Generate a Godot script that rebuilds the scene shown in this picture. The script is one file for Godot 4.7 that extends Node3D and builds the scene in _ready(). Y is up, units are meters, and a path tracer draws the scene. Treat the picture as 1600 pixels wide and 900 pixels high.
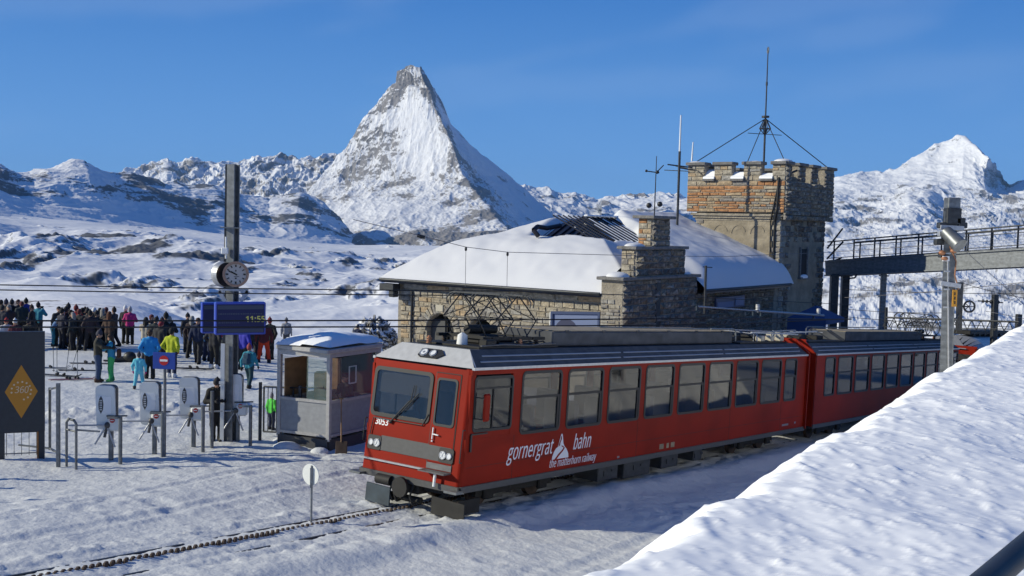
extends Node3D

# ---------------------------------------------------------------- measured camera
const EYE := Vector3(0, 5.9, 0)
const FOCAL := 1705.0
const PITCH := 3.39
const ROLL := 1.4
const SLOPE := 0.0657            # fall of the track, metres per metre
var cam_f: Vector3
var cam_r: Vector3
var cam_u: Vector3
var names := {}
var M := {}
var rng := RandomNumberGenerator.new()


func ray(px: float, py: float) -> Vector3:
	return cam_f + cam_r * ((px - 800.0) / FOCAL) + cam_u * ((450.0 - py) / FOCAL)


func at_depth(px: float, py: float, z: float) -> Vector3:
	var d := ray(px, py)
	return EYE + d * (z / -d.z)


func at_height(px: float, py: float, y: float) -> Vector3:
	var d := ray(px, py)
	return EYE + d * ((y - EYE.y) / d.y)


func on_ground(px: float, py: float) -> Vector3:
	var p := at_height(px, py, 0.0)
	for i in 6:
		p = at_height(px, py, ground_y(p.x, p.z))
	return p


# ---------------------------------------------------------------- mesh helper
class MB:
	var v := PackedVector3Array()
	var n := PackedVector3Array()
	var c := PackedColorArray()
	var uv := PackedVector2Array()
	var idx := PackedInt32Array()
	var col := Color.WHITE

	func tri(a: Vector3, b: Vector3, d: Vector3, out: Vector3) -> void:
		var m := (d - a).cross(b - a)
		if m.length_squared() < 1e-16:
			return
		m = m.normalized()
		if m.dot(out) < 0.0:
			var t := b
			b = d
			d = t
			m = -m
		var k := v.size()
		v.append_array([a, b, d])
		n.append_array([m, m, m])
		c.append_array([col, col, col])
		uv.append_array([Vector2(a.x, a.y), Vector2(b.x, b.y), Vector2(d.x, d.y)])
		idx.append_array([k, k + 1, k + 2])

	func quad(a: Vector3, b: Vector3, d: Vector3, e: Vector3, out: Vector3) -> void:
		tri(a, b, d, out)
		tri(a, d, e, out)

	func stri(a: Vector3, b: Vector3, d: Vector3, na: Vector3, nb: Vector3, nd: Vector3) -> void:
		var m := (d - a).cross(b - a)
		if m.length_squared() < 1e-18:
			return
		var k := v.size()
		if m.dot(na + nb + nd) < 0.0:
			v.append_array([a, d, b])
			n.append_array([na, nd, nb])
		else:
			v.append_array([a, b, d])
			n.append_array([na, nb, nd])
		c.append_array([col, col, col])
		uv.append_array([Vector2(a.x, a.y), Vector2(b.x, b.y), Vector2(d.x, d.y)])
		idx.append_array([k, k + 1, k + 2])

	func box(center: Vector3, size: Vector3, basis := Basis(), bevel := 0.0) -> void:
		var h := size * 0.5
		var b := minf(bevel, minf(h.x, minf(h.y, h.z)) * 0.9)
		if b <= 0.0:
			for ax in 3:
				for s in [-1.0, 1.0]:
					var o := Vector3.ZERO
					o[ax] = h[ax] * s
					var p := Vector3.ZERO
					var q := Vector3.ZERO
					p[(ax + 1) % 3] = h[(ax + 1) % 3]
					q[(ax + 2) % 3] = h[(ax + 2) % 3]
					quad(center + basis * (o - p - q), center + basis * (o + p - q), center + basis * (o + p + q), center + basis * (o - p + q), basis * o)
			return
		var face := func(ax: int, s: float, i: float, j: float) -> Vector3:
			var o := Vector3.ZERO
			o[ax] = h[ax] * s
			o[(ax + 1) % 3] = (h[(ax + 1) % 3] - b) * i
			o[(ax + 2) % 3] = (h[(ax + 2) % 3] - b) * j
			return center + basis * o
		for ax in 3:
			for s in [-1.0, 1.0]:
				var o := Vector3.ZERO
				o[ax] = s
				quad(face.call(ax, s, -1.0, -1.0), face.call(ax, s, 1.0, -1.0), face.call(ax, s, 1.0, 1.0), face.call(ax, s, -1.0, 1.0), basis * o)
		for ax in 3:          # edges along axis ax
			var a1 := (ax + 1) % 3
			var a2 := (ax + 2) % 3
			for s in [-1.0, 1.0]:
				for t in [-1.0, 1.0]:
					var o := Vector3.ZERO
					o[a1] = s
					o[a2] = t
					# face a1: its (a1+1)=a2, (a1+2)=ax ; face a2: its (a2+1)=ax, (a2+2)=a1
					quad(face.call(a1, s, t, -1.0), face.call(a1, s, t, 1.0), face.call(a2, t, 1.0, s), face.call(a2, t, -1.0, s), basis * o)
		for s in [-1.0, 1.0]:
			for t in [-1.0, 1.0]:
				for w in [-1.0, 1.0]:
					tri(face.call(0, s, t, w), face.call(1, t, w, s), face.call(2, w, s, t), basis * Vector3(s, t, w))

	func bar(a: Vector3, b: Vector3, w: float, d: float, up := Vector3.UP, bevel := 0.0) -> void:
		var z := (b - a)
		var l := z.length()
		if l < 1e-5:
			return
		z /= l
		if absf(z.dot(up)) > 0.98:
			up = Vector3(0.0, 0.0, 1.0) if absf(z.z) < 0.9 else Vector3.RIGHT
		var x := up.cross(z).normalized()
		var y := z.cross(x)
		box((a + b) * 0.5, Vector3(w, d, l), Basis(x, y, z), bevel)

	func rod(a: Vector3, b: Vector3, r: float, sides := 8, r2 := -1.0, caps := true) -> void:
		var z := b - a
		if z.length() < 1e-5:
			return
		z = z.normalized()
		if r2 < 0.0:
			r2 = r
		var up := Vector3.UP if absf(z.y) < 0.95 else Vector3.RIGHT
		var x := up.cross(z).normalized()
		var y := z.cross(x)
		for i in sides:
			var t0 := TAU * i / sides
			var t1 := TAU * (i + 1) / sides
			var n0 := x * cos(t0) + y * sin(t0)
			var n1 := x * cos(t1) + y * sin(t1)
			stri(a + n0 * r, b + n0 * r2, b + n1 * r2, n0, n0, n1)
			stri(a + n0 * r, b + n1 * r2, a + n1 * r, n0, n1, n1)
			if caps:
				tri(a, a + n0 * r, a + n1 * r, -z)
				tri(b, b + n0 * r2, b + n1 * r2, z)

	func path(pts: Array, r: float, sides := 6) -> void:
		for i in pts.size() - 1:
			rod(pts[i], pts[i + 1], r, sides, -1.0, i == 0 or i == pts.size() - 2)

	func ball(p: Vector3, r: Vector3, k := 10, half := false) -> void:
		var rows := int(k / 2.0)
		for i in rows:
			var a0 := PI * i / rows - PI / 2.0
			var a1 := PI * (i + 1) / rows - PI / 2.0
			if half and a1 <= 0.001:
				continue
			for j in k:
				var b0 := TAU * j / k
				var b1 := TAU * (j + 1) / k
				var d := [Vector3(cos(a0) * cos(b0), sin(a0), cos(a0) * sin(b0)), Vector3(cos(a1) * cos(b0), sin(a1), cos(a1) * sin(b0)), Vector3(cos(a1) * cos(b1), sin(a1), cos(a1) * sin(b1)), Vector3(cos(a0) * cos(b1), sin(a0), cos(a0) * sin(b1))]
				stri(p + d[0] * r, p + d[1] * r, p + d[2] * r, (d[0] / r).normalized(), (d[1] / r).normalized(), (d[2] / r).normalized())
				stri(p + d[0] * r, p + d[2] * r, p + d[3] * r, (d[0] / r).normalized(), (d[2] / r).normalized(), (d[3] / r).normalized())

	# outline in the plane of x and y of the frame, pushed out along its z from z0 to z1
	func prism(poly: PackedVector2Array, z0: float, z1: float, f: Transform3D) -> void:
		var t := Geometry2D.triangulate_polygon(poly)
		for i in range(0, t.size(), 3):
			var p := [poly[t[i]], poly[t[i + 1]], poly[t[i + 2]]]
			tri(f * Vector3(p[0].x, p[0].y, z0), f * Vector3(p[1].x, p[1].y, z0), f * Vector3(p[2].x, p[2].y, z0), -f.basis.z * signf(z1 - z0))
			tri(f * Vector3(p[0].x, p[0].y, z1), f * Vector3(p[1].x, p[1].y, z1), f * Vector3(p[2].x, p[2].y, z1), f.basis.z * signf(z1 - z0))
		var turn := 1.0 if not Geometry2D.is_polygon_clockwise(poly) else -1.0
		for i in poly.size():
			var a := poly[i]
			var b := poly[(i + 1) % poly.size()]
			var o := Vector3((b - a).y, -(b - a).x, 0.0) * turn
			quad(f * Vector3(a.x, a.y, z0), f * Vector3(b.x, b.y, z0), f * Vector3(b.x, b.y, z1), f * Vector3(a.x, a.y, z1), f.basis * o)

	# a frame: outer outline minus inner outline (same number of points)
	func ring(outer: PackedVector2Array, inner: PackedVector2Array, z0: float, z1: float, f: Transform3D) -> void:
		var k := outer.size()
		for i in k:
			var j := (i + 1) % k
			var a := outer[i]
			var b := outer[j]
			var p := inner[i]
			var q := inner[j]
			quad(f * Vector3(a.x, a.y, z1), f * Vector3(b.x, b.y, z1), f * Vector3(q.x, q.y, z1), f * Vector3(p.x, p.y, z1), f.basis.z)
			quad(f * Vector3(a.x, a.y, z0), f * Vector3(b.x, b.y, z0), f * Vector3(q.x, q.y, z0), f * Vector3(p.x, p.y, z0), -f.basis.z)
			var mid := Vector2.ZERO
			for w in outer:
				mid += w / k
			var o := (a + b) * 0.5 - mid
			quad(f * Vector3(a.x, a.y, z0), f * Vector3(b.x, b.y, z0), f * Vector3(b.x, b.y, z1), f * Vector3(a.x, a.y, z1), f.basis * Vector3(o.x, o.y, 0))
			quad(f * Vector3(p.x, p.y, z0), f * Vector3(q.x, q.y, z0), f * Vector3(q.x, q.y, z1), f * Vector3(p.x, p.y, z1), f.basis * Vector3(-o.x, -o.y, 0))

	func disc(f: Transform3D, r: float, depth: float, k := 28) -> void:
		var poly := PackedVector2Array()
		for i in k:
			poly.append(Vector2(cos(TAU * i / k), sin(TAU * i / k)) * r)
		prism(poly, 0.0, depth, f)

	func sphere_cap_grid(pts: PackedVector3Array, nu: int, nv: int, cols := PackedColorArray()) -> void:
		var base := v.size()
		v.append_array(pts)
		var k := nu * nv
		for j in nv:
			for i in nu:
				var l := pts[j * nu + maxi(i - 1, 0)]
				var r := pts[j * nu + mini(i + 1, nu - 1)]
				var d := pts[maxi(j - 1, 0) * nu + i]
				var u := pts[mini(j + 1, nv - 1) * nu + i]
				var m := (r - l).cross(u - d)
				if m.y < 0.0:
					m = -m
				n.append(m.normalized() if m.length_squared() > 0.0 else Vector3.UP)
				uv.append(Vector2(pts[j * nu + i].x, pts[j * nu + i].z))
		if cols.size() == k:
			c.append_array(cols)
		else:
			for i in k:
				c.append(col)
		for j in nv - 1:
			for i in nu - 1:
				var a := base + j * nu + i
				var q := [a, a + 1, a + nu + 1, a, a + nu + 1, a + nu]
				var m := (v[a + nu + 1] - v[a]).cross(v[a + 1] - v[a])
				if m.dot(n[a]) < 0.0:
					q = [a, a + nu + 1, a + 1, a, a + nu, a + nu + 1]
				idx.append_array(q)

	func mesh() -> ArrayMesh:
		var a := []
		a.resize(Mesh.ARRAY_MAX)
		a[Mesh.ARRAY_VERTEX] = v
		a[Mesh.ARRAY_NORMAL] = n
		a[Mesh.ARRAY_COLOR] = c
		a[Mesh.ARRAY_TEX_UV] = uv
		a[Mesh.ARRAY_INDEX] = idx
		var m := ArrayMesh.new()
		m.add_surface_from_arrays(Mesh.PRIMITIVE_TRIANGLES, a)
		return m


# ---------------------------------------------------------------- naming
func numbered(called: String) -> String:
	var k: int = names.get(called, 0)
	names[called] = k + 1
	return called if k == 0 else "%s_%03d" % [called, k]


func thing(called: String, label: String, category: String, at := Vector3.ZERO, turn := 0.0, group := "") -> Node3D:
	var o := Node3D.new()
	o.name = numbered(called)
	add_child(o)
	o.position = at
	o.rotation.y = turn
	tag(o, label, category, group)
	return o


func tag(o: Node3D, label: String, category: String, group := "") -> void:
	if label:
		o.set_meta("label", label)
	if category:
		o.set_meta("category", category)
	if group:
		o.set_meta("group", group)


func obj(called: String, mb: MB, m: Material, parent: Node3D = null) -> MeshInstance3D:
	return put(called, mb.mesh(), m, parent)


func put(called: String, mesh: Mesh, m: Material, parent: Node3D = null) -> MeshInstance3D:
	var o := MeshInstance3D.new()
	o.mesh = mesh
	o.material_override = m
	if parent == null:
		o.name = numbered(called)
		add_child(o)
	else:
		var key := "%d/%s" % [parent.get_instance_id(), called]
		var k: int = names.get(key, 0)
		names[key] = k + 1
		o.name = called if k == 0 else "%s_%03d" % [called, k]
		parent.add_child(o, true)
	return o


func struct(called: String, mb: MB, m: Material, label := "") -> MeshInstance3D:
	var o := obj(called, mb, m)
	o.set_meta("kind", "structure")
	if label:
		o.set_meta("label", label)
	return o


func single(called: String, mb: MB, m: Material, label: String, category: String, group := "") -> MeshInstance3D:
	var o := obj(called, mb, m)
	tag(o, label, category, group)
	return o


# ---------------------------------------------------------------- materials
func lin(r: float, g: float, b: float) -> Color:
	return Color(r, g, b).linear_to_srgb()


func mat(called: String, c: Color, rough := 0.7, metal := 0.0, vertex := false) -> StandardMaterial3D:
	var m := StandardMaterial3D.new()
	m.resource_name = called
	m.albedo_color = c
	m.roughness = rough
	m.metallic = metal
	m.vertex_color_use_as_albedo = vertex
	M[called] = m
	return m


func noise_tex(sd: int, freq: float, lo: float, hi: float, size := 256, octaves := 4, kind := FastNoiseLite.TYPE_SIMPLEX_SMOOTH) -> NoiseTexture2D:
	var f := FastNoiseLite.new()
	f.seed = sd
	f.noise_type = kind
	f.frequency = freq
	f.fractal_octaves = octaves
	var t := NoiseTexture2D.new()
	t.width = size
	t.height = size
	t.seamless = true
	t.noise = f
	var g := Gradient.new()
	g.set_color(0, Color(lo, lo, lo))
	g.set_color(1, Color(hi, hi, hi))
	t.color_ramp = g
	return t


func grain(m: StandardMaterial3D, t: Texture2D, scale: float, relief := 0.0, bump: Texture2D = null) -> StandardMaterial3D:
	m.albedo_texture = t
	m.uv1_triplanar = true
	m.uv1_world_triplanar = true
	m.uv1_scale = Vector3.ONE * scale
	if relief > 0.0:
		m.heightmap_enabled = true
		m.heightmap_texture = bump if bump else t
		m.heightmap_scale = relief
	return m


func fnl(sd: int, freq: float, octaves := 5, ridged := false) -> FastNoiseLite:
	var f := FastNoiseLite.new()
	f.seed = sd
	f.frequency = freq
	f.noise_type = FastNoiseLite.TYPE_SIMPLEX_SMOOTH
	f.fractal_octaves = octaves
	f.fractal_type = FastNoiseLite.FRACTAL_RIDGED if ridged else FastNoiseLite.FRACTAL_FBM
	return f


func make_materials() -> void:
	var fine := noise_tex(3, 0.03, 0.86, 1.0)
	var mottled := noise_tex(4, 0.012, 0.7, 1.0, 256, 5)
	var rough := noise_tex(5, 0.05, 0.0, 1.0, 256, 5)
	var crumbs := noise_tex(6, 0.022, 0.0, 1.0, 512, 6)
	var m := mat("snow", lin(0.60, 0.612, 0.615), 0.75, 0.0)
	m.heightmap_enabled = true
	m.heightmap_texture = crumbs
	m.heightmap_scale = 1.3
	m.uv1_triplanar = true
	m.uv1_world_triplanar = true
	m.uv1_scale = Vector3.ONE * 0.55
	mat("roof_snow", lin(0.68, 0.685, 0.70), 0.75)
	m = mat("soft_snow", lin(0.90, 0.91, 0.92), 0.75)
	m.heightmap_enabled = true
	m.heightmap_texture = noise_tex(9, 0.012, 0.0, 1.0, 256, 4)
	m.heightmap_scale = 1.6
	m.uv1_triplanar = true
	m.uv1_world_triplanar = true
	m.uv1_scale = Vector3.ONE * 0.4
	mat("mountain", Color.WHITE, 0.9, 0.0, true)
	grain(mat("red_paint", lin(0.30, 0.019, 0.007), 0.5), noise_tex(12, 0.006, 0.78, 1.0, 256, 5), 0.35)
	M.red_paint.metallic_specular = 0.22
	grain(mat("grey_paint", lin(0.56, 0.56, 0.55), 0.45), fine, 0.7)
	grain(mat("roof_blue", lin(0.125, 0.13, 0.14), 0.7, 0.0), mottled, 0.6)
	M.roof_blue.metallic_specular = 0.2
	mat("roof_rib", lin(0.34, 0.36, 0.40), 0.5, 0.1)
	grain(mat("silver_trim", lin(0.5, 0.51, 0.53), 0.4, 0.5), fine, 1.0)
	grain(mat("band_grey", lin(0.075, 0.075, 0.075), 0.5), fine, 1.0)
	grain(mat("under_black", lin(0.022, 0.021, 0.02), 0.7, 0.2), mottled, 1.2)
	grain(mat("plough_blue", lin(0.045, 0.07, 0.09), 0.5), mottled, 1.0)
	mat("rubber", lin(0.012, 0.012, 0.013), 0.55)
	grain(mat("equipment_grey", lin(0.16, 0.16, 0.165), 0.5, 0.3), mottled, 1.5)
	grain(mat("ochre_roof", lin(0.42, 0.34, 0.22), 0.7), mottled, 1.0)
	mat("copper", lin(0.36, 0.16, 0.08), 0.5, 0.2)
	mat("white_paint", lin(0.78, 0.78, 0.76), 0.5)
	mat("lettering", lin(0.68, 0.69, 0.74), 0.5)
	mat("faint_lettering", lin(0.2, 0.21, 0.24), 0.5)
	mat("lamp_glass", lin(0.75, 0.76, 0.76), 0.15)
	for k in 3:
		m = mat(["coach_glass", "clear_coach_glass", "dim_coach_glass"][k], Color(0.13, 0.15, 0.165, [0.50, 0.30, 0.62][k]), 0.05)
		m.transparency = BaseMaterial3D.TRANSPARENCY_ALPHA
		m.metallic_specular = 0.4
	m = mat("cab_glass", Color(0.1, 0.11, 0.12, 0.5), 0.04)
	m.transparency = BaseMaterial3D.TRANSPARENCY_ALPHA
	m.metallic_specular = 0.7
	m = mat("clear_glass", Color(0.6, 0.7, 0.68, 0.25), 0.05)
	m.transparency = BaseMaterial3D.TRANSPARENCY_ALPHA
	mat("interior_grey", lin(0.10, 0.10, 0.105), 0.8)
	mat("blind_grey", lin(0.6, 0.6, 0.6), 0.8)
	mat("seat_cloth", lin(0.05, 0.06, 0.09), 0.9)
	grain(mat("galvanised", lin(0.24, 0.255, 0.265), 0.45, 0.55), mottled, 1.5)
	grain(mat("dark_steel", lin(0.065, 0.07, 0.075), 0.5, 0.4), mottled, 1.4)
	grain(mat("steel", lin(0.27, 0.29, 0.31), 0.5, 0.3), mottled, 1.6)
	grain(mat("rail_steel", lin(0.12, 0.1, 0.085), 0.4, 0.7), mottled, 2.0)
	grain(mat("rust_steel", lin(0.085, 0.055, 0.04), 0.7, 0.3), mottled, 2.0)
	mat("wire", lin(0.02, 0.02, 0.022), 0.6, 0.3)
	mat("pale_wire", lin(0.18, 0.17, 0.17), 0.6, 0.3)
	grain(mat("mortar", lin(0.42, 0.37, 0.29), 0.95), mottled, 0.9, 3.0, rough)
	grain(mat("render_plaster", lin(0.40, 0.34, 0.245), 0.92), mottled, 0.45, 2.0, rough)
	grain(mat("slab_stone", lin(0.26, 0.25, 0.235), 0.9), mottled, 1.2, 2.0, rough)
	var tones := [lin(0.60, 0.51, 0.37), lin(0.57, 0.51, 0.40), lin(0.68, 0.34, 0.15), lin(0.52, 0.49, 0.43), lin(0.63, 0.47, 0.29), lin(0.40, 0.365, 0.32)]
	for i in tones.size():
		grain(mat("stone_%d" % i, tones[i], 0.9), noise_tex(20 + i, 0.02, 0.55, 1.0, 256, 5), 0.9, 2.5, rough)
	grain(mat("metal_roof", lin(0.028, 0.03, 0.045), 0.35, 0.4), mottled, 0.8)
	grain(mat("kiosk_panel", lin(0.34, 0.35, 0.36), 0.5, 0.0), fine, 0.8)
	grain(mat("kiosk_frame", lin(0.52, 0.51, 0.49), 0.4, 0.2), fine, 1.0)
	grain(mat("wood", lin(0.34, 0.2, 0.09), 0.6), mottled, 1.0)
	grain(mat("orange_wood", lin(0.52, 0.2, 0.03), 0.6), mottled, 1.2)
	grain(mat("sign_grey", lin(0.032, 0.036, 0.042), 0.5), fine, 1.0)
	mat("sign_orange", lin(0.55, 0.22, 0.008), 0.5)
	mat("sign_print", lin(0.75, 0.6, 0.38), 0.5)
	grain(mat("blue_box", lin(0.03, 0.075, 0.5), 0.4), fine, 1.0)
	mat("board_face", lin(0.014, 0.018, 0.085), 0.65)
	mat("board_strip", lin(0.055, 0.07, 0.11), 0.6)
	mat("board_digit", lin(0.42, 0.42, 0.1), 0.5)
	M.board_digit.emission_enabled = true
	M.board_digit.emission = lin(0.5, 0.5, 0.12)
	M.board_digit.emission_energy_multiplier = 0.12
	mat("sign_blue", lin(0.012, 0.05, 0.3), 0.45)
	mat("sign_red", lin(0.45, 0.015, 0.012), 0.45)
	mat("gate_grey", lin(0.74, 0.75, 0.71), 0.4)
	mat("gate_dark", lin(0.055, 0.055, 0.055), 0.5)
	mat("gate_plate", lin(0.8, 0.8, 0.78), 0.4)
	mat("clock_face", lin(0.5, 0.45, 0.4), 0.35)
	grain(mat("clock_rim", lin(0.34, 0.22, 0.17), 0.3, 0.6), fine, 2.0)
	mat("black_trim", lin(0.015, 0.015, 0.015), 0.5)
	mat("panel_blue", lin(0.035, 0.055, 0.13), 0.4)
	mat("panel_pale", lin(0.13, 0.17, 0.3), 0.5)
	mat("panel_dark", lin(0.02, 0.025, 0.07), 0.5)
	mat("umbrella_blue", lin(0.05, 0.09, 0.2), 0.8)
	mat("yellow_plate", lin(0.55, 0.26, 0.02), 0.6)
	mat("person", Color.WHITE, 0.85, 0.0, true)
	mat("bark_dark", lin(0.05, 0.045, 0.04), 0.9)
	grain(mat("rock", lin(0.13, 0.115, 0.1), 0.92), mottled, 0.8, 3.0, rough)
	mat("beige_cladding", lin(0.46, 0.42, 0.33), 0.7)
	mat("curtain_dark", lin(0.03, 0.028, 0.026), 0.9)


# ---------------------------------------------------------------- camera, sky, sun
func make_view() -> void:
	var p := deg_to_rad(PITCH)
	var r := deg_to_rad(ROLL)
	cam_f = Vector3(0, -sin(p), -cos(p))
	var u0 := Vector3(0, cos(p), -sin(p))
	cam_r = Vector3.RIGHT * cos(r) + u0 * sin(r)
	cam_u = u0 * cos(r) - Vector3.RIGHT * sin(r)
	var cam := Camera3D.new()
	cam.name = "camera"
	cam.fov = rad_to_deg(2.0 * atan(450.0 / FOCAL))
	cam.near = 0.1
	cam.far = 60000.0
	cam.transform = Transform3D(Basis(cam_r, cam_u, -cam_f), EYE)
	add_child(cam)
	cam.current = true
	# sky: clear winter blue, paler to the horizon, a few thin streaks of ice cloud
	var w := 1024
	var h := 512
	var img := Image.create(w, h, false, Image.FORMAT_RGBF)
	var wisp := fnl(71, 1.0, 4)
	for y in h:
		var el := (0.5 - (y + 0.5) / h) * PI
		var s := clampf(sin(el), 0.0, 1.0)
		var base := Vector3(0.205, 0.48, 0.92).lerp(Vector3(0.014, 0.142, 0.51), pow(clampf(s / 0.276, 0.0, 1.0), 0.75))
		if s > 0.276:
			base = Vector3(0.014, 0.142, 0.51).lerp(Vector3(0.012, 0.05, 0.21), clampf((s - 0.276) / 0.724, 0.0, 1.0))
		if el < 0.0:
			base = Vector3(0.42, 0.46, 0.56)
		for x in w:
			var c := base
			if el > 0.0:
				var az := (x + 0.5) / w * TAU
				var n := wisp.get_noise_3d(cos(az) * 2.2, el * 13.0 - sin(az) * 2.0, sin(az) * 2.2)
				var a := clampf((n - 0.06) * 0.35, 0.0, 0.09) * clampf(el * 5.0, 0.0, 1.0)
				c = c.lerp(Vector3(0.6, 0.72, 0.9), a)
			img.set_pixel(x, y, Color(c.x, c.y, c.z))
	var sky := Sky.new()
	var sm := PanoramaSkyMaterial.new()
	sm.panorama = ImageTexture.create_from_image(img)
	sky.sky_material = sm
	var env := Environment.new()
	env.background_mode = Environment.BG_SKY
	env.sky = sky
	env.tonemap_mode = Environment.TONE_MAPPER_LINEAR
	env.tonemap_exposure = 1.0
	env.fog_enabled = true          # thin mountain air
	env.fog_density = 0.000019
	env.fog_light_color = Color(0.6, 0.8, 1.0)
	env.sdfgi_enabled = true
	env.ssao_enabled = true
	env.ssil_enabled = true
	var we := WorldEnvironment.new()
	we.name = "environment"
	we.environment = env
	add_child(we)
	var sun := DirectionalLight3D.new()
	sun.name = "sun"
	sun.light_energy = 1.5
	sun.light_color = Color(1.0, 0.975, 0.885)
	sun.light_angular_distance = 0.5
	sun.shadow_enabled = true
	var to_sun := Vector3(-1.0, 0.47, 0.09)
	sun.basis = Basis.looking_at(-to_sun, Vector3.UP)
	add_child(sun)


func _ready() -> void:
	rng.seed = 5
	make_view()
	make_materials()
	make_axes()
	make_mountains()
	make_ground()
	make_train()
	make_station()
	make_roof_masts()
	make_bridge()
	make_parasol()
	make_track()
	make_left_mast()
	make_gates()
	make_signs()
	make_kiosk()
	make_right_mast()
	make_wires()
	make_boulder()
	make_people()


# ---------------------------------------------------------------- axes of the track (train and station stand along it)
var ta: Vector3          # along the track, level part
var tc: Vector3          # across the track, away from the camera
var track_o: Vector3     # near front corner of the train at rail height


func make_axes() -> void:
	ta = Vector3(0.599, 0, -0.798).normalized()
	tc = Vector3(-0.798, 0, -0.599).normalized()
	track_o = at_height(757, 797, 0.0)


func along(x: float, z: float) -> float:
	return (x - track_o.x) * ta.x + (z - track_o.z) * ta.z


func across(x: float, z: float) -> float:
	return (x - track_o.x) * tc.x + (z - track_o.z) * tc.z


func ground_y(x: float, z: float) -> float:
	var s := along(x, z)
	var w := 1.0 - smoothstep(4.0, 9.0, across(x, z)) * (1.0 - smoothstep(8.0, 24.0, s))
	return -SLOPE * clampf(s, -10.0, 70.0) * w - 0.22 * (1.0 - smoothstep(1.6, 6.0, across(x, z)))


# ---------------------------------------------------------------- mountains
# A mountain is given by a coarse net of measured points (bearing and height from the photograph, its distance in km, how rocky it is), then carved with ridged noise.
func mountain(called: String, label: String, rows: Array, nu: int, nv: int, sd: int, amp: float, size: float, tall := 0.35, rock_tone := Color(0.15, 0.13, 0.115), rock_bias := 0.0, rough := 0.45, band := Vector3(0.5, 2.2, 0.5), soft := false, crag := 0.0, thin := 0.12) -> void:
	var nr := rows.size()
	var nc: int = rows[0].size()
	var P := []
	for r in rows:
		var line := []
		for q in r:
			line.append(at_depth(q.x, q.y, q.z * 1000.0))
		P.append(line)
	var carve := fnl(sd, 1.0 / size, 6, true)
	carve.fractal_gain = rough
	var bulk := fnl(sd + 1, 0.4 / size, 4)
	var speck := fnl(sd + 2, 4.0 / size, 3)
	var strata := fnl(sd + 3, 0.8 / size, 5)
	strata.fractal_gain = 0.6
	var rib := fnl(sd + 4, 7.0 / size, 4, true)
	var pts := PackedVector3Array()
	var rock := PackedFloat32Array()
	pts.resize(nu * nv)
	rock.resize(nu * nv)
	for j in nv:
		var fr := float(j) / (nv - 1) * (nr - 1)
		var r0 := mini(int(fr), nr - 2)
		var tr := fr - r0
		for i in nu:
			var fc := float(i) / (nu - 1) * (nc - 1)
			var c0 := mini(int(fc), nc - 2)
			var tcn := fc - c0
			var p: Vector3 = (P[r0][c0] as Vector3).lerp(P[r0][c0 + 1], tcn).lerp((P[r0 + 1][c0] as Vector3).lerp(P[r0 + 1][c0 + 1], tcn), tr)
			if soft:
				var q := []
				for d in 4:
					var rr := clampi(r0 - 1 + d, 0, nr - 1)
					var e0: Vector3 = P[rr][maxi(c0 - 1, 0)]
					var e1: Vector3 = P[rr][c0]
					var e2: Vector3 = P[rr][mini(c0 + 1, nc - 1)]
					var e3: Vector3 = P[rr][mini(c0 + 2, nc - 1)]
					q.append(e1.cubic_interpolate(e2, e0, e3, tcn))
				p = (q[1] as Vector3).cubic_interpolate(q[2], q[0], q[3], tr)
			pts[j * nu + i] = p
			rock[j * nu + i] = lerpf(lerpf(rows[r0][c0].w, rows[r0][c0 + 1].w, tcn), lerpf(rows[r0 + 1][c0].w, rows[r0 + 1][c0 + 1].w, tcn), tr)
	# base normals
	var base_n := PackedVector3Array()
	base_n.resize(nu * nv)
	for j in nv:
		for i in nu:
			var a := pts[j * nu + mini(i + 3, nu - 1)] - pts[j * nu + maxi(i - 3, 0)]
			var b := pts[mini(j + 3, nv - 1) * nu + i] - pts[maxi(j - 3, 0) * nu + i]
			var m := a.cross(b)
			if m.y < 0.0:
				m = -m
			base_n[j * nu + i] = m.normalized() if m.length_squared() > 1e-9 else Vector3.UP
	var out := PackedVector3Array()
	out.resize(nu * nv)
	for k in nu * nv:
		var p := pts[k]
		var q := Vector3(p.x, p.y * tall, p.z * 0.6)
		var g := carve.get_noise_3dv(q) * 0.55 + bulk.get_noise_3dv(q) * 0.6 + speck.get_noise_3dv(p) * 0.05
		var am := amp * (0.12 + 1.3 * clampf(rock[k], 0.0, 0.9))
		out[k] = p + base_n[k] * (g * am)
		if crag > 0.0:
			var st := strata.get_noise_3d(p.x * band.x, p.y * band.y, p.z * band.z)
			var m0 := smoothstep(0.36, 0.62, rock[k] + rock_bias + 0.75 * st)
			out[k].y += m0 * crag * (0.75 + 0.9 * carve.get_noise_3dv(q * 3.0) + 0.5 * speck.get_noise_3dv(p))
	var mb := MB.new()
	mb.sphere_cap_grid(out, nu, nv)
	var cols := PackedColorArray()
	cols.resize(nu * nv)
	for k in nu * nv:
		var nn := mb.n[k]
		var p := out[k]
		var st := strata.get_noise_3d(p.x * band.x, p.y * band.y, p.z * band.z)
		var sp := speck.get_noise_3dv(p * 1.7)
		var steeper := clampf(base_n[k].y - nn.y, -0.25, 0.35)
		var r := rock[k] + rock_bias + 0.75 * st + 0.16 * sp + 0.75 * steeper
		var a := smoothstep(0.47, 0.58, r)
		var tone := rock_tone * (0.85 + 0.5 * st + 0.4 * sp)
		var snow := Color(0.74, 0.75, 0.78)
		var ribs := clampf(0.5 - 1.1 * rib.get_noise_3d(p.x, p.y * 0.22, p.z) + 0.5 * sp, 0.0, 1.0)
		cols[k] = snow.lerp(tone, maxf(a * 0.93, thin * ribs * clampf(rock[k] * 1.7 - 0.08, 0.12, 1.0)))
	mb.c = cols
	struct(called, mb, M.mountain, label)


func V(x: float, y: float, z: float, w := 0.2) -> Vector4:
	return Vector4(x, y, z, w)


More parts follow.
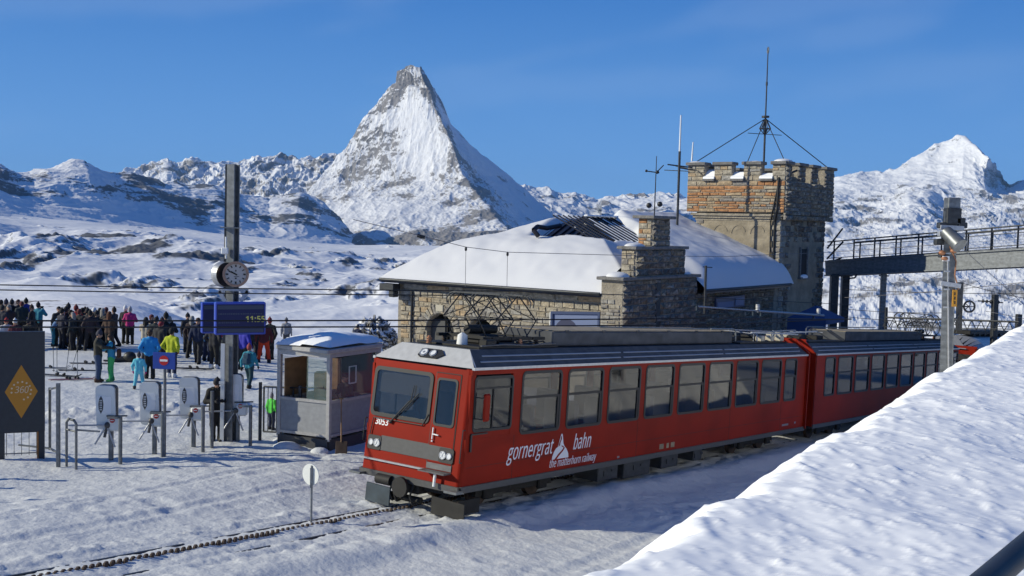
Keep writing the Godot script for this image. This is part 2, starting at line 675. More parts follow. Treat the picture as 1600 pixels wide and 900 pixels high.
# crest: list of (px, py, km, rock); the rows below are given as offsets (down in px, km nearer, rock)
func ridge_rows(crest: Array, steps: Array, back_px := 40.0, back_km := 1.2) -> Array:
	var rows := []
	var line := []
	for q in crest:
		line.append(V(q.x, q.y + back_px, q.z + back_km, q.w))
	rows.append(line)
	rows.append(crest)
	for s in steps:
		line = []
		for q in crest:
			line.append(V(q.x, q.y + s.x, q.z - s.y, s.z if s.z >= 0.0 else q.w))
		rows.append(line)
	return rows


func make_mountains() -> void:
	# the great pyramid
	var pyramid := [
		[V(637, 125, 10.4, 0.7), V(628, 113, 9.9, 0.8), V(633, 106, 9.8, 0.8), V(639, 101, 9.72, 0.75), V(645, 104, 9.66, 0.7), V(650, 109, 9.62, 0.7), V(653, 112, 10.05, 0.42), V(657, 117, 10.4, 0.35), V(648, 131, 11, 0.5)],
		[V(633, 144, 10.4, 0.6), V(624, 132, 9.9, 0.7), V(632, 134, 9.8, 0.62), V(643, 135, 9.7, 0.6), V(655, 137, 9.62, 0.5), V(669, 139, 9.55, 0.62), V(671, 138, 10, 0.33), V(674, 140, 10.45, 0.33), V(665, 154, 11.05, 0.43)],
		[V(609, 166, 10.45, 0.5), V(600, 154, 9.95, 0.45), V(618, 158, 9.8, 0.42), V(638, 160, 9.66, 0.26), V(658, 160, 9.55, 0.26), V(679, 160, 9.46, 0.5), V(683, 159, 9.97, 0.3), V(687, 161, 10.47, 0.3), V(678, 175, 11.07, 0.43)],
		[V(580, 197, 10.45, 0.5), V(571, 185, 9.95, 0.5), V(602, 190, 9.78, 0.52), V(632, 192, 9.62, 0.22), V(662, 193, 9.48, 0.17), V(692, 193, 9.36, 0.48), V(697, 190, 9.93, 0.19), V(702, 197, 10.47, 0.19), V(693, 211, 11.07, 0.43)],
		[V(550, 244, 10.45, 0.5), V(541, 232, 9.95, 0.5), V(578, 236, 9.75, 0.52), V(622, 238, 9.52, 0.25), V(668, 238, 9.32, 0.17), V(711, 236, 9.14, 0.48), V(733, 232, 9.87, 0.15), V(750, 240, 10.6, 0.15), V(741, 254, 11.2, 0.36)],
		[V(517, 280, 10.4, 0.4), V(508, 268, 9.9, 0.45), V(550, 280, 9.62, 0.5), V(606, 284, 9.36, 0.4), V(668, 283, 9.12, 0.32), V(724, 280, 8.92, 0.52), V(764, 274, 9.8, 0.16), V(802, 281, 10.75, 0.15), V(793, 295, 11.35, 0.29)],
		[V(491, 312, 10.1, 0.3), V(482, 300, 9.6, 0.3), V(538, 306, 9.3, 0.45), V(604, 302, 9.08, 0.38), V(676, 304, 8.82, 0.34), V(744, 304, 8.65, 0.52), V(792, 302, 9.65, 0.13), V(832, 308, 10.7, 0.14), V(823, 322, 11.3, 0.29)],
		[V(487, 346, 9.6, 0.2), V(478, 334, 9.1, 0.2), V(540, 336, 8.7, 0.2), V(608, 332, 8.5, 0.12), V(690, 334, 8.4, 0.22), V(768, 338, 8.25, 0.46), V(820, 332, 9.35, 0.11), V(866, 338, 10.5, 0.11), V(857, 352, 11.1, 0.22)],
		[V(489, 374, 9, 0.2), V(480, 362, 8.5, 0.2), V(546, 362, 8.2, 0.3), V(618, 360, 8.05, 0.4), V(704, 360, 7.95, 0.36), V(788, 362, 7.9, 0.5), V(842, 356, 8.95, 0.08), V(892, 358, 10.2, 0.08), V(883, 372, 10.8, 0.14)],
		[V(491, 400, 8.3, 0.2), V(482, 388, 7.8, 0.2), V(552, 390, 7.6, 0.42), V(628, 390, 7.5, 0.5), V(716, 388, 7.45, 0.5), V(802, 386, 7.4, 0.5), V(862, 378, 8.45, 0.06), V(914, 376, 9.8, 0.06), V(905, 390, 10.4, 0.14)],
		[V(493, 442, 7.3, 0.2), V(484, 430, 6.8, 0.2), V(556, 432, 6.7, 0.3), V(634, 432, 6.6, 0.3), V(726, 428, 6.6, 0.3), V(812, 424, 6.6, 0.3), V(876, 416, 7.65, 0.06), V(934, 410, 8.9, 0.06), V(925, 424, 9.5, 0.14)],
	]
	mountain("pyramid_mountain", "steep snow-streaked rock pyramid peak towering behind the station roof", pyramid, 600, 480, 11, 92.0, 330.0, 0.28, Color(0.16, 0.147, 0.14), 0.0, 0.55, Vector3(0.9, 1.5, 0.9), false, 0.0, 0.85)
	# sunlit jagged ridge to the left of it
	var back := []
	for q in [[190, 276], [215, 266], [238, 259], [262, 247], [276, 254], [300, 251], [320, 257], [345, 255], [385, 249], [415, 246], [445, 252], [475, 252], [515, 249], [545, 256], [580, 270]]:
		back.append(V(q[0], q[1], 12.2, .25))
	mountain("jagged_ridge", "sunlit jagged snow ridge between the shaded slope and the pyramid peak", ridge_rows(back, [V(18, .35, .27), V(42, 1.0, .24), V(75, 2.0, .2), V(120, 3.6, .15)]), 460, 170, 31, 330.0, 300.0, 0.35, Color(0.16, 0.145, 0.135), 0.0, 0.5, Vector3(0.9, 1.4, 0.9))
	# long shaded slope with dark rock bands
	var crest := []
	for q in [[-120, 262, 4.6], [-40, 258, 4.8], [0, 262, 5.0], [25, 271, 5.1], [47, 271, 5.2], [82, 260, 5.35], [107, 252, 5.5], [128, 248, 5.6], [150, 257, 5.8], [187, 270, 6.1], [213, 270, 6.3], [253, 284, 6.6], [290, 289, 6.9], [333, 288, 7.2], [383, 306, 7.5], [420, 312, 7.8], [470, 302, 7.9], [505, 318, 7.9], [530, 342, 7.8], [548, 368, 7.6]]:
		crest.append(V(q[0], q[1], q[2], .42))
	var slope := []
	for i in crest.size():
		var t := float(i) / (crest.size() - 1)
		var q: Vector4 = crest[i]
		slope.append([q, Vector4(lerpf(-60, 550, t), lerpf(312, 384, pow(t, 0.8)), lerpf(3.6, 6.4, t), .1)])
	var rows := [[], [], [], [], [], []]
	for e in slope:
		var a: Vector4 = e[0]
		var b: Vector4 = e[1]
		rows[0].append(V(a.x - 90, a.y + 50, a.z + 0.5, .1))
		rows[1].append(a)
		rows[2].append(V(lerpf(a.x, b.x, .3), lerpf(a.y, b.y, .3), lerpf(a.z, b.z, .42), .46))
		rows[3].append(V(lerpf(a.x, b.x, .62), lerpf(a.y, b.y, .62), lerpf(a.z, b.z, .72), .44))
		rows[4].append(V(lerpf(a.x, b.x, .82), lerpf(a.y, b.y, .84), lerpf(a.z, b.z, .88), .22))
		rows[5].append(V(b.x + 30, b.y + 26, b.z - 0.35, .0))
	mountain("shaded_ridge", "long shaded snow ridge with dark rock bands beyond the crowd", rows, 600, 220, 41, 52.0, 300.0, 1.4, Color(0.06, 0.058, 0.06), 0.0, 0.5, Vector3(0.6, 2.6, 0.35))
	# sunlit plateau and rolling hills below it
	var cols := 15
	var hill := [[], [], [], [], [], [], [], [], []]
	for i in cols:
		var x := lerpf(-140, 1200, float(i) / (cols - 1))
		var t := clampf((x + 60.0) / 600.0, 0.0, 1.0)
		var y0 := lerpf(312, 386, pow(t, 0.8)) - 6.0
		var hump := 10.0 * sin(x * 0.021 + 0.6)
		hill[0].append(V(x, y0 + 4, lerpf(4.2, 6.3, t), .0))
		hill[1].append(V(x, lerpf(336, 392, t), lerpf(3.3, 4.8, t), .0))
		hill[2].append(V(x, lerpf(352, 402, t) + hump * .5, lerpf(2.7, 3.7, t), .16))
		hill[3].append(V(x, lerpf(368, 412, t) + hump, lerpf(2.4, 3.0, t), .44 if x < 330 else .24))
		hill[4].append(V(x, lerpf(392, 424, t) - hump * .4, lerpf(2.05, 2.4, t), .38 if x < 420 else .2))
		hill[5].append(V(x, lerpf(418, 440, t) + hump * .6, lerpf(1.7, 1.9, t), .2))
		hill[6].append(V(x, lerpf(446, 462, t) - hump * .5, lerpf(1.3, 1.4, t), .2))
		hill[7].append(V(x, lerpf(480, 492, t), lerpf(0.9, 0.9, t), .12))
		hill[8].append(V(x, 760, 0.3, .1))
	for r in hill:
		for i in [cols - 1, cols - 2, cols - 3]:
			r[i].y += [130.0, 60.0, 18.0][cols - 1 - i]
	mountain("rolling_snowfields", "rolling sunlit snowfields with scattered dark outcrops below the ridge", hill, 660, 430, 51, 88.0, 430.0, 1.2, Color(0.036, 0.039, 0.048), 0.05, 0.45, Vector3(3.4, 5.0, 1.3), true, 8.0)
	# near slope in shade behind the crowd
	var near := [[], [], [], [], []]
	for q in [[-160, 452], [-60, 455], [0, 456], [50, 452], [100, 453], [167, 460], [207, 470], [240, 482], [277, 497], [330, 516], [400, 536]]:
		near[0].append(V(q[0] - 60, q[1] + 30, .62, .0))
		near[1].append(V(q[0], q[1], .52, .06))
		near[2].append(V(q[0] + 20, q[1] + 20, .42, .16))
		near[3].append(V(q[0] + 40, q[1] + 50, .32, .08))
		near[4].append(V(q[0] + 40, q[1] + 120, .2, .0))
	mountain("near_snow_slope", "bluish shaded snow slope directly behind the crowd", near, 260, 120, 61, 5.0, 45.0, 1.0, Color(0.12, 0.1, 0.09), 0.0, 0.5, Vector3(0.5, 2.2, 0.5), true)
	# far snow peaks between the pyramid and the tower
	var far := []
	for q in [[780, 300], [812, 288], [840, 293], [870, 300], [905, 306], [940, 313], [965, 311], [985, 305], [1010, 308], [1035, 303], [1060, 306], [1085, 318], [1120, 330]]:
		far.append(V(q[0], q[1], 14.5, .3))
	mountain("far_snow_peaks", "small distant snow peaks between the pyramid peak and the tower", ridge_rows(far, [V(10, .3, .3), V(28, 1.1, .2), V(60, 3.0, .1), V(110, 5.2, .1)]), 320, 130, 81, 190.0, 360.0, 0.5)
	# white peak on the right and the slopes below it
	var w0 := []
	var w1 := []
	var w2 := []
	var w3 := []
	var w4 := []
	var w5 := []
	var w6 := []
	var w7 := []
	var w8 := []
	for q in [[940, 352], [990, 340], [1040, 330], [1120, 318], [1180, 312], [1240, 300], [1295, 284], [1330, 272], [1345, 267], [1362, 268], [1380, 270], [1400, 262], [1420, 250], [1450, 232], [1472, 222], [1497, 212], [1504, 216], [1512, 221], [1530, 234], [1545, 248], [1562, 270], [1578, 292], [1600, 284], [1640, 276], [1700, 288], [1780, 296]]:
		var x: float = q[0]
		var y: float = q[1]
		var e := absf(x - 1497.0)
		w0.append(V(x, y + 50, 16.5, .2))
		var fwd := 1.3 * clampf((x - 1490.0) / 55.0, 0.0, 1.0) * (1.0 - smoothstep(1548.0, 1566.0, x))
		w1.append(V(x, y, 14.4 - fwd, .2))
		var shade := clampf((x - 1515.0) / 45.0, 0.0, 1.0) * clampf((1600.0 - x) / 20.0, 0.0, 1.0)
		w2.append(V(x - 6, lerpf(y, 300, .3), 14.1 - fwd + 0.5 * shade, .1 + .5 * shade))
		w3.append(V(x - 8, lerpf(y, 305, .68), 13.4 - fwd * .8 + 0.5 * shade, .12 + .3 * shade))
		w4.append(V(x, lerpf(y, 316, .95), 12.2 - 0.8 * exp(-pow((x - 1432.0) / 28.0, 2.0)), .3))
		w5.append(V(x, 345 - 6.0 * sin(x * .05), 10.6, .36))
		w6.append(V(x, 392, 8.6, .14))
		w7.append(V(x, 455, 7.2, .30))
		w8.append(V(x, 620, 5.4, .25))
	mountain("white_peak", "broad bright snow peak with snowy slopes falling behind the footbridge", [w0, w1, w2, w3, w4, w5, w6, w7, w8], 620, 380, 91, 185.0, 400.0, 0.33, Color(0.14, 0.13, 0.125), 0.0, 0.5, Vector3(0.9, 1.6, 0.7))
	# floor of the valley far below, out to the horizon
	var mb := MB.new()
	mb.col = Color(0.8, 0.82, 0.86)
	mb.quad(Vector3(-26000, -900, 2000), Vector3(26000, -900, 2000), Vector3(26000, -900, -30000), Vector3(-26000, -900, -30000), Vector3.UP)
	struct("valley_floor", mb, M.mountain, "snow-covered valley floor far below the station")


# ---------------------------------------------------------------- ground
func axis(parts: Array) -> PackedFloat32Array:
	var a := PackedFloat32Array()
	for p in parts:
		var x: float = p[0]
		while x < p[1] - 0.001:
			a.append(x)
			x += p[2]
	a.append(parts[-1][1])
	return a


func make_ground() -> void:
	var xs := axis([[-60, -26, 1.0], [-26, -15, .3], [-15, 9, .085], [9, 20, .3], [20, 70, 1.5]])
	var zs := axis([[-80, -58, 1.0], [-58, -42, .3], [-42, -31, .16], [-31, -14, .085], [-14, -4, .5]])
	var lump := fnl(101, 0.9, 4)
	var wide := fnl(102, 0.12, 3)
	var crumb := fnl(103, 3.2, 3)
	var pits := FastNoiseLite.new()
	pits.seed = 107
	pits.noise_type = FastNoiseLite.TYPE_CELLULAR
	pits.cellular_return_type = FastNoiseLite.RETURN_DISTANCE
	pits.frequency = 1.15
	pits.fractal_type = FastNoiseLite.FRACTAL_NONE
	var pts := PackedVector3Array()
	for z in zs:
		for x in xs:
			var s := along(x, z)
			var a := across(x, z)
			var y := ground_y(x, z)
			var trod := 1.0
			y += wide.get_noise_2d(x, z) * 0.09
			y += lump.get_noise_2d(x, z) * 0.035 * trod + maxf(crumb.get_noise_2d(x, z), 0.0) * 0.03
			# footprints in loose trails, and tyre ruts of the snow groomer
			if z > -56.0 and x > -30.0 and x < 22.0:
				var busy := smoothstep(-0.05, 0.3, wide.get_noise_2d(x * 1.6 + 40.0, z * 1.6))
				var d := pits.get_noise_2d(x, z) + 1.0
				y -= 0.055 * busy * 0.6 * (1.0 - smoothstep(0.10, 0.34, d))
				y += 0.018 * busy * exp(-pow((d - 0.42) / 0.10, 2.0))
				for r in [[-3.1, .5, .13], [-4.9, .5, .13], [4.4, .8, .16], [6.1, .8, .16]]:
					var off: float = a - r[0] - r[1] * sin(s * 0.17 + r[0] * 0.05)
					y -= 0.035 * exp(-pow(off / r[2], 2.0)) * (0.7 + 0.5 * crumb.get_noise_2d(x * .5, z * .5))
					y += 0.02 * exp(-pow((absf(off) - 0.24) / 0.08, 2.0))
			# ruts of the track: two rails and the rack lie in shallow grooves with thrown-up snow beside them
			var mid := a - 1.365
			var side := absf(absf(mid) - 0.5)
			var bank := exp(-pow((absf(mid) - 1.0) / 0.3, 2.0))
			if mid < 0.0:
				y += 0.17 * exp(-pow((mid + 1.65) / 0.5, 2.0))
			if s < 60.0:
				y += bank * (0.06 + 0.10 * maxf(0.0, lump.get_noise_2d(x * 1.7, z * 1.7)) + 0.05 * crumb.get_noise_2d(x * .7, z * .7))
				if absf(mid) < 0.95:
					y = lerpf(-SLOPE * clampf(s, -10.0, 70.0) - 0.112 + 0.04 * exp(-pow(mid / 0.22, 2.0)) + 0.022 * crumb.get_noise_2d(x * 1.5, z * 1.5) + 0.055 * lump.get_noise_2d(x * 1.3, z * 1.3), y, smoothstep(0.72, 0.95, absf(mid)))
			# a low ridge of shovelled snow behind the gates
			if s < 50.0 and absf(mid) < 1.0:
				y -= 0.05 * exp(-pow((absf(mid) - 0.5) / 0.07, 2.0)) * (0.6 + 0.8 * lump.get_noise_2d(x * .8, z * .8))
			var g := on_gate_line(x, z)
			if g.y > 0.0:
				y += g.y * (0.28 + 0.16 * lump.get_noise_2d(x * 1.4, z * 1.4) + 0.08 * crumb.get_noise_2d(x * .6, z * .6))
			# the plaza ends and the mountainside drops away
			var edge := -z - 55.0 - 2.0 * wide.get_noise_2d(x * .7, 3.0)
			if s > 30.0:
				edge = minf(edge, maxf(s - 52.0, a - 22.0))
			if edge > 0.0 and a > 5.0:
				y -= edge * edge * 0.05
			if x < -32.0:
				y -= pow(-32.0 - x, 1.6) * 0.1
			pts.append(Vector3(x, y, z))
	var mb := MB.new()
	mb.sphere_cap_grid(pts, xs.size(), zs.size())
	struct("snow_ground", mb, M.snow, "trodden snow of the plaza and the track bed")
	make_bank()


func on_gate_line(x: float, z: float) -> Vector2:
	# distance measure for the shovelled ridge that runs behind the ticket gates
	var a := Vector2(-14.0, -30.2)
	var b := Vector2(-7.6, -33.0)
	var d := (b - a)
	var t := (Vector2(x, z) - a).dot(d) / d.length_squared()
	if t < -0.2 or t > 1.1:
		return Vector2.ZERO
	var off := (Vector2(x, z) - (a + d * t)).length()
	return Vector2(t, exp(-pow(off / 0.9, 2.0)) * smoothstep(-0.2, 0.0, t) * (1.0 - smoothstep(0.9, 1.1, t)))


# the flat-topped bank of wind-packed snow below the terrace, its edge running along the track
func make_bank() -> void:
	var a := at_height(965, 899, 4.2)
	var b := at_height(1600, 516, 4.25)
	var e := b - a
	e.y = 0.0
	e = e.normalized()
	var side := Vector3(-e.z, 0, e.x)          # away from the track, to the right
	var us := axis([[-3, 9, .028], [9, 17, .05], [17, 34, .11]])
	var ws := axis([[-5, -1.2, .3], [-1.2, 2.5, .03], [2.5, 5, .05], [5, 9, .2]])
	var big := fnl(111, 0.45, 3)
	var lump := fnl(112, 3.0, 2)
	var mid := fnl(114, 7.0, 2)
	var tiny := fnl(113, 12.0, 2)
	var pts := PackedVector3Array()
	for w in ws:
		for u in us:
			var p := a + e * u + side * w
			var k := lump.get_noise_2d(p.x * 1.3, p.z * 0.8)
			var k2 := mid.get_noise_2d(p.x * 1.2, p.z * 0.85)
			var y := 4.2 + 0.0035 * u - 0.03 * maxf(w, 0.0) + big.get_noise_2d(p.x, p.z) * 0.07
			y += k * 0.004 + maxf(k - 0.34, 0.0) * 0.036 + maxf(k2 - 0.26, 0.0) * 0.024 + k2 * 0.002 + tiny.get_noise_2d(p.x, p.z) * 0.0022
			var drop := -(w + 0.12 * lump.get_noise_2d(u * .6, 7.0) + 0.09 * big.get_noise_2d(u * 1.6, 3.0) + 0.05 * mid.get_noise_2d(u, 1.0))
			if drop > 0.0:
				y -= drop * drop * 0.9 / (0.25 + drop) * 1.3
			pts.append(Vector3(p.x, y, p.z))
	var mb := MB.new()
	mb.sphere_cap_grid(pts, us.size(), ws.size())
	struct("snow_bank", mb, M.soft_snow, "lumpy snow bank between the terrace railing and the train")


# ---------------------------------------------------------------- the railcars
const CAR_W := 2.73
const CAR_END := 16.95
const SILL := 1.505
const HEAD := 2.80


func train_frame() -> Transform3D:
	var x := Vector3(0.599, -SLOPE, -0.798).normalized()
	var z := Vector3(0.798, 0, 0.599)
	z = (z - x * z.dot(x)).normalized()
	return Transform3D(Basis(x, z.cross(x), z), track_o)


func rrect(x0: float, y0: float, x1: float, y1: float, r: float, k := 4) -> PackedVector2Array:
	var p := PackedVector2Array()
	for q in [[x1 - r, y1 - r, 0.0], [x0 + r, y1 - r, 90.0], [x0 + r, y0 + r, 180.0], [x1 - r, y0 + r, 270.0]]:
		for i in k + 1:
			var t := deg_to_rad(q[2] + 90.0 * i / k)
			p.append(Vector2(q[0] + r * cos(t), q[1] + r * sin(t)))
	return p


func letters(called: String, text: String, size: float, m: Material, parent: Node3D, f: Transform3D, bold := false, slant := 0.0, squeeze := 1.0) -> MeshInstance3D:
	var t := TextMesh.new()
	var font := SystemFont.new()
	font.font_names = PackedStringArray(["Droid Sans"])
	if bold:
		font.font_weight = 700
	t.font = font
	t.text = text
	t.font_size = 64
	t.pixel_size = size / 64.0
	t.depth = 0.006
	t.horizontal_alignment = HORIZONTAL_ALIGNMENT_LEFT
	t.vertical_alignment = VERTICAL_ALIGNMENT_BOTTOM
	t.curve_step = 2.0
	var o := put(called, t, m, parent)
	o.transform = f * Transform3D(Basis(Vector3(squeeze, 0, 0), Vector3(slant, 1, 0), Vector3(0, 0, 1)), Vector3.ZERO)
	return o


func front_at(z: float, y: float, out := 0.0) -> Vector3:
	return Vector3(-0.89 + (y - 0.5) * 0.085 - out, y, z)


# frame in the plane of the raked front: x runs towards the far side, y up the slope, z out of the front
func front_frame() -> Transform3D:
	var up := (front_at(0, 1.5) - front_at(0, 0.5)).normalized()
	var xx := Vector3(0, 0, -1)
	var zz := xx.cross(up)
	if zz.x > 0.0:
		zz = -zz
	return Transform3D(Basis(xx, up, zz), front_at(0, 0.0))


func window_bays() -> Array:
	var w := []
	for k in 8:
		w.append([1.065 + 1.757 * k, 1.065 + 1.757 * k + 1.455])
	w.append([15.14, 16.06])
	return w


func make_railcar(called: String, label: String) -> Node3D:
	var t := thing(called, label, "train")
	# --- lower body and the pillars between the windows, as one painted shell
	var mb := MB.new()
	var th := 0.06
	var bays := [[-0.55, 0.70]] + window_bays()
	for side in 2:
		var z := -th * 0.5 if side == 0 else -CAR_W + th * 0.5
		mb.box(Vector3((CAR_END - 0.77) * 0.5, (0.5 + SILL) * 0.5, z), Vector3(CAR_END + 0.77, SILL - 0.5, th))
		mb.box(Vector3((CAR_END - 0.68) * 0.5, (HEAD + 2.9) * 0.5, z), Vector3(CAR_END + 0.68, 2.9 - HEAD, th))
		var x0 := -0.71
		for b in bays:
			mb.box(Vector3((x0 + b[0]) * 0.5, (SILL + HEAD) * 0.5, z), Vector3(b[0] - x0, HEAD - SILL, th))
			x0 = b[1]
		mb.box(Vector3((x0 + CAR_END) * 0.5, (SILL + HEAD) * 0.5, z), Vector3(CAR_END - x0, HEAD - SILL, th))
		# the cab window is less deep than the saloon windows
		mb.box(Vector3(0.075, 1.585, z), Vector3(1.25, 0.16, th - 0.01))
	obj("body_shell", mb, M.red_paint, t)
	for x in [0.86, 6.05, 11.32, 14.98]:
		mb = MB.new()
		mb.box(Vector3(x, 1.0, 0.001), Vector3(0.012, 0.98, 0.003))
		obj("panel_seam", mb, M.under_black, t)
	mb = MB.new()
	mb.box(Vector3(8.1, 0.93, 0.001), Vector3(17.6, 0.008, 0.003))
	obj("panel_seam", mb, M.under_black, t)
	# --- front
	var f := front_frame()
	mb = MB.new()
	for q in [[0.10, 0.5, CAR_W - 0.10, 1.745], [0.10, 2.715, CAR_W - 0.10, 2.90], [0.10, 1.745, 0.30, 2.715], [0.865, 1.745, 1.04, 2.715], [2.58, 1.745, CAR_W - 0.10, 2.715]]:
		mb.prism(PackedVector2Array([Vector2(q[0], q[1]), Vector2(q[2], q[1]), Vector2(q[2], q[3]), Vector2(q[0], q[3])]), -0.05, 0.0, f)
	for z in [-0.10, -CAR_W + 0.10]:
		mb.rod(front_at(z, 0.5) + Vector3(0.1, 0, 0), front_at(z, 2.9) + Vector3(0.1, 0, 0), 0.1, 20)
	obj("front_wall", mb, M.red_paint, t)
	mb = MB.new()
	mb.ring(rrect(0.97, 1.70, 2.63, 2.76, 0.12), rrect(1.05, 1.78, 2.55, 2.68, 0.08), 0.002, 0.022, f)
	var ws := obj("windscreen", mb, M.rubber, t)
	mb = MB.new()
	mb.prism(rrect(1.04, 1.77, 2.56, 2.69, 0.08), 0.004, 0.009, f)
	obj("pane", mb, M.cab_glass, ws)
	mb = MB.new()          # sun blind behind the upper part of the screen
	mb.prism(rrect(1.06, 2.22, 2.54, 2.70, 0.05), -0.05, -0.045, f)
	obj("sun_blind", mb, M.blind_grey, ws)
	mb = MB.new()
	mb.rod(f * Vector3(2.0, 1.62, 0.05), f * Vector3(1.52, 2.12, 0.045), 0.016, 6)
	mb.rod(f * Vector3(1.70, 1.86, 0.055), f * Vector3(1.29, 2.30, 0.05), 0.013, 6)
	mb.rod(f * Vector3(1.50, 2.08, 0.05), f * Vector3(1.45, 2.45, 0.04), 0.012, 6)
	mb.ball(f * Vector3(2.0, 1.62, 0.03), Vector3(0.04, 0.04, 0.04), 8)
	obj("wiper", mb, M.black_trim, ws)
	# cab door in the front
	mb = MB.new()
	for q in [[0.26, 0.97, 0.895, 1.72], [0.26, 2.66, 0.895, 2.77], [0.26, 1.72, 0.32, 2.66], [0.835, 1.72, 0.895, 2.66]]:
		mb.prism(PackedVector2Array([Vector2(q[0], q[1]), Vector2(q[2], q[1]), Vector2(q[2], q[3]), Vector2(q[0], q[3])]), 0.001, 0.016, f)
	var door := obj("cab_door", mb, M.red_paint, t)
	mb = MB.new()
	mb.ring(rrect(0.30, 1.70, 0.855, 2.685, 0.08), rrect(0.345, 1.75, 0.81, 2.64, 0.06), 0.017, 0.03, f)
	var dw := obj("door_window", mb, M.rubber, door)
	mb = MB.new()
	mb.prism(rrect(0.34, 1.745, 0.815, 2.645, 0.06), 0.008, 0.013, f)
	obj("door_pane", mb, M.cab_glass, door)
	mb = MB.new()
	for x in [0.905, 0.25]:
		mb.bar(f * Vector3(x, 0.95, 0.004), f * Vector3(x, 2.78, 0.004), 0.012, 0.016)
	mb.bar(f * Vector3(0.25, 2.785, 0.004), f * Vector3(0.905, 2.785, 0.004), 0.012, 0.016)
	obj("door_seam", mb, M.black_trim, door)
	mb = MB.new()
	mb.rod(f * Vector3(0.80, 1.42, 0.05), f * Vector3(0.80, 1.66, 0.05), 0.014, 8)
	mb.bar(f * Vector3(0.80, 1.53, 0.045), f * Vector3(0.64, 1.52, 0.06), 0.03, 0.02)
	mb.rod(f * Vector3(0.80, 1.37, 0.045), f * Vector3(0.80, 1.40, 0.045), 0.02, 8)
	obj("door_handle", mb, M.white_paint, door)
	# grey band with the lamps
	mb = MB.new()
	mb.prism(PackedVector2Array([Vector2(0.30, 1.0), Vector2(2.22, 1.0), Vector2(2.22, 1.30), Vector2(0.30, 1.30)]), 0.0165, 0.02, f)
	mb.prism(PackedVector2Array([Vector2(0.91, 0.995), Vector2(2.23, 0.995), Vector2(2.23, 1.31), Vector2(0.91, 1.31)]), 0.001, 0.006, f)
	var band := obj("grey_band", mb, M.band_grey, t)
	letters("lettering", "gornergrat", 0.165, M.faint_lettering, band, f * Transform3D(Basis(Vector3(-1, 0, 0), Vector3.UP, Vector3(0, 0, -1)) * Basis(Vector3.UP, PI) * Basis.from_scale(Vector3(1, 1, 1)), Vector3(0, 0, 0)) * Transform3D(Basis(), Vector3(0, 0, 0)), false, 0.2)
	var lf := Transform3D(Basis(-f.basis.x, f.basis.y, f.basis.z), Vector3.ZERO)
	band.get_child(0).transform = Transform3D(lf.basis * Basis(Vector3(1, 0, 0), Vector3(0.2, 1, 0), Vector3(0, 0, 1)), f * Vector3(2.14, 1.085, 0.009))
	letters("lettering", "bahn", 0.165, M.faint_lettering, band, Transform3D(lf.basis, f * Vector3(1.27, 1.085, 0.009)), false, 0.2)
	mb = MB.new()
	mb.prism(peak_logo(0.20), 0.007, 0.011, Transform3D(lf.basis, f * Vector3(1.5, 1.07, 0.0)))
	obj("emblem", mb, M.faint_lettering, band)
	for x in [0.40, 2.40]:
		mb = MB.new()
		mb.prism(rrect(x - 0.19, 0.99, x + 0.19, 1.29, 0.05), 0.0, 0.03, f)
		var lamp := obj("headlight", mb, M.black_trim, t)
		for k in 2:
			var big: bool = (k == 0) == (x < 1.0)
			var cx: float = x + (0.08 if k == 0 else -0.085)
			mb = MB.new()
			mb.disc(Transform3D(f.basis, f * Vector3(cx, 1.14, 0.03)), 0.085 if big else 0.066, 0.018, 20)
			obj("lens", mb, M.lamp_glass, lamp)
			mb = MB.new()
			mb.ring(circle(0.085 if big else 0.066, 20), circle(0.07 if big else 0.052, 20), 0.018, 0.026, Transform3D(f.basis, f * Vector3(cx, 1.14, 0.03)))
			if big:
				for s in 6:
					var a := TAU * s / 6.0
					mb.bar(f * Vector3(cx, 1.14, 0.05), f * Vector3(cx + 0.074 * cos(a), 1.14 + 0.074 * sin(a), 0.05), 0.008, 0.005)
			obj("lens_ring", mb, M.silver_trim, lamp)
	letters("car_number", "3053", 0.19, M.white_paint, t, Transform3D(lf.basis, f * Vector3(2.47, 1.475, 0.004)), true, 0.1, 0.9)
	# bumper strip, steps, plate
	mb = MB.new()
	mb.bar(f * Vector3(0.93, 0.79, 0.03), f * Vector3(2.74, 0.79, 0.03), 0.06, 0.035)
	obj("bumper_strip", mb, M.silver_trim, t)
	mb = MB.new()
	mb.bar(f * Vector3(0.24, 0.79, 0.11), f * Vector3(0.93, 0.79, 0.11), 0.24, 0.03)
	mb.prism(PackedVector2Array([Vector2(0.24, 0.83), Vector2(0.90, 0.83), Vector2(0.90, 0.95), Vector2(0.24, 0.95)]), 0.001, 0.02, f)
	obj("front_step", mb, M.equipment_grey, t)
	mb = MB.new()
	mb.rod(f * Vector3(0.55, 0.50, 0.12), f * Vector3(0.55, 0.76, 0.12), 0.03, 8)
	obj("step_bracket", mb, M.white_paint, t)
	for x in [2.70, 0.05]:
		mb = MB.new()
		mb.bar(f * Vector3(x - 0.16, 0.47, 0.10), f * Vector3(x + 0.16, 0.47, 0.10), 0.22, 0.05)
		obj("side_step", mb, M.galvanised, t)
	mb = MB.new()
	for q in [[2.72, 1.15, 1.62], [0.02, 1.70, 1.05]]:
		mb.rod(f * Vector3(q[0], q[1], 0.05), f * Vector3(q[0], q[2], 0.05), 0.012, 6)
		for e in 2:
			mb.rod(f * Vector3(q[0], q[1 + e], 0.05), f * Vector3(q[0], q[1 + e], -0.02), 0.012, 6)
	mb.path([f * Vector3(2.55, 1.30, 0.03), f * Vector3(2.50, 1.66, 0.03), f * Vector3(1.12, 1.66, 0.03), f * Vector3(0.99, 1.9, 0.03)], 0.011)
	obj("handrail", mb, M.black_trim, t)
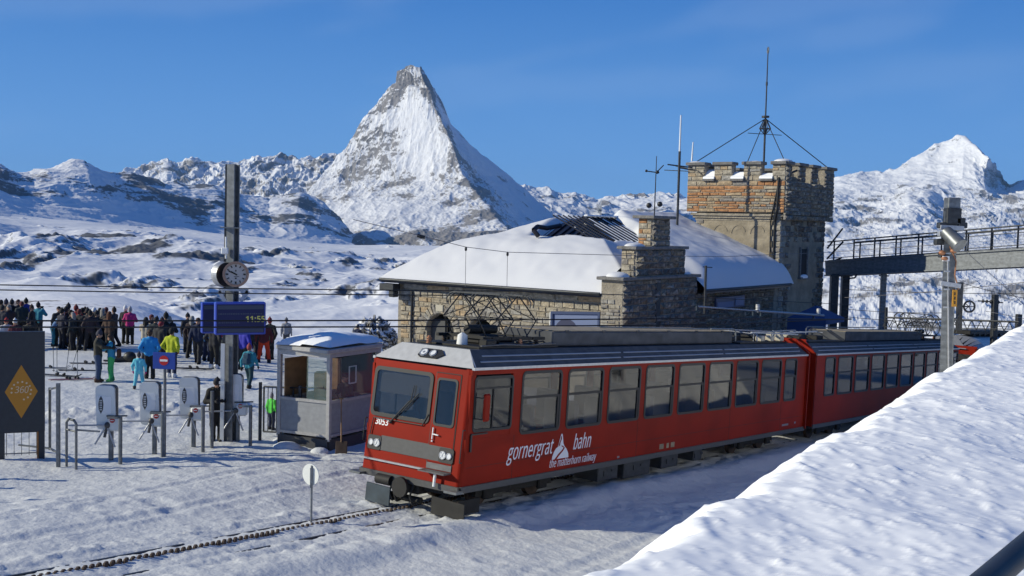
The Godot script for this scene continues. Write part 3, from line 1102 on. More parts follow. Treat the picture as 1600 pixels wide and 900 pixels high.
	# --- side windows
	for side in 2:
		var wf := Transform3D(Basis(), Vector3.ZERO) if side == 0 else Transform3D(Basis(Vector3(1, 0, 0), Vector3.UP, Vector3(0, 0, -1)), Vector3(0, 0, -CAR_W))
		var t_index := 0
		for b in window_bays():
			mb = MB.new()
			mb.ring(rrect(b[0] - 0.035, SILL - 0.035, b[1] + 0.035, HEAD + 0.035, 0.13), rrect(b[0] + 0.03, SILL + 0.03, b[1] - 0.03, HEAD - 0.03, 0.07), -0.03, 0.012, wf)
			mb.prism(PackedVector2Array([Vector2(b[0], 2.235), Vector2(b[1], 2.235), Vector2(b[1], 2.285), Vector2(b[0], 2.285)]), -0.028, 0.006, wf)
			mb.prism(PackedVector2Array([Vector2(b[1] - 0.10, SILL), Vector2(b[1], SILL), Vector2(b[1], 2.24), Vector2(b[1] - 0.10, 2.24)]), -0.027, 0.004, wf)
			var win := obj("window", mb, M.rubber, t)
			for q in [[SILL + 0.01, 2.24], [2.28, HEAD - 0.01]]:
				mb = MB.new()
				mb.prism(PackedVector2Array([Vector2(b[0] + 0.01, q[0]), Vector2(b[1] - 0.01, q[0]), Vector2(b[1] - 0.01, q[1]), Vector2(b[0] + 0.01, q[1])]), -0.024, -0.018, wf)
				obj("pane", mb, M[["clear_coach_glass", "clear_coach_glass", "coach_glass", "clear_coach_glass", "dim_coach_glass", "coach_glass", "dim_coach_glass", "coach_glass", "coach_glass"][t_index]], win)
			t_index += 1
		mb = MB.new()
		mb.ring(rrect(-0.585, 1.63, 0.735, HEAD - 0.03, 0.10), rrect(-0.53, 1.69, 0.68, HEAD - 0.09, 0.05), -0.03, 0.012, wf)
		mb.prism(PackedVector2Array([Vector2(-0.53, 2.50), Vector2(0.68, 2.50), Vector2(0.68, 2.535), Vector2(-0.53, 2.535)]), -0.026, 0.004, wf)
		mb.prism(PackedVector2Array([Vector2(0.06, 1.7), Vector2(0.09, 1.7), Vector2(0.09, 2.5), Vector2(0.06, 2.5)]), -0.026, 0.002, wf)
		var cw := obj("cab_window", mb, M.rubber, t)
		mb = MB.new()
		mb.prism(rrect(-0.54, 1.68, 0.69, HEAD - 0.08, 0.05), -0.024, -0.018, wf)
		obj("pane", mb, M.coach_glass, cw)
		mb = MB.new()
		mb.box(wf * Vector3(-0.36, 2.15, 0.16), Vector3(0.20, 0.56, 0.07), Basis(), 0.03)
		var mirror := obj("mirror", mb, M.red_paint, t)
		mb = MB.new()
		mb.path([wf * Vector3(-0.58, 2.35, 0.0), wf * Vector3(-0.50, 2.35, 0.16), wf * Vector3(-0.36, 2.35, 0.16)], 0.014)
		obj("mirror_arm", mb, M.black_trim, mirror)
		mb = MB.new()
		mb.path([wf * Vector3(-0.58, 1.92, 0.0), wf * Vector3(-0.50, 1.92, 0.16), wf * Vector3(-0.36, 1.92, 0.16)], 0.014)
		obj("mirror_arm", mb, M.black_trim, mirror)
		mb = MB.new()
		mb.bar(wf * Vector3(-0.62, 1.60, 0.02), wf * Vector3(-0.62, 1.25, 0.02), 0.05, 0.03)
		mb.bar(wf * Vector3(-0.62, 1.60, 0.02), wf * Vector3(-0.10, 1.60, 0.02), 0.03, 0.03)
		obj("rain_strip", mb, M.black_trim, mirror)
	# --- gutter, sloping roof sides, flat top
	mb = MB.new()
	for z in [0.012, -CAR_W - 0.012]:
		mb.bar(Vector3(-0.67, 2.925, z), Vector3(CAR_END, 2.925, z), 0.07, 0.055)
	obj("gutter", mb, M.silver_trim, t)
	mb = MB.new()
	var prof := PackedVector2Array([Vector2(0.02, 2.945), Vector2(-0.43, 3.27), Vector2(-CAR_W + 0.43, 3.27), Vector2(-CAR_W - 0.02, 2.945)])
	var rf := Transform3D(Basis(Vector3(0, 0, 1), Vector3.UP, Vector3(-1, 0, 0)), Vector3.ZERO)
	mb.quad(Vector3(-0.66, 2.945, 0.02), Vector3(CAR_END, 2.945, 0.02), Vector3(CAR_END, 3.27, -0.43), Vector3(-0.28, 3.27, -0.43), Vector3(0, 1, 1))
	mb.quad(Vector3(-0.66, 2.945, -CAR_W - 0.02), Vector3(CAR_END, 2.945, -CAR_W - 0.02), Vector3(CAR_END, 3.27, -CAR_W + 0.43), Vector3(-0.28, 3.27, -CAR_W + 0.43), Vector3(0, 1, -1))
	mb.quad(Vector3(-0.28, 3.27, -0.43), Vector3(CAR_END, 3.27, -0.43), Vector3(CAR_END, 3.27, -CAR_W + 0.43), Vector3(-0.28, 3.27, -CAR_W + 0.43), Vector3.UP)
	var nrm := Vector3(0, 0.45, 0.325).normalized()
	obj("roof", mb, M.roof_blue, t)
	for k in 2:
		var u := 0.30 + 0.32 * k
		var p := Vector3(0, 2.945, 0.02).lerp(Vector3(0, 3.27, -0.43), u) + nrm * 0.006
		var q := Vector3(p.x, p.y, -CAR_W - p.z)
		for piece in 3:
			var a := -0.30 + 0.22 * k + piece * 5.65
			for side in 2:
				var w := p if side == 0 else q
				mb = MB.new()
				mb.bar(Vector3(a, w.y, w.z), Vector3(minf(a + 5.5, CAR_END), w.y, w.z), 0.03, 0.014, Vector3(0, nrm.y, nrm.z if side == 0 else -nrm.z))
				obj("roof_rib", mb, M.roof_rib, t)
	mb = MB.new()
	mb.quad(Vector3(-0.67, 2.93, 0.03), Vector3(-0.67, 2.93, -CAR_W - 0.03), Vector3(-0.29, 3.275, -CAR_W + 0.42), Vector3(-0.29, 3.275, -0.42), Vector3(-1, 1, 0))
	mb.tri(Vector3(-0.67, 2.93, 0.03), Vector3(-0.29, 3.275, -0.42), Vector3(-0.60, 2.945, 0.03), Vector3(0, 1, 1))
	mb.tri(Vector3(-0.67, 2.93, -CAR_W - 0.03), Vector3(-0.29, 3.275, -CAR_W + 0.42), Vector3(-0.60, 2.945, -CAR_W - 0.03), Vector3(0, 1, -1))
	var cap := obj("front_cap", mb, M.grey_paint, t)
	# round pair of lamps in the cap
	var cf := Transform3D(Basis(Vector3(0, 0, -1), Vector3(0.38, 0.345, 0).normalized(), Vector3(-0.345, 0.38, 0).normalized()), Vector3(-0.48, 3.1025, 0))
	mb = MB.new()
	mb.prism(PackedVector2Array([Vector2(1.06, -0.12), Vector2(1.52, -0.12), Vector2(1.60, -0.08), Vector2(1.60, 0.10), Vector2(1.52, 0.13), Vector2(1.06, 0.13), Vector2(0.92, 0.0)]), 0.002, 0.035, cf)
	var top := obj("top_lamp", mb, M.black_trim, t)
	for q in [[1.47, 0.10], [1.22, 0.085]]:
		mb = MB.new()
		mb.disc(Transform3D(cf.basis, cf * Vector3(q[0], 0.0, 0.035)), q[1], 0.015, 20)
		obj("lens", mb, M.lamp_glass, top)
		mb = MB.new()
		mb.ring(circle(q[1], 20), circle(q[1] * 0.8, 20), 0.015, 0.024, Transform3D(cf.basis, cf * Vector3(q[0], 0.0, 0.035)))
		obj("lens_ring", mb, M.silver_trim, top)
		if q[1] > 0.09:
			mb = MB.new()
			mb.disc(Transform3D(cf.basis, cf * Vector3(q[0], 0.0, 0.05)), 0.03, 0.008, 12)
			obj("lens_core", mb, M.silver_trim, top)
	# --- end wall with its red frame
	mb = MB.new()
	var outline := PackedVector2Array([Vector2(0.0, 0.5), Vector2(0.0, 2.93), Vector2(-0.40, 3.33), Vector2(-CAR_W + 0.40, 3.33), Vector2(-CAR_W, 2.93), Vector2(-CAR_W, 0.5)])
	mb.prism(outline, -CAR_END + 0.06, -CAR_END - 0.02, rf)
	mb.bar(Vector3(CAR_END - 0.02, 0.5, 0.03), Vector3(CAR_END - 0.02, 2.97, 0.03), 0.10, 0.06, Vector3.RIGHT)
	mb.bar(Vector3(CAR_END - 0.02, 2.95, 0.02), Vector3(CAR_END - 0.02, 3.36, -0.42), 0.10, 0.06, Vector3.RIGHT)
	mb.bar(Vector3(CAR_END - 0.02, 3.35, -0.40), Vector3(CAR_END - 0.02, 3.35, -CAR_W + 0.40), 0.10, 0.06, Vector3.RIGHT)
	obj("end_wall", mb, M.red_paint, t)
	mb = MB.new()
	mb.box(Vector3(CAR_END + 0.17, 1.75, -CAR_W * 0.5), Vector3(0.30, 2.2, 1.3))
	obj("gangway", mb, M.under_black, t)
	# --- inside: floor, ceiling, partition and seats
	mb = MB.new()
	mb.box(Vector3(8.1, 0.85, -CAR_W * 0.5), Vector3(17.3, 0.06, CAR_W - 0.14))
	mb.box(Vector3(8.2, 2.87, -CAR_W * 0.5), Vector3(17.3, 0.04, CAR_W - 0.14))
	mb.box(Vector3(0.86, 1.85, -CAR_W * 0.5), Vector3(0.05, 1.95, CAR_W - 0.14))
	obj("cabin_lining", mb, M.interior_grey, t)
	mb = MB.new()
	mb.box(Vector3(-0.45, 1.35, -1.75), Vector3(0.45, 0.7, 1.6), Basis(), 0.05)
	mb.box(Vector3(0.35, 1.45, -1.75), Vector3(0.5, 0.12, 0.5), Basis(), 0.04)
	mb.box(Vector3(0.58, 1.85, -1.75), Vector3(0.12, 0.75, 0.5), Basis(), 0.04)
	obj("driver_desk", mb, M.curtain_dark, t)
	for k in 9:
		mb = MB.new()
		var x := 1.75 + 1.757 * k
		if x > 16.2:
			continue
		for z in [-0.62, -2.1]:
			mb.box(Vector3(x, 1.25, z), Vector3(1.0, 0.14, 0.95), Basis(), 0.04)
			mb.box(Vector3(x, 1.62, z), Vector3(0.14, 0.85, 0.95), Basis(), 0.05)
		obj("bench_seat", mb, M.seat_cloth, t)
	# --- skirt and running gear
	mb = MB.new()
	for z in [0.008, -CAR_W - 0.008]:
		mb.bar(Vector3(-0.85, 0.50, z), Vector3(CAR_END, 0.50, z), 0.05, 0.13, Vector3.UP)
	mb.bar(front_at(0.0, 0.50, 0.012), front_at(-CAR_W, 0.50, 0.012), 0.05, 0.13, Vector3.UP)
	obj("skirt", mb, M.band_grey, t)
	mb = MB.new()
	mb.box(Vector3(8.0, 0.38, -CAR_W * 0.5), Vector3(17.4, 0.14, 1.9))
	mb.box(Vector3(-0.55, 0.35, -1.45), Vector3(0.6, 0.25, 0.7), Basis(), 0.03)
	mb.rod(Vector3(-1.02, 0.36, -1.42), Vector3(-0.5, 0.36, -1.42), 0.14, 12)
	mb.rod(Vector3(-1.08, 0.36, -1.42), Vector3(-1.0, 0.36, -1.42), 0.21, 14)
	for z in [-1.75, -1.62, -1.18]:
		mb.path([Vector3(-0.9, 0.42, z), Vector3(-1.04, 0.22, z + 0.03), Vector3(-1.0, 0.05, z + 0.08), Vector3(-0.8, 0.10, z + 0.12)], 0.026)
	mb.rod(Vector3(-0.95, 0.42, -2.15), Vector3(-0.95, 0.42, -1.75), 0.11, 12)
	mb.rod(Vector3(-0.85, 0.12, -1.95), Vector3(-0.85, 0.12, -1.0), 0.07, 10)
	obj("coupling", mb, M.under_black, t)
	for q in [[4.9, 0.9, 0.34], [6.3, 1.3, 0.40], [8.0, 0.9, 0.34], [9.6, 0.5, 0.30]]:
		mb = MB.new()
		mb.box(Vector3(q[0], 0.42 - q[2] * 0.5, -0.42), Vector3(q[1], q[2], 0.7), Basis(), 0.02)
		mb.box(Vector3(q[0] + 0.2, 0.30, -0.06), Vector3(0.12, 0.05, 0.02))
		mb.box(Vector3(q[0] - 0.2, 0.26, -0.06), Vector3(0.02, 0.12, 0.02))
		obj("equipment_box", mb, M.dark_steel, t)
	for bx in [1.7, 14.2]:
		mb = MB.new()
		for z in [-0.55, -CAR_W + 0.55]:
			mb.bar(Vector3(bx - 1.4, 0.22, z), Vector3(bx + 1.4, 0.22, z), 0.10, 0.16)
			for dx in [-1.0, 1.0]:
				mb.box(Vector3(bx + dx, 0.20, z + 0.06 * signf(z + 1.365)), Vector3(0.34, 0.26, 0.12), Basis(), 0.03)
			mb.rod(Vector3(bx - 0.2, 0.12, z), Vector3(bx - 0.2, 0.42, z), 0.07, 10)
		var bogie := obj("bogie", mb, M.under_black, t)
		for dx in [-1.0, 1.0]:
			for z in [-0.80, -CAR_W + 0.80]:
				mb = MB.new()
				mb.rod(Vector3(bx + dx, 0.22, z - 0.06), Vector3(bx + dx, 0.22, z + 0.06), 0.34, 24)
				mb.rod(Vector3(bx + dx, 0.22, z - 0.075), Vector3(bx + dx, 0.22, z + 0.075), 0.10, 12)
				obj("wheel", mb, M.rust_steel, bogie)
	# snow ploughs
	mb = MB.new()
	mb.prism(PackedVector2Array([Vector2(-2.38, -0.06), Vector2(-1.70, -0.08), Vector2(-1.69, 0.30), Vector2(-2.36, 0.32)]), 1.06, 1.02, Transform3D(Basis(Vector3(0, 0, 1), Vector3.UP, Vector3(-1, 0, 0)), Vector3.ZERO))
	obj("plough_plate", mb, M.plough_blue, t)
	mb = MB.new()
	mb.prism(PackedVector2Array([Vector2(-0.92, -0.08), Vector2(-0.06, -0.08), Vector2(-0.06, 0.24), Vector2(-0.92, 0.28)]), 0.90, 0.86, Transform3D(Basis(Vector3(0, 0, 1), Vector3.UP, Vector3(-1, 0, 0.25).normalized()), Vector3.ZERO))
	mb.box(Vector3(-0.40, 0.10, -0.12), Vector3(0.7, 0.30, 0.04))
	obj("plough_plate", mb, M.under_black, t)
	roof_gear(t)
	return t


func circle(r: float, k: int) -> PackedVector2Array:
	var p := PackedVector2Array()
	for i in k:
		p.append(Vector2(cos(TAU * i / k), sin(TAU * i / k)) * r)
	return p


func peak_logo(h: float) -> PackedVector2Array:
	var p := PackedVector2Array()
	for q in [[-.62, 0.0], [-.60, .12], [-.50, .30], [-.36, .44], [-.26, .47], [-.20, .58], [-.10, .86], [-.05, .98], [0.0, 1.0], [.05, .94], [.09, .78], [.13, .60], [.22, .48], [.38, .36], [.52, .18], [.56, 0.0]]:
		p.append(Vector2(q[0], q[1]) * h)
	return p


func roof_gear(t: Node3D) -> void:
	var mb := MB.new()
	mb.rod(Vector3(0.30, 3.27, -1.12), Vector3(0.30, 3.52, -1.12), 0.125, 16, 0.105)
	mb.rod(Vector3(0.30, 3.52, -1.12), Vector3(0.30, 3.57, -1.12), 0.105, 16, 0.03)
	obj("beacon", mb, M.white_paint, t)
	# deck under the pantographs with insulators, boxes and leads
	mb = MB.new()
	mb.box(Vector3(1.55, 3.30, -1.365), Vector3(2.9, 0.04, 1.75))
	for z in [-0.75, -2.0]:
		mb.bar(Vector3(0.5, 3.47, z), Vector3(2.8, 3.47, z), 0.07, 0.07)
	for x in [0.85, 1.55, 2.35]:
		mb.bar(Vector3(x, 3.47, -0.7), Vector3(x, 3.47, -2.05), 0.07, 0.07)
	mb.box(Vector3(1.25, 3.42, -1.35), Vector3(0.75, 0.20, 0.5), Basis(), 0.03)
	mb.box(Vector3(2.25, 3.40, -1.7), Vector3(0.8, 0.16, 0.35), Basis(), 0.02)
	mb.rod(Vector3(0.9, 3.62, -1.5), Vector3(1.9, 3.62, -1.5), 0.10, 10)
	mb.box(Vector3(0.55, 3.38, -0.62), Vector3(0.35, 0.16, 0.22), Basis(), 0.02)
	var deck := obj("roof_equipment", mb, M.under_black, t)
	for p in [Vector3(-0.05, 3.30, -1.75), Vector3(0.75, 3.30, -0.75), Vector3(0.75, 3.30, -2.0), Vector3(2.5, 3.30, -0.75), Vector3(2.5, 3.30, -2.0), Vector3(1.75, 3.30, -0.66)]:
		mb = MB.new()
		for k in 3:
			mb.rod(p + Vector3(0, 0.05 * k, 0), p + Vector3(0, 0.05 * k + 0.03, 0), 0.07, 10, 0.05)
		mb.rod(p, p + Vector3(0, 0.16, 0), 0.035, 8)
		obj("insulator", mb, M.copper if p.x < 0.0 or p.z > -0.7 else M.rust_steel, deck)
	mb = MB.new()
	for k in 5:
		var z := -0.55 - 0.36 * k
		mb.path([Vector3(2.4, 3.34, z), Vector3(3.0, 3.36 + 0.03 * (k % 2), z)], 0.02)
	mb.path([Vector3(0.2, 3.33, -0.52), Vector3(1.0, 3.36, -0.5), Vector3(2.0, 3.33, -0.52), Vector3(2.8, 3.38, -0.55)], 0.018)
	obj("roof_cable", mb, M.equipment_grey, deck)
	# two diamond pantographs
	for d in 2:
		var x0: float = [1.08, 1.92][d]
		var kl: float = [0.50, 1.22][d]
		var kr: float = [1.80, 2.66][d]
		mb = MB.new()
		for z in [-0.90, -1.85]:
			var head := Vector3(x0, 4.40, z)
			var a := Vector3(kl, 3.90, z)
			var b := Vector3(kr, 3.86, z)
			for q in [[Vector3(kl + 0.33, 3.50, z), a], [a, head + Vector3(-0.03, 0, 0)], [head + Vector3(0.03, 0, 0), b], [b, Vector3(kr - 0.34, 3.50, z)]]:
				mb.rod(q[0], q[1], 0.016, 6)
		for x in [kl, kr]:
			mb.rod(Vector3(x, 3.88, -0.90), Vector3(x, 3.88, -1.85), 0.014, 6)
		mb.rod(Vector3(kl, 3.9, -0.9), Vector3(x0, 4.38, -1.85), 0.011, 6)
		mb.rod(Vector3(kr, 3.86, -0.9), Vector3(x0, 4.38, -1.85), 0.011, 6)
		mb.rod(Vector3(kl, 3.9, -1.85), Vector3(x0, 4.38, -0.9), 0.011, 6)
		var pan := obj("pantograph", mb, M.black_trim, t)
		mb = MB.new()
		for o in [-0.06, 0.06]:
			mb.bar(Vector3(x0 + o, 4.42, -0.72), Vector3(x0 + o, 4.42, -2.02), 0.05, 0.03)
			mb.path([Vector3(x0 + o, 4.42, -0.72), Vector3(x0 + o, 4.39, -0.60), Vector3(x0 + o, 4.28, -0.50), Vector3(x0 + o, 4.16, -0.52)], 0.016)
			mb.path([Vector3(x0 + o, 4.42, -2.02), Vector3(x0 + o, 4.39, -2.14), Vector3(x0 + o, 4.28, -2.24), Vector3(x0 + o, 4.16, -2.22)], 0.016)
		obj("contact_strip", mb, M.dark_steel, pan)
	# long raised casing, ochre on top
	mb = MB.new()
	mb.box(Vector3(7.75, 3.46, -1.365), Vector3(9.5, 0.35, 1.45), Basis(), 0.03)
	for k in 6:
		mb.box(Vector3(3.6 + 1.65 * k, 3.64, -0.66), Vector3(0.10, 0.05, 0.06))
	var duct := obj("roof_casing", mb, M.roof_blue, t)
	mb = MB.new()
	mb.box(Vector3(7.75, 3.648, -1.365), Vector3(9.3, 0.02, 1.36))
	obj("casing_top", mb, M.ochre_roof, duct)
	mb = MB.new()
	mb.path([Vector3(11.0, 3.72, -0.62), Vector3(12.5, 3.72, -0.62), Vector3(12.66, 3.66, -0.62), Vector3(12.68, 3.36, -0.62)], 0.025, 8)
	mb.path([Vector3(5.2, 3.74, -0.75), Vector3(12.3, 3.70, -0.72)], 0.02, 8)
	obj("roof_rail", mb, M.galvanised, duct)
	# resistors and switchgear towards the inner end
	mb = MB.new()
	mb.box(Vector3(14.6, 3.30, -1.365), Vector3(3.6, 0.04, 1.7))
	for k in 4:
		mb.box(Vector3(13.3 + 0.8 * k, 3.38, -1.2 - 0.25 * (k % 2)), Vector3(0.45, 0.14 + 0.05 * (k % 3), 0.5), Basis(), 0.02)
	var gear := obj("switchgear", mb, M.under_black, t)
	for k in 3:
		mb = MB.new()
		mb.box(Vector3(14.7 + 0.75 * k, 3.42, -0.72), Vector3(0.26, 0.18, 0.22), Basis(), 0.02)
		obj("switch_cover", mb, M.beige_cladding, gear)
	mb = MB.new()
	mb.path([Vector3(14.2, 3.34, -0.6), Vector3(14.5, 3.55, -0.75), Vector3(14.35, 3.60, -1.9)], 0.02)
	mb.bar(Vector3(14.3, 3.60, -0.85), Vector3(18.3, 3.52, -0.95), 0.06, 0.04)
	mb.bar(Vector3(14.4, 3.63, -1.7), Vector3(18.4, 3.55, -1.8), 0.06, 0.04)
	for x in [14.6, 16.4]:
		mb.rod(Vector3(x, 3.3, -0.9), Vector3(x, 3.6, -0.9), 0.02, 6)
	obj("busbar", mb, M.silver_trim, gear)


func make_train() -> void:
	var f := train_frame()
	var a := make_railcar("railcar", "red railcar with cab front, two diamond pantographs and white peak emblem")
	a.transform = f
	var b: Node3D = a.duplicate()
	b.name = numbered("railcar")
	add_child(b)
	b.transform = f * Transform3D(Basis(Vector3.UP, PI), Vector3(34.65, 0, -CAR_W))
	b.set_meta("label", "second red railcar, coupled behind the cab-front one, partly hidden by snow")
	a.set_meta("group", "coupled red railcars")
	b.set_meta("group", "coupled red railcars")
	# the writing on the side stands on the leading car only
	var wf := Transform3D(Basis(), Vector3(0, 0, 0.003))
	letters("lettering", "gornergrat", 0.47, M.lettering, a, wf * Transform3D(Basis(), Vector3(0.62, 0.845, 0)), false, 0.24, 0.74)
	letters("lettering", "bahn", 0.47, M.lettering, a, wf * Transform3D(Basis(), Vector3(3.12, 0.86, 0)), false, 0.24, 0.70)
	letters("lettering", "the matterhorn railway", 0.25, M.lettering, a, wf * Transform3D(Basis(), Vector3(2.22, 0.585, 0)), false, 0.24, 0.74)
	var mb := MB.new()
	mb.prism(peak_logo(0.56), 0.003, 0.007, Transform3D(Basis(Vector3(1.0, 0, 0), Vector3.UP, Vector3(0, 0, 1)), Vector3(2.68, 0.82, 0)))
	var logo := obj("emblem", mb, M.lettering, a)
	mb = MB.new()
	var road := PackedVector2Array([Vector2(-.20, 0.0), Vector2(-.13, .06), Vector2(.03, .16), Vector2(.10, .23), Vector2(.02, .285), Vector2(-.06, .29), Vector2(.045, .235), Vector2(-.02, .18), Vector2(-.15, .11), Vector2(-.24, .04), Vector2(-.29, 0.0)])
	mb.prism(road, 0.008, 0.010, Transform3D(Basis(), Vector3(2.72, 0.82, 0)))
	var face := PackedVector2Array([Vector2(-.035, .50), Vector2(-.01, .515), Vector2(.0, .44), Vector2(-.05, .36), Vector2(-.06, .30), Vector2(-.12, .27), Vector2(-.09, .36), Vector2(-.055, .42)])
	mb.prism(face, 0.008, 0.010, Transform3D(Basis(), Vector3(2.68, 0.82, 0)))
	obj("emblem_road", mb, M.red_paint, logo)
	# small stencilled marks low on the side
	for q in [[7.35, .70, .22, .13], [7.68, .70, .12, .13], [7.95, .70, .2, .13], [15.4, .72, .5, .06], [16.2, .74, .12, .06], [5.2, .62, .1, .05]]:
		mb = MB.new()
		mb.box(Vector3(q[0], q[1], .005), Vector3(q[2], q[3], .004))
		obj("stencil_mark", mb, M.ochre_roof if q[3] > .1 else M.faint_lettering, a)
	# an older railcar with a rounded roof standing farther down the line
	var o := thing("round_roofed_railcar", "red railcar with a rounded blue-grey roof standing beyond the coupled pair", "train")
	o.transform = f * Transform3D(Basis(), Vector3(37.6, 0, 0.25))
	mb = MB.new()
	mb.box(Vector3(5.5, 1.7, -0.04), Vector3(11.0, 2.4, 0.08))
	mb.box(Vector3(5.5, 1.7, -2.66), Vector3(11.0, 2.4, 0.08))
	mb.box(Vector3(0.05, 1.75, -1.35), Vector3(0.10, 2.5, 2.7))
	mb.box(Vector3(10.95, 1.75, -1.35), Vector3(0.10, 2.5, 2.7))
	obj("body_shell", mb, M.red_paint, o)
	mb = MB.new()
	for i in 12:
		var t0 := PI * i / 12.0
		var t1 := PI * (i + 1) / 12.0
		var p0 := Vector3(0, 2.85 + 0.62 * sin(t0), -1.35 + 1.42 * cos(t0))
		var p1 := Vector3(0, 2.85 + 0.62 * sin(t1), -1.35 + 1.42 * cos(t1))
		var up := Vector3(0, 1, 0)
		mb.quad(p0 + Vector3(1.3, 0, 0), p0 + Vector3(11.1, 0, 0), p1 + Vector3(11.1, 0, 0), p1 + Vector3(1.3, 0, 0), up)
		mb.tri(p0 + Vector3(1.3, 0, 0), p1 + Vector3(1.3, 0, 0), Vector3(-0.1, 2.85, -1.35) + Vector3(0, 0, 0.9 * cos((t0 + t1) * 0.5)), Vector3(-1, 1, 0))
	mb.quad(Vector3(-0.1, 2.85, -0.45), Vector3(-0.1, 2.85, -2.25), Vector3(1.3, 3.47, -1.35), Vector3(1.3, 3.47, -1.36), Vector3(-1, 1, 0))
	obj("roof", mb, M.silver_trim, o)
	mb = MB.new()
	mb.box(Vector3(6.0, 3.62, -1.35), Vector3(8.5, 0.22, 1.2), Basis(), 0.04)
	for k in 8:
		mb.box(Vector3(2.2 + 1.1 * k, 3.52, -0.75), Vector3(0.3, 0.1, 0.1))
	obj("roof_casing", mb, M.under_black, o)
	mb = MB.new()
	mb.quad(Vector3(-0.015, 1.7, -0.3), Vector3(-0.015, 1.7, -1.2), Vector3(-0.015, 2.6, -1.2), Vector3(-0.015, 2.6, -0.3), Vector3(-1, 0, 0))
	obj("end_window", mb, M.rubber, o)
	for k in 6:
		mb = MB.new()
		mb.box(Vector3(1.6 + 1.6 * k, 2.15, 0.005), Vector3(1.1, 0.8, 0.02))
		obj("window", mb, M.rubber, o)


# ---------------------------------------------------------------- the stone station and its tower
var stone_meshes := []
var lv: Transform3D          # level frame: x along the track, y up, z towards the camera side (minus the distance across)


func make_stone_meshes() -> void:
	for k in 8:
		var mb := MB.new()
		var j := func(a: float) -> float: return rng.randf_range(-a, a)
		var b := []
		var m := []
		var t := []
		for q in [[-.5, -.5], [.5, -.5], [.5, .5], [-.5, .5]]:
			var jx: float = j.call(.035)
			var jy: float = j.call(.06)
			b.append(Vector3(q[0] + jx, q[1] + jy, -1.0))
			m.append(Vector3(q[0] + jx, q[1] + jy, 0.45 + j.call(.12)))
			t.append(Vector3(q[0] * .88 + jx + j.call(.02), q[1] * .80 + jy, 1.0 + j.call(.25)))
		for i in 4:
			var n := (i + 1) % 4
			var o: Vector3 = (b[i] + b[n]) * 0.5
			o.z = 0.0
			mb.quad(b[i], b[n], m[n], m[i], o)
			mb.quad(m[i], m[n], t[n], t[i], o + Vector3(0, 0, .3))
		var c: Vector3 = (t[0] + t[1] + t[2] + t[3]) * 0.25 + Vector3(j.call(.1), j.call(.1), .12)
		for i in 4:
			mb.tri(t[i], t[(i + 1) % 4], c, Vector3(0, 0, 1))
		stone_meshes.append(mb.mesh())


# stones of one wall face. f: x to the right along the face, y up, z out of it. area: u0, v0, u1, v1
func lay_stones(parent: Node3D, f: Transform3D, area: Array, row: Vector2, wide: Vector2, tones: Array, most: int, skip: Callable, depth := 0.05, joined := false) -> int:
	var n := 0
	var v: float = area[1]
	var joint := 0.022
	var heap := {}
	while v < area[3] - 0.04:
		var h: float = minf(rng.randf_range(row.x, row.y), area[3] - v)
		if area[3] - v - h < row.x * 0.6:
			h = area[3] - v
		var u: float = area[0] - rng.randf_range(0.0, wide.x * 0.5)
		while u < area[2] - 0.03:
			var w := rng.randf_range(wide.x, wide.y)
			if area[2] - u - w < wide.x * 0.6:
				w = area[2] - u
			var u0: float = maxf(u, area[0])
			var hh := h * rng.randf_range(0.9, 1.0)
			var c := Vector2(u0 + (u + w - u0) * 0.5, v + h * 0.5)
			if u + w - u0 > 0.06 and n < most and not skip.call(c, Vector2(u + w - u0, h)):
				var sc := Vector3(u + w - u0 - joint, hh - joint, depth * rng.randf_range(0.55, 1.25))
				var tf := f * Transform3D(Basis(Vector3(0, 0, 1), rng.randf_range(-.05, .05)) * Basis.from_scale(sc), Vector3(c.x, c.y, 0.0))
				var tone: int = tones[rng.randi() % tones.size()]
				var sm: Mesh = stone_meshes[rng.randi() % 8]
				if joined:
					if not heap.has(tone):
						heap[tone] = SurfaceTool.new()
					heap[tone].append_from(sm, 0, tf)
				else:
					put("stone", sm, M["stone_%d" % tone], parent).transform = tf
				n += 1
			u += w
		v += h
	for tone in heap:
		put("stonework", heap[tone].commit(), M["stone_%d" % tone], parent).set_meta("kind", "stuff")
	return n


func face(origin: Vector3, right: Vector3) -> Transform3D:
	return Transform3D(Basis(right, Vector3.UP, right.cross(Vector3.UP)), origin)


func P(s: float, a: float, y: float) -> Vector3:
	return Vector3(s, y, -a)


const ROOF_S0 := 20.5
const ROOF_A0 := 9.0
const ROOF_A1 := 21.9


func roof_y(s: float, a: float) -> float:
	return 3.27 + 0.47 * minf(s - ROOF_S0, minf(a - ROOF_A0, ROOF_A1 - a))


func voussoirs(parent: Node3D, f: Transform3D, c: Vector2, r: float, length: float, n: int) -> void:
	for k in n:
		var t := PI * (k + 0.5) / n
		var l := length * rng.randf_range(0.85, 1.15)
		var d := Vector3(cos(t), sin(t), 0)
		var b := Basis(Vector3(-d.y, d.x, 0), d, Vector3(0, 0, 1)) * Basis.from_scale(Vector3(PI * (r + 0.2) / n * 0.86, l, 0.06))
		put("voussoir", stone_meshes[k % 8], M["stone_%d" % [1, 3, 5, 0][k % 4]], parent).transform = f * Transform3D(b, Vector3(c.x, c.y, 0) + d * (r + l * 0.5))


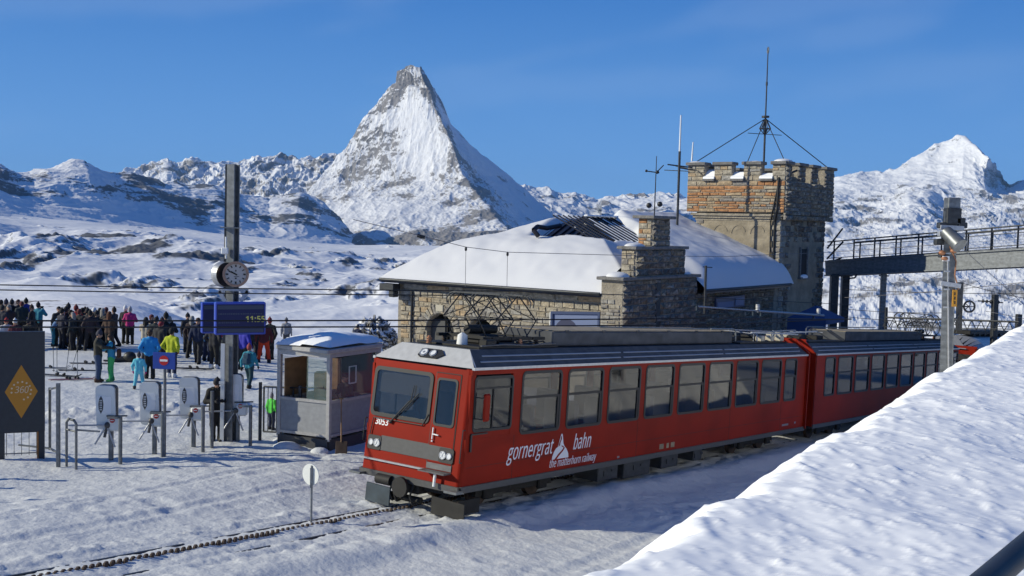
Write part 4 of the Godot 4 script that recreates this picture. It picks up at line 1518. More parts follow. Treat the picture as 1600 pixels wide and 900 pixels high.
func make_station() -> void:
	make_stone_meshes()
	lv = Transform3D(Basis(ta, Vector3.UP, ta.cross(Vector3.UP)), track_o)
	var never := func(_c: Vector2, _s: Vector2) -> bool: return false
	# ------------------------------------------------ long low hall
	var t := thing("station_building", "low stone station hall with arched doors and a thick snow roof", "building")
	t.transform = lv
	# end wall that faces the plaza: x of the face grows towards the train (a falls)
	var f := face(P(20.7, 21.5, 0), Vector3(0, 0, 1))      # u = 21.5 - a
	f.basis.z = Vector3(-1, 0, 0)
	f.basis = Basis(Vector3(0, 0, 1), Vector3.UP, Vector3(-1, 0, 0))
	var arch1 := Vector2(21.5 - 19.05, 0.85)
	var arch2 := Vector2(21.5 - 16.66, 0.90)
	var mb := MB.new()
	var out := PackedVector2Array([Vector2(0, -2.0), Vector2(arch1.x - 0.82, -2.0)])
	for q in [[arch1, 0.82], [arch2, 0.72]]:
		for k in 13:
			var an := PI - PI * k / 12.0
			out.append(Vector2(q[0].x + q[1] * cos(an), q[0].y + q[1] * sin(an)))
		out.append(Vector2(q[0].x + q[1], -2.0))
		if q[1] > 0.8:
			out.append(Vector2(arch2.x - 0.72, -2.0))
	out.append_array([Vector2(11.6, -2.0), Vector2(11.6, 3.12), Vector2(0, 3.12)])
	mb.prism(out, -0.45, 0.0, f)
	var wall := obj("end_wall", mb, M.mortar, t)
	var skip := func(c: Vector2, s: Vector2) -> bool:
		for q in [[arch1, 0.82], [arch2, 0.72]]:
			if absf(c.x - q[0].x) < q[1] + s.x * 0.5 and c.y < q[0].y:
				return true
			if (c - q[0]).length() < q[1] + 0.46 and c.y > q[0].y - 0.1:
				return true
		return c.x > 8.75 and c.x < 11.35 and c.y < 2.32
	lay_stones(wall, f, [0.0, 0.35, 11.55, 2.68], Vector2(.13, .30), Vector2(.22, .66), [0, 0, 1, 1, 1, 3, 3, 4, 4, 5], 235, skip)
	lay_stones(wall, f, [0.15, 2.70, 11.4, 2.98], Vector2(.28, .28), Vector2(.9, 1.5), [3, 3, 1, 0, 4], 14, never, 0.06)
	voussoirs(wall, f, arch1, 0.82, 0.42, 17)
	voussoirs(wall, f, arch2, 0.72, 0.42, 15)
	mb = MB.new()
	mb.box(f * Vector3(arch1.x, arch1.y + 1.08, 0.05), Vector3(0.10, 0.30, 0.42), Basis(), 0.01)
	obj("pale_keystone", mb, M.beige_cladding, wall)
	# doors deep in the arches
	mb = MB.new()
	mb.box(f * Vector3(arch1.x - 0.32, -0.2, -0.34), Vector3(0.06, 3.2, 0.98))
	mb.box(f * Vector3(arch2.x, -0.2, -0.40), Vector3(0.06, 3.0, 1.44))
	obj("door", mb, M.curtain_dark, t)
	mb = MB.new()
	mb.box(f * Vector3(arch1.x - 0.35, -0.2, -0.28), Vector3(0.05, 3.1, 0.86), Basis(), 0.01)
	obj("door", mb, M.band_grey, t)
	mb = MB.new()
	mb.box(f * Vector3(arch1.x + 0.45, -0.2, -0.42), Vector3(0.04, 3.2, 0.72))
	for k in 4:
		mb.box(f * Vector3(arch1.x + 0.45, -0.2 + 0.42 * k, -0.36), Vector3(0.05, 0.04, 0.7))
	mb.box(f * Vector3(arch1.x + 0.45, 0.4, -0.36), Vector3(0.05, 2.0, 0.04))
	obj("door_window", mb, M.black_trim, t)
	# wall along the track, dark in the shade, with its sign
	f = Transform3D(Basis(Vector3(1, 0, 0), Vector3.UP, Vector3(0, 0, 1)), P(20.7, 9.25, 0))
	mb = MB.new()
	mb.box(P(28.5, 9.45, 0.6), Vector3(15.6, 5.2, 0.4))
	mb.box(P(28.5, 21.5, 0.6), Vector3(15.6, 5.2, 0.4))
	var long_wall := obj("track_wall", mb, M.mortar, t)
	lay_stones(long_wall, f, [6.0, 0.4, 14.8, 3.1], Vector2(.25, .36), Vector2(.5, .95), [3, 5, 1, 0], 400, never, 0.05, true)
	mb = MB.new()
	mb.box(P(30.2, 9.13, 2.42), Vector3(3.1, 0.56, 0.10), Basis(), 0.02)
	var sign := obj("name_board", mb, M.panel_blue, t)
	mb = MB.new()
	mb.box(P(29.6, 9.06, 2.33), Vector3(1.7, 0.26, 0.02))
	mb.box(P(31.1, 9.06, 2.42), Vector3(0.9, 0.36, 0.02))
	obj("board_print", mb, M.panel_pale, sign)
	# roof boards, gutter
	mb = MB.new()
	var ap1 := P(ROOF_S0 + 6.45, 15.45, 6.30)
	var ap2 := P(36.2, 15.45, 6.30)
	var e1 := P(20.1, 8.6, 3.08)
	var e2 := P(20.1, 22.3, 3.08)
	var e3 := P(36.2, 22.3, 3.08)
	var e4 := P(36.2, 8.6, 3.08)
	mb.quad(P(26.4, 8.6, 3.08), e4, ap2, P(26.95, 15.45, 6.30), Vector3(0, 1, 1))
	mb.quad(P(20.1, 9.9, 3.08), P(26.4, 9.9, 3.69), P(26.95, 15.45, 6.30), ap1, Vector3(0, 1, 1))
	mb.quad(e2, e3, ap2, ap1, Vector3(0, 1, -1))
	mb.tri(P(20.1, 9.9, 3.08), e2, ap1, Vector3(-1, 1, 0))
	mb.quad(P(20.1, 9.9, 2.98), e2 - Vector3(0, .1, 0), e3 - Vector3(0, .1, 0), P(36.2, 9.9, 2.98), Vector3.DOWN)
	mb.quad(P(26.4, 8.6, 2.98), P(26.4, 9.9, 2.98), P(36.2, 9.9, 2.98), e4 - Vector3(0, .1, 0), Vector3.DOWN)
	for q in [[P(20.1, 9.9, 3.08), e2], [P(26.4, 8.6, 3.08), e4], [e2, e3]]:
		mb.quad(q[0], q[1], q[1] - Vector3(0, .1, 0), q[0] - Vector3(0, .1, 0), (q[0] + q[1]) * 0.5 - P(28, 15, 3))
	var roof := obj("roof", mb, M.metal_roof, t)
	mb = MB.new()
	mb.rod(P(20.02, 10.0, 3.12), P(20.02, 22.3, 3.12), 0.07, 8)
	mb.rod(P(26.4, 8.52, 3.12), P(36.0, 8.52, 3.12), 0.07, 8)
	for k in 9:
		mb.bar(P(20.02, 9.4 + 1.55 * k, 3.14), P(20.35, 9.4 + 1.55 * k, 3.02), 0.04, 0.03)
	obj("gutter", mb, M.dark_steel, roof)
	mb = MB.new()
	for k in 26:          # standing seams of the bare metal near the ridge
		var s := 24.3 + 0.42 * k
		mb.bar(P(s, 12.6, roof_y(s, 12.6) + 0.05) if s > 24.2 else P(s, 13, 5), P(s, 15.4, 6.33), 0.05, 0.06)
	for k in 9:
		var a := 12.9 + 0.42 * k
		mb.bar(P(24.2, a, roof_y(24.2, a) + 0.05), P(20.5 + minf(a - 9.0, 21.9 - a), a, roof_y(30, a) + 0.04), 0.05, 0.06)
	obj("standing_seam", mb, M.metal_roof, roof)
	mb = MB.new()
	for k in 16:
		var s := 24.52 + 0.42 * k
		var lo := 12.75 + 0.25 * sin(k * 1.9)
		mb.bar(P(s, lo, roof_y(s, lo) + 0.045), P(s, 15.2 - 0.3 * (k % 3), roof_y(s, 15.2 - 0.3 * (k % 3)) + 0.045), 0.07, 0.05, Vector3.UP, 0.02)
	for q in [[27.0, 31.5]]:
		mb.bar(P(q[0], 15.35, 6.36), P(q[1], 15.35, 6.36), 0.25, 0.10, Vector3.UP, 0.04)
	obj("snow_streak", mb, M.soft_snow, roof)
	mb = MB.new()
	mb.path([P(23.3, 15.5, 5.35), P(23.0, 15.55, 5.62), P(23.3, 15.55, 5.78), P(24.0, 15.5, 5.72), P(25.0, 15.45, 5.85)], 0.11, 8)
	obj("torn_flashing", mb, M.metal_roof, roof)
	# the thick snow
	var drift := fnl(201, 0.35, 3)
	mb = MB.new()
	for piece in [[20.0, 26.5, 9.93], [26.5, 36.3, 8.5]]:
		var ss := axis([[piece[0], piece[1], 0.11]])
		var aa := axis([[piece[2], 22.4, 0.11]])
		var pts := PackedVector3Array()
		for a in aa:
			for s in ss:
				var e := maxf(minf(s - 20.0, minf(a - (8.5 if s > 26.4 else 8.0), 22.4 - a)), 0.0)
				var y := minf(maxf(roof_y(s, a), 3.09), 6.30)
				var th := 0.06 + 0.36 * (1.0 - exp(-e * 2.2))
				th += drift.get_noise_2d(s, a) * 0.09 * minf(e, 1.0)
				if s > 26.4:
					th += 0.62 * (1.0 - exp(-e * 2.5)) * clampf(1.0 - (y - 3.1) / 3.0, 0.0, 1.0) * smoothstep(26.5, 27.5, s)
				th += 0.34 * exp(-pow((minf(s - 20.5, 30.0) - 2.0) / 1.4, 2.0)) * smoothstep(9.5, 14.0, a)
				var bare := smoothstep(4.80, 5.02, y + 0.10 * drift.get_noise_2d(s * 2.0, a * 2.0)) * (1.0 - smoothstep(29.5, 30.5, s + 0.6 * (15.4 - a) + 0.5 * drift.get_noise_2d(s * 3.0, a)))
				bare *= 1.0 - smoothstep(16.0, 16.6, a)
				th = lerpf(th, -0.14, bare)
				pts.append(P(s, a, y + th))
		mb.sphere_cap_grid(pts, ss.size(), aa.size())
	obj("roof_snow", mb, M.roof_snow, t)
	# stepped gable chimney in front of the wall along the track
	mb = MB.new()
	mb.box(P(23.2, 9.45, 0.85), Vector3(6.3, 5.7, 1.0))
	mb.box(P(23.12, 9.30, 4.3), Vector3(4.2, 1.3, 0.66))
	mb.box(P(23.05, 9.30, 5.6), Vector3(1.46, 1.32, 0.66))
	var ch := obj("gable_chimney", mb, M.mortar, t)
	for q in [[23.2, 9.45, 3.78, 6.7, 1.3], [23.12, 9.32, 5.02, 4.55, 0.95], [23.05, 9.30, 6.30, 1.95, 1.05]]:
		for k in 3:
			var slab := MB.new()
			slab.box(P(q[0] + (k - 1) * q[3] / 3.0, q[1], q[2]), Vector3(q[3] / 3.0 - 0.02, 0.13, q[4]), Basis(), 0.025)
			obj("coping_slab", slab, M.slab_stone, ch)
	for q in [[20.05, 9.95, 0.9, 0.3, 3.70], [21.02, 9.62, 0.62, 3.86, 4.94], [22.32, 9.62, 0.62, 5.10, 6.22]]:
		var lf := Transform3D(Basis(Vector3(0, 0, 1), Vector3.UP, Vector3(-1, 0, 0)), P(q[0], q[1], 0))
		lay_stones(ch, lf, [0.0, q[3], q[2], q[4]], Vector2(.12, .24), Vector2(.22, .5), [0, 1, 3, 4, 2] if q[3] > 5.0 else [0, 1, 3, 5], 40, never, 0.045)
	for q in [[20.05, 8.95, 6.3, 0.2, 3.70], [21.02, 8.97, 4.2, 3.86, 4.94], [22.32, 8.97, 1.46, 5.10, 6.22]]:
		var lf := Transform3D(Basis(Vector3(1, 0, 0), Vector3.UP, Vector3(0, 0, 1)), P(q[0], q[1], 0))
		lay_stones(ch, lf, [0.0, q[3], q[2], q[4]], Vector2(.18, .32), Vector2(.35, .8), [3, 5, 1, 5], 400, never, 0.05, true)
	mb = MB.new()
	mb.box(P(22.9, 8.93, 2.0), Vector3(0.35, 3.4, 0.06), Basis(), 0.01)
	obj("flue_cover", mb, M.dark_steel, ch)
	for q in [[20.55, 9.5, 3.86, 0.8, 0.22, 0.9], [25.8, 9.5, 3.86, 0.9, 0.18, 0.9], [21.65, 9.4, 5.10, 0.9, 0.16, 0.7]]:
		mb = MB.new()
		mb.ball(P(q[0], q[1], q[2] - 0.03), Vector3(q[3] * 0.62, q[4], q[5] * 0.55), 14, true)
		obj("snow_cap", mb, M.roof_snow, ch)
	# grey bracket box at the far eave corner, lamp at the near one
	mb = MB.new()
	mb.box(P(20.3, 21.9, 2.75), Vector3(0.5, 0.34, 0.9), Basis(), 0.02)
	mb.box(P(20.25, 21.6, 2.45), Vector3(0.36, 0.3, 0.36), Basis(), 0.04)
	obj("eave_fitting", mb, M.dark_steel, t)
	mb = MB.new()
	mb.rod(P(20.6, 20.75, 0.2), P(20.6, 20.75, 2.6), 0.06, 8)
	obj("rain_pipe", mb, M.dark_steel, t)
	mb = MB.new()
	mb.rod(P(20.2, 10.05, 2.95), P(20.2, 9.85, 2.65), 0.05, 8)
	mb.ball(P(20.2, 9.8, 2.6), Vector3(0.2, 0.24, 0.2), 10)
	obj("corner_lamp", mb, M.dark_steel, t)
	make_billboard()
	make_tower(never)


func make_billboard() -> void:
	var t := thing("notice_board", "blue framed notice board with dark semicircle on the sunlit station wall", "notice board")
	t.transform = lv
	var f := Transform3D(Basis(Vector3(0, 0, 1), Vector3.UP, Vector3(-1, 0, 0)), P(20.55, 12.7, 1.2))
	var mb := MB.new()
	mb.ring(PackedVector2Array([Vector2(0, 0), Vector2(2.45, 0), Vector2(2.45, 1.16), Vector2(0, 1.02)]), PackedVector2Array([Vector2(.10, .08), Vector2(2.35, .08), Vector2(2.35, 1.05), Vector2(.10, .92)]), -0.02, 0.10, f)
	obj("frame", mb, M.panel_blue, t)
	mb = MB.new()
	mb.prism(PackedVector2Array([Vector2(.05, .05), Vector2(2.4, .05), Vector2(2.4, 1.1), Vector2(.05, .97)]), 0.0, 0.03, f)
	obj("panel", mb, M.panel_pale, t)
	mb = MB.new()
	var half := PackedVector2Array()
	for k in 15:
		half.append(Vector2(0.78 - 0.62 * cos(PI * k / 14.0), 0.09 + 0.66 * sin(PI * k / 14.0)))
	mb.prism(half, 0.031, 0.045, f)
	obj("half_disc", mb, M.panel_dark, t)
	mb = MB.new()
	mb.box(f * Vector3(-0.06, 0.45, 0.0), Vector3(0.12, 1.05, 0.05), Basis(), 0.01)
	obj("side_post", mb, M.white_paint, t)


func make_tower(never: Callable) -> void:
	var t := thing("castle_tower", "square stone tower with battlements and a rust-coloured upper storey", "tower")
	t.transform = lv
	var s0 := 36.1
	var s1 := 42.2
	var a0 := 9.25
	var a1 := 14.1
	var mb := MB.new()
	mb.box(P((s0 + s1) * 0.5, (a0 + a1) * 0.5, 1.9), Vector3(s1 - s0, 9.8, a1 - a0))
	var shaft := obj("shaft", mb, M.render_plaster, t)
	mb = MB.new()
	mb.box(P(39.15, 11.75, 7.6), Vector3(6.7, 1.65, 5.6))
	for k in 3:
		mb.box(P(39.15, 11.72, 6.40 + 0.127 * k), Vector3(6.15 + 0.18 * k, 0.13, 4.9 + 0.2 * k))
	var head := obj("upper_storey", mb, M.mortar, t)
	# sunlit face of the upper storey
	var f := Transform3D(Basis(Vector3(0, 0, 1), Vector3.UP, Vector3(-1, 0, 0)), P(35.8, 14.55, 0))
	lay_stones(head, f, [0.0, 6.78, 5.6, 8.42], Vector2(.11, .22), Vector2(.3, .95), [2, 2, 2, 4, 4, 2, 0, 5], 115, never, 0.05)
	var g := Transform3D(Basis(Vector3(1, 0, 0), Vector3.UP, Vector3(0, 0, 1)), P(35.8, 8.95, 0))
	lay_stones(head, g, [0.0, 6.4, 6.7, 8.42], Vector2(.16, .28), Vector2(.4, .9), [5, 3, 1, 0], 400, never, 0.06, true)
	# merlons on all four sides with their cap slabs, sills between them with snow
	var lay := [[0.0, 1.02], [1.58, 2.62], [3.27, 4.24], [4.88, 5.6]]
	for side in 2:
		var s := 35.8 if side == 0 else 42.1
		for q in lay:
			mb = MB.new()
			mb.box(P(s + 0.2, 14.55 - (q[0] + q[1]) * 0.5, 8.83), Vector3(0.4, 0.84, q[1] - q[0]))
			var m := obj("merlon", mb, M.mortar, t)
			if side == 0:
				lay_stones(m, f, [q[0], 8.44, q[1], 9.24], Vector2(.15, .3), Vector2(.35, .6), [1, 3, 0, 4, 3], 8, never, 0.045)
			mb = MB.new()
			mb.box(P(s + 0.18, 14.55 - (q[0] + q[1]) * 0.5, 9.34), Vector3(0.72, 0.17, q[1] - q[0] + 0.16), Basis(), 0.03)
			obj("cap_slab", mb, M.slab_stone, m)
		for k in 3:
			var mid: float = 14.55 - (lay[k][1] + lay[k + 1][0]) * 0.5
			var w: float = lay[k + 1][0] - lay[k][1] + 0.14
			mb = MB.new()
			mb.box(P(s + 0.14, mid, 8.47), Vector3(0.66, 0.13, w), Basis(), 0.02)
			var sill := obj("crenel_sill", mb, M.slab_stone, t)
			mb = MB.new()
			mb.prism(PackedVector2Array([Vector2(-.16, 0.0), Vector2(.5, 0.0), Vector2(.5, .52 - .12 * k), Vector2(.25, .42 - .06 * k), Vector2(.0, .16), Vector2(-.14, .10)]), -w * 0.46, w * 0.46, lvf(P(s, mid, 8.535)))
			obj("crenel_snow", mb, M.soft_snow, sill)
	for side in 2:
		var a := 8.95 if side == 0 else 14.15
		for q in [[0.0, 0.72], [1.55, 2.55], [3.3, 4.3], [5.3, 6.7]]:
			mb = MB.new()
			mb.box(P(35.8 + (q[0] + q[1]) * 0.5, a + 0.2, 8.83), Vector3(q[1] - q[0] - 0.01, 0.83, 0.39))
			var m := obj("merlon", mb, M.mortar, t)
			if side == 0:
				lay_stones(m, g, [q[0], 8.44, q[1], 9.24], Vector2(.2, .3), Vector2(.35, .6), [5, 3], 9, never, 0.045, true)
			mb = MB.new()
			mb.box(P(35.8 + (q[0] + q[1]) * 0.5, a + 0.18, 9.345), Vector3(q[1] - q[0] + 0.14, 0.16, 0.71), Basis(), 0.03)
			obj("cap_slab", mb, M.slab_stone, m)
	for q in [[36.1, 9.25, .5, .16, .5], [36.0, 14.2, .3, .09, .4], [36.05, 10.8, .3, .07, .35]]:
		mb = MB.new()
		mb.ball(P(q[0], q[1], 9.41), Vector3(q[2], q[3], q[4]), 12, true)
		obj("snow_cap", mb, M.roof_snow, t)
	# blind arches scratched in the plaster of the sunlit face
	f = Transform3D(Basis(Vector3(0, 0, 1), Vector3.UP, Vector3(-1, 0, 0)), P(s0, a1, 0))
	for c in [a1 - 12.66, a1 - 11.62, a1 - 10.54]:
		mb = MB.new()
		for k in 10:
			var t0 := PI * (0.08 + 0.92 * k / 10.0)
			var t1 := PI * (0.08 + 0.92 * (k + 1) / 10.0)
			mb.bar(f * Vector3(c + 0.40 * cos(t0), 5.66 + 0.44 * sin(t0), 0.0), f * Vector3(c + 0.40 * cos(t1), 5.66 + 0.44 * sin(t1), 0.0), 0.05, 0.05, f.basis.z)
		obj("blind_arch", mb, M.render_plaster, shaft)
	# corner stones beside the plaster
	for k in 22:
		var y := 0.3 + 0.285 * k
		var w := 0.62 if k % 2 == 0 else 0.34
		put("corner_stone", stone_meshes[k % 8], M["stone_%d" % [3, 5, 1][k % 3]], shaft).transform = f * Transform3D(Basis.from_scale(Vector3(w, 0.26, 0.05)), Vector3(a1 - a0 - w * 0.5 + 0.02, y, 0))
		w = 0.34 if k % 2 == 0 else 0.62
		put("corner_stone", stone_meshes[(k + 3) % 8], M["stone_%d" % [5, 3, 1][k % 3]], shaft).transform = Transform3D(Basis.from_scale(Vector3(w, 0.26, 0.05)), P(s0 + w * 0.5 - 0.02, a0, y))
		put("corner_stone", stone_meshes[(k + 5) % 8], M["stone_%d" % [5, 3, 1][k % 3]], shaft).transform = f * Transform3D(Basis.from_scale(Vector3(w * 0.7, 0.26, 0.05)), Vector3(w * 0.35, y, 0))
	var gs := Transform3D(Basis(Vector3(1, 0, 0), Vector3.UP, Vector3(0, 0, 1)), P(s0, a0, 0))
	var holes := func(c: Vector2, s: Vector2) -> bool: return (absf(c.x - 3.1) < 1.8 and c.y < 5.3) or c.x < 0.62 or (c.y > 3.0 and rng.randf() < 0.25)
	lay_stones(shaft, gs, [0.0, 0.3, 6.1, 6.4], Vector2(.22, .34), Vector2(.4, .85), [5, 3, 5, 1], 500, holes, 0.05, true)
	# slit window in the shaded face
	mb = MB.new()
	mb.box(P(39.2, a0 - 0.01, 4.15), Vector3(0.85, 1.5, 0.06))
	var win := obj("slit_window", mb, M.curtain_dark, t)
	mb = MB.new()
	mb.box(P(38.72, a0 - 0.05, 4.15), Vector3(0.10, 1.7, 0.12), Basis(), 0.01)
	mb.box(P(39.68, a0 - 0.05, 4.15), Vector3(0.10, 1.7, 0.12), Basis(), 0.01)
	mb.box(P(39.2, a0 - 0.08, 3.33), Vector3(1.2, 0.12, 0.22), Basis(), 0.01)
	obj("window_frame", mb, M.slab_stone, win)
	mb = MB.new()
	mb.ball(P(39.2, a0 - 0.10, 3.38), Vector3(0.5, 0.16, 0.14), 10, true)
	obj("sill_snow", mb, M.soft_snow, win)
	# rain pipes down the corner
	mb = MB.new()
	mb.path([P(36.9, 8.82, 9.0), P(35.72, 9.3, 8.55), P(35.70, 9.32, 6.9), P(36.02, 9.55, 6.3), P(36.02, 9.55, 3.4)], 0.055, 8)
	mb.path([P(35.72, 9.3, 8.3), P(35.70, 9.55, 6.9), P(36.02, 9.78, 6.3), P(36.02, 9.72, 3.4)], 0.04, 8)
	obj("rain_pipe", mb, M.black_trim, t)
	mb = MB.new()
	mb.path([P(35.7, 15.3, 9.25), P(35.75, 13.9, 8.95), P(35.75, 13.2, 8.35)], 0.03, 6)
	mb.path([P(35.6, 15.9, 9.02), P(35.7, 14.5, 8.95)], 0.025, 6)
	obj("stay_bar", mb, M.dark_steel, t)
	# mast with stays on the tower top
	var mast := thing("lightning_mast", "slender mast with a ring on top and four stays on the tower roof", "mast")
	mast.transform = lv
	var c := P(39.3, 11.75, 0)
	mb = MB.new()
	mb.rod(c + Vector3(0, 8.5, 0), c + Vector3(0, 12.0, 0), 0.06, 8)
	mb.rod(c + Vector3(0, 12.0, 0), c + Vector3(0, 15.55, 0), 0.045, 8, 0.03)
	mb.rod(c + Vector3(0, 13.8, 0), c + Vector3(0, 14.0, 0), 0.06, 8)
	obj("pole", mb, M.dark_steel, mast)
	mb = MB.new()
	for k in 16:
		var t0 := TAU * k / 16
		var t1 := TAU * (k + 1) / 16
		mb.rod(c + Vector3(0, 15.72, 0) + Vector3(.8, 0, -.6) * 0.15 * cos(t0) * 1.0 + Vector3(0, 0.17 * sin(t0), 0), c + Vector3(0, 15.72, 0) + Vector3(.8, 0, -.6) * 0.15 * cos(t1) + Vector3(0, 0.17 * sin(t1), 0), 0.035, 6)
	obj("ring", mb, M.galvanised, mast)
	mb = MB.new()
	for k in 8:
		var d := Vector3(cos(TAU * k / 8.0), 0, sin(TAU * k / 8.0))
		mb.rod(c + Vector3(0, 11.45, 0) + d * 0.32, c + Vector3(0, 11.95, 0) + d * 0.08, 0.025, 6)
		mb.rod(c + Vector3(0, 11.45, 0) + d * 0.32, c + Vector3(0, 11.45, 0) + Vector3(cos(TAU * (k + 1) / 8.0), 0, sin(TAU * (k + 1) / 8.0)) * 0.32, 0.025, 6)
		mb.rod(c + Vector3(0, 11.45, 0) + d * 0.32, c + Vector3(0, 11.1, 0), 0.025, 6)
	for d in [Vector3(1, 0, .6), Vector3(-1, 0, -.6)]:
		mb.rod(c + Vector3(0, 11.15, 0), c + Vector3(0, 11.15, 0) + d * 0.95, 0.02, 6)
	mb.rod(c + Vector3(0, 12.05, 0), c + Vector3(0, 12.15, 0), 0.22, 8)
	obj("star_bracket", mb, M.dark_steel, mast)
	for q in [P(36.0, 14.3, 9.4), P(36.1, 9.2, 9.5), P(42.3, 14.3, 9.4), P(42.3, 9.2, 9.4)]:
		mb = MB.new()
		mb.rod(c + Vector3(0, 12.0, 0), q, 0.026, 6)
		obj("stay", mb, M.dark_steel, mast)


func lvf(o: Vector3) -> Transform3D:
	return Transform3D(Basis(Vector3(1, 0, 0), Vector3.UP, Vector3(0, 0, 1)), o)


func make_roof_masts() -> void:
	# tall aerial left of the tower
	var t := thing("tall_aerial", "tall whip aerial with white tip and crossbar beside the tower", "aerial")
	var b := at_depth(1058, 356, 57.0)
	var top := at_depth(1064, 180, 57.0)
	var mb := MB.new()
	mb.rod(b - Vector3(0, 0.8, 0), b.lerp(top, 0.68), 0.065, 8)
	mb.rod(at_depth(1043, 257, 57.0), at_depth(1082, 262, 57.0), 0.04, 6)
	mb.rod(at_depth(1060, 262, 57.0), at_depth(1082, 266, 57.0), 0.03, 6)
	obj("pole", mb, M.dark_steel, t)
	mb = MB.new()
	mb.rod(b.lerp(top, 0.68), top, 0.05, 8, 0.035)
	obj("whip", mb, M.white_paint, t)
	# weather mast
	t = thing("weather_mast", "thin weather mast with short cross arms and sensors on the roof ridge", "mast")
	mb = MB.new()
	mb.rod(at_depth(1022, 345, 54.0), at_depth(1026, 244, 54.0), 0.035, 6, 0.02)
	mb.rod(at_depth(1008, 267, 54.0), at_depth(1030, 270, 54.0), 0.03, 6)
	mb.rod(at_depth(1027, 268, 54.0), at_depth(1037, 258, 54.0), 0.03, 6)
	obj("pole", mb, M.dark_steel, t)
	mb = MB.new()
	mb.ball(at_depth(1010, 267, 54.0), Vector3.ONE * 0.07, 8)
	mb.ball(at_depth(1027, 269, 54.0), Vector3(0.1, 0.09, 0.1), 8)
	mb.ball(at_depth(1014, 321, 54.0), Vector3.ONE * 0.14, 8)
	mb.ball(at_depth(1031, 319, 54.0), Vector3.ONE * 0.14, 8)
	obj("sensor", mb, M.black_trim, t)
	mb = MB.new()
	mb.rod(at_depth(1081, 252, 60.0), at_depth(1083, 222, 60.0), 0.05, 8, 0.03)
	single("short_whip_aerial", mb, M.white_paint, "short white whip aerial standing on the tower's plaza corner", "aerial")
	# small pole with a cross arm before the shaded wall
	mb = MB.new()
	mb.rod(at_depth(1101, 490, 43.0), at_depth(1103, 415, 43.0), 0.05, 8)
	mb.rod(at_depth(1098, 417, 43.0), at_depth(1113, 418, 43.0), 0.02, 6)
	single("bracket_pole", mb, M.dark_steel, "thin dark pole with a short cross arm standing before the gable chimney's shaded side", "pole")


func make_bridge() -> void:
	var t := thing("footbridge", "grey steel footbridge with railings running from the tower", "bridge")
	var a := at_depth(1292, 407, 62.5)
	var b := at_depth(1690, 382, 50.0)
	var d := (b - a)
	var side := Vector3(d.z, 0, -d.x).normalized() * 2.2
	if side.z > 0.0:
		side = -side
	var mb := MB.new()
	for o in [Vector3.ZERO, side]:
		mb.bar(a + o - Vector3(0, 0.43, 0), b + o - Vector3(0, 0.43, 0), 0.22, 0.84)
		mb.bar(a + o - Vector3(0, 0.05, 0), b + o - Vector3(0, 0.05, 0), 0.40, 0.07)
		mb.bar(a + o - Vector3(0, 0.86, 0), b + o - Vector3(0, 0.86, 0), 0.36, 0.07)
	obj("girder", mb, M.steel, t)
	mb = MB.new()
	mb.bar((a + side * 0.5), (b + side * 0.5), 1.9, 0.05)
	obj("deck", mb, M.dark_steel, t)
	for k in 11:
		for o in [Vector3.ZERO, side]:
			var p: Vector3 = a.lerp(b, (k + 0.35) / 10.6) + o
			mb = MB.new()
			mb.bar(p - Vector3(0, 0.1, 0), p + Vector3(0, 1.06, 0), 0.075, 0.05)
			obj("railing_post", mb, M.dark_steel, t)
	for o in [Vector3.ZERO, side]:
		for h in [1.06, 0.86, 0.12]:
			mb = MB.new()
			mb.rod(a + o + Vector3(0, h, 0), b + o + Vector3(0, h + 0.05, 0), 0.04 if h > 1.0 else 0.022, 6)
			obj("rail", mb, M.dark_steel, t)
		for k in 3:
			mb = MB.new()
			mb.rod(a + o + Vector3(0, 0.34 + 0.17 * k, 0), b + o + Vector3(0, 0.28 + 0.12 * k, 0), 0.004, 4)
			obj("railing_wire", mb, M.galvanised, t)
	mb = MB.new()
	for h in [0.0, 0.9]:
		mb.rod(a + Vector3(0, h - 0.2, 0), a.lerp(b, 0.07) + Vector3(0, h + 0.85 - 0.75 * (1.0 if h == 0.0 else 0.0), 0), 0.05, 6)
	mb.rod(a + Vector3(0, 0.1, 0), a.lerp(b, 0.075) + Vector3(0, 1.0, 0), 0.05, 6)
	obj("stair_rail", mb, M.dark_steel, t)
	for q in [[1304, 61.5, 0.42], [1321, 63.0, 0.42], [1381, 60.6, 0.28]]:
		var top := at_depth(q[0], 428, q[1])
		mb = MB.new()
		mb.bar(top, top - Vector3(0, 8.0, 0), q[2], q[2], Vector3.RIGHT, 0.02)
		mb.box(top - Vector3(0, 0.1, 0), Vector3(q[2] * 1.5, 0.08, q[2] * 1.5))
		obj("column", mb, M.dark_steel if q[0] < 1350 else M.steel, t)
	mb = MB.new()
	mb.path([at_depth(1318, 436, 60.5), at_depth(1336, 434, 60.5), at_depth(1339, 428, 60.5)], 0.05, 6)
	obj("drain_pipe", mb, M.dark_steel, t)


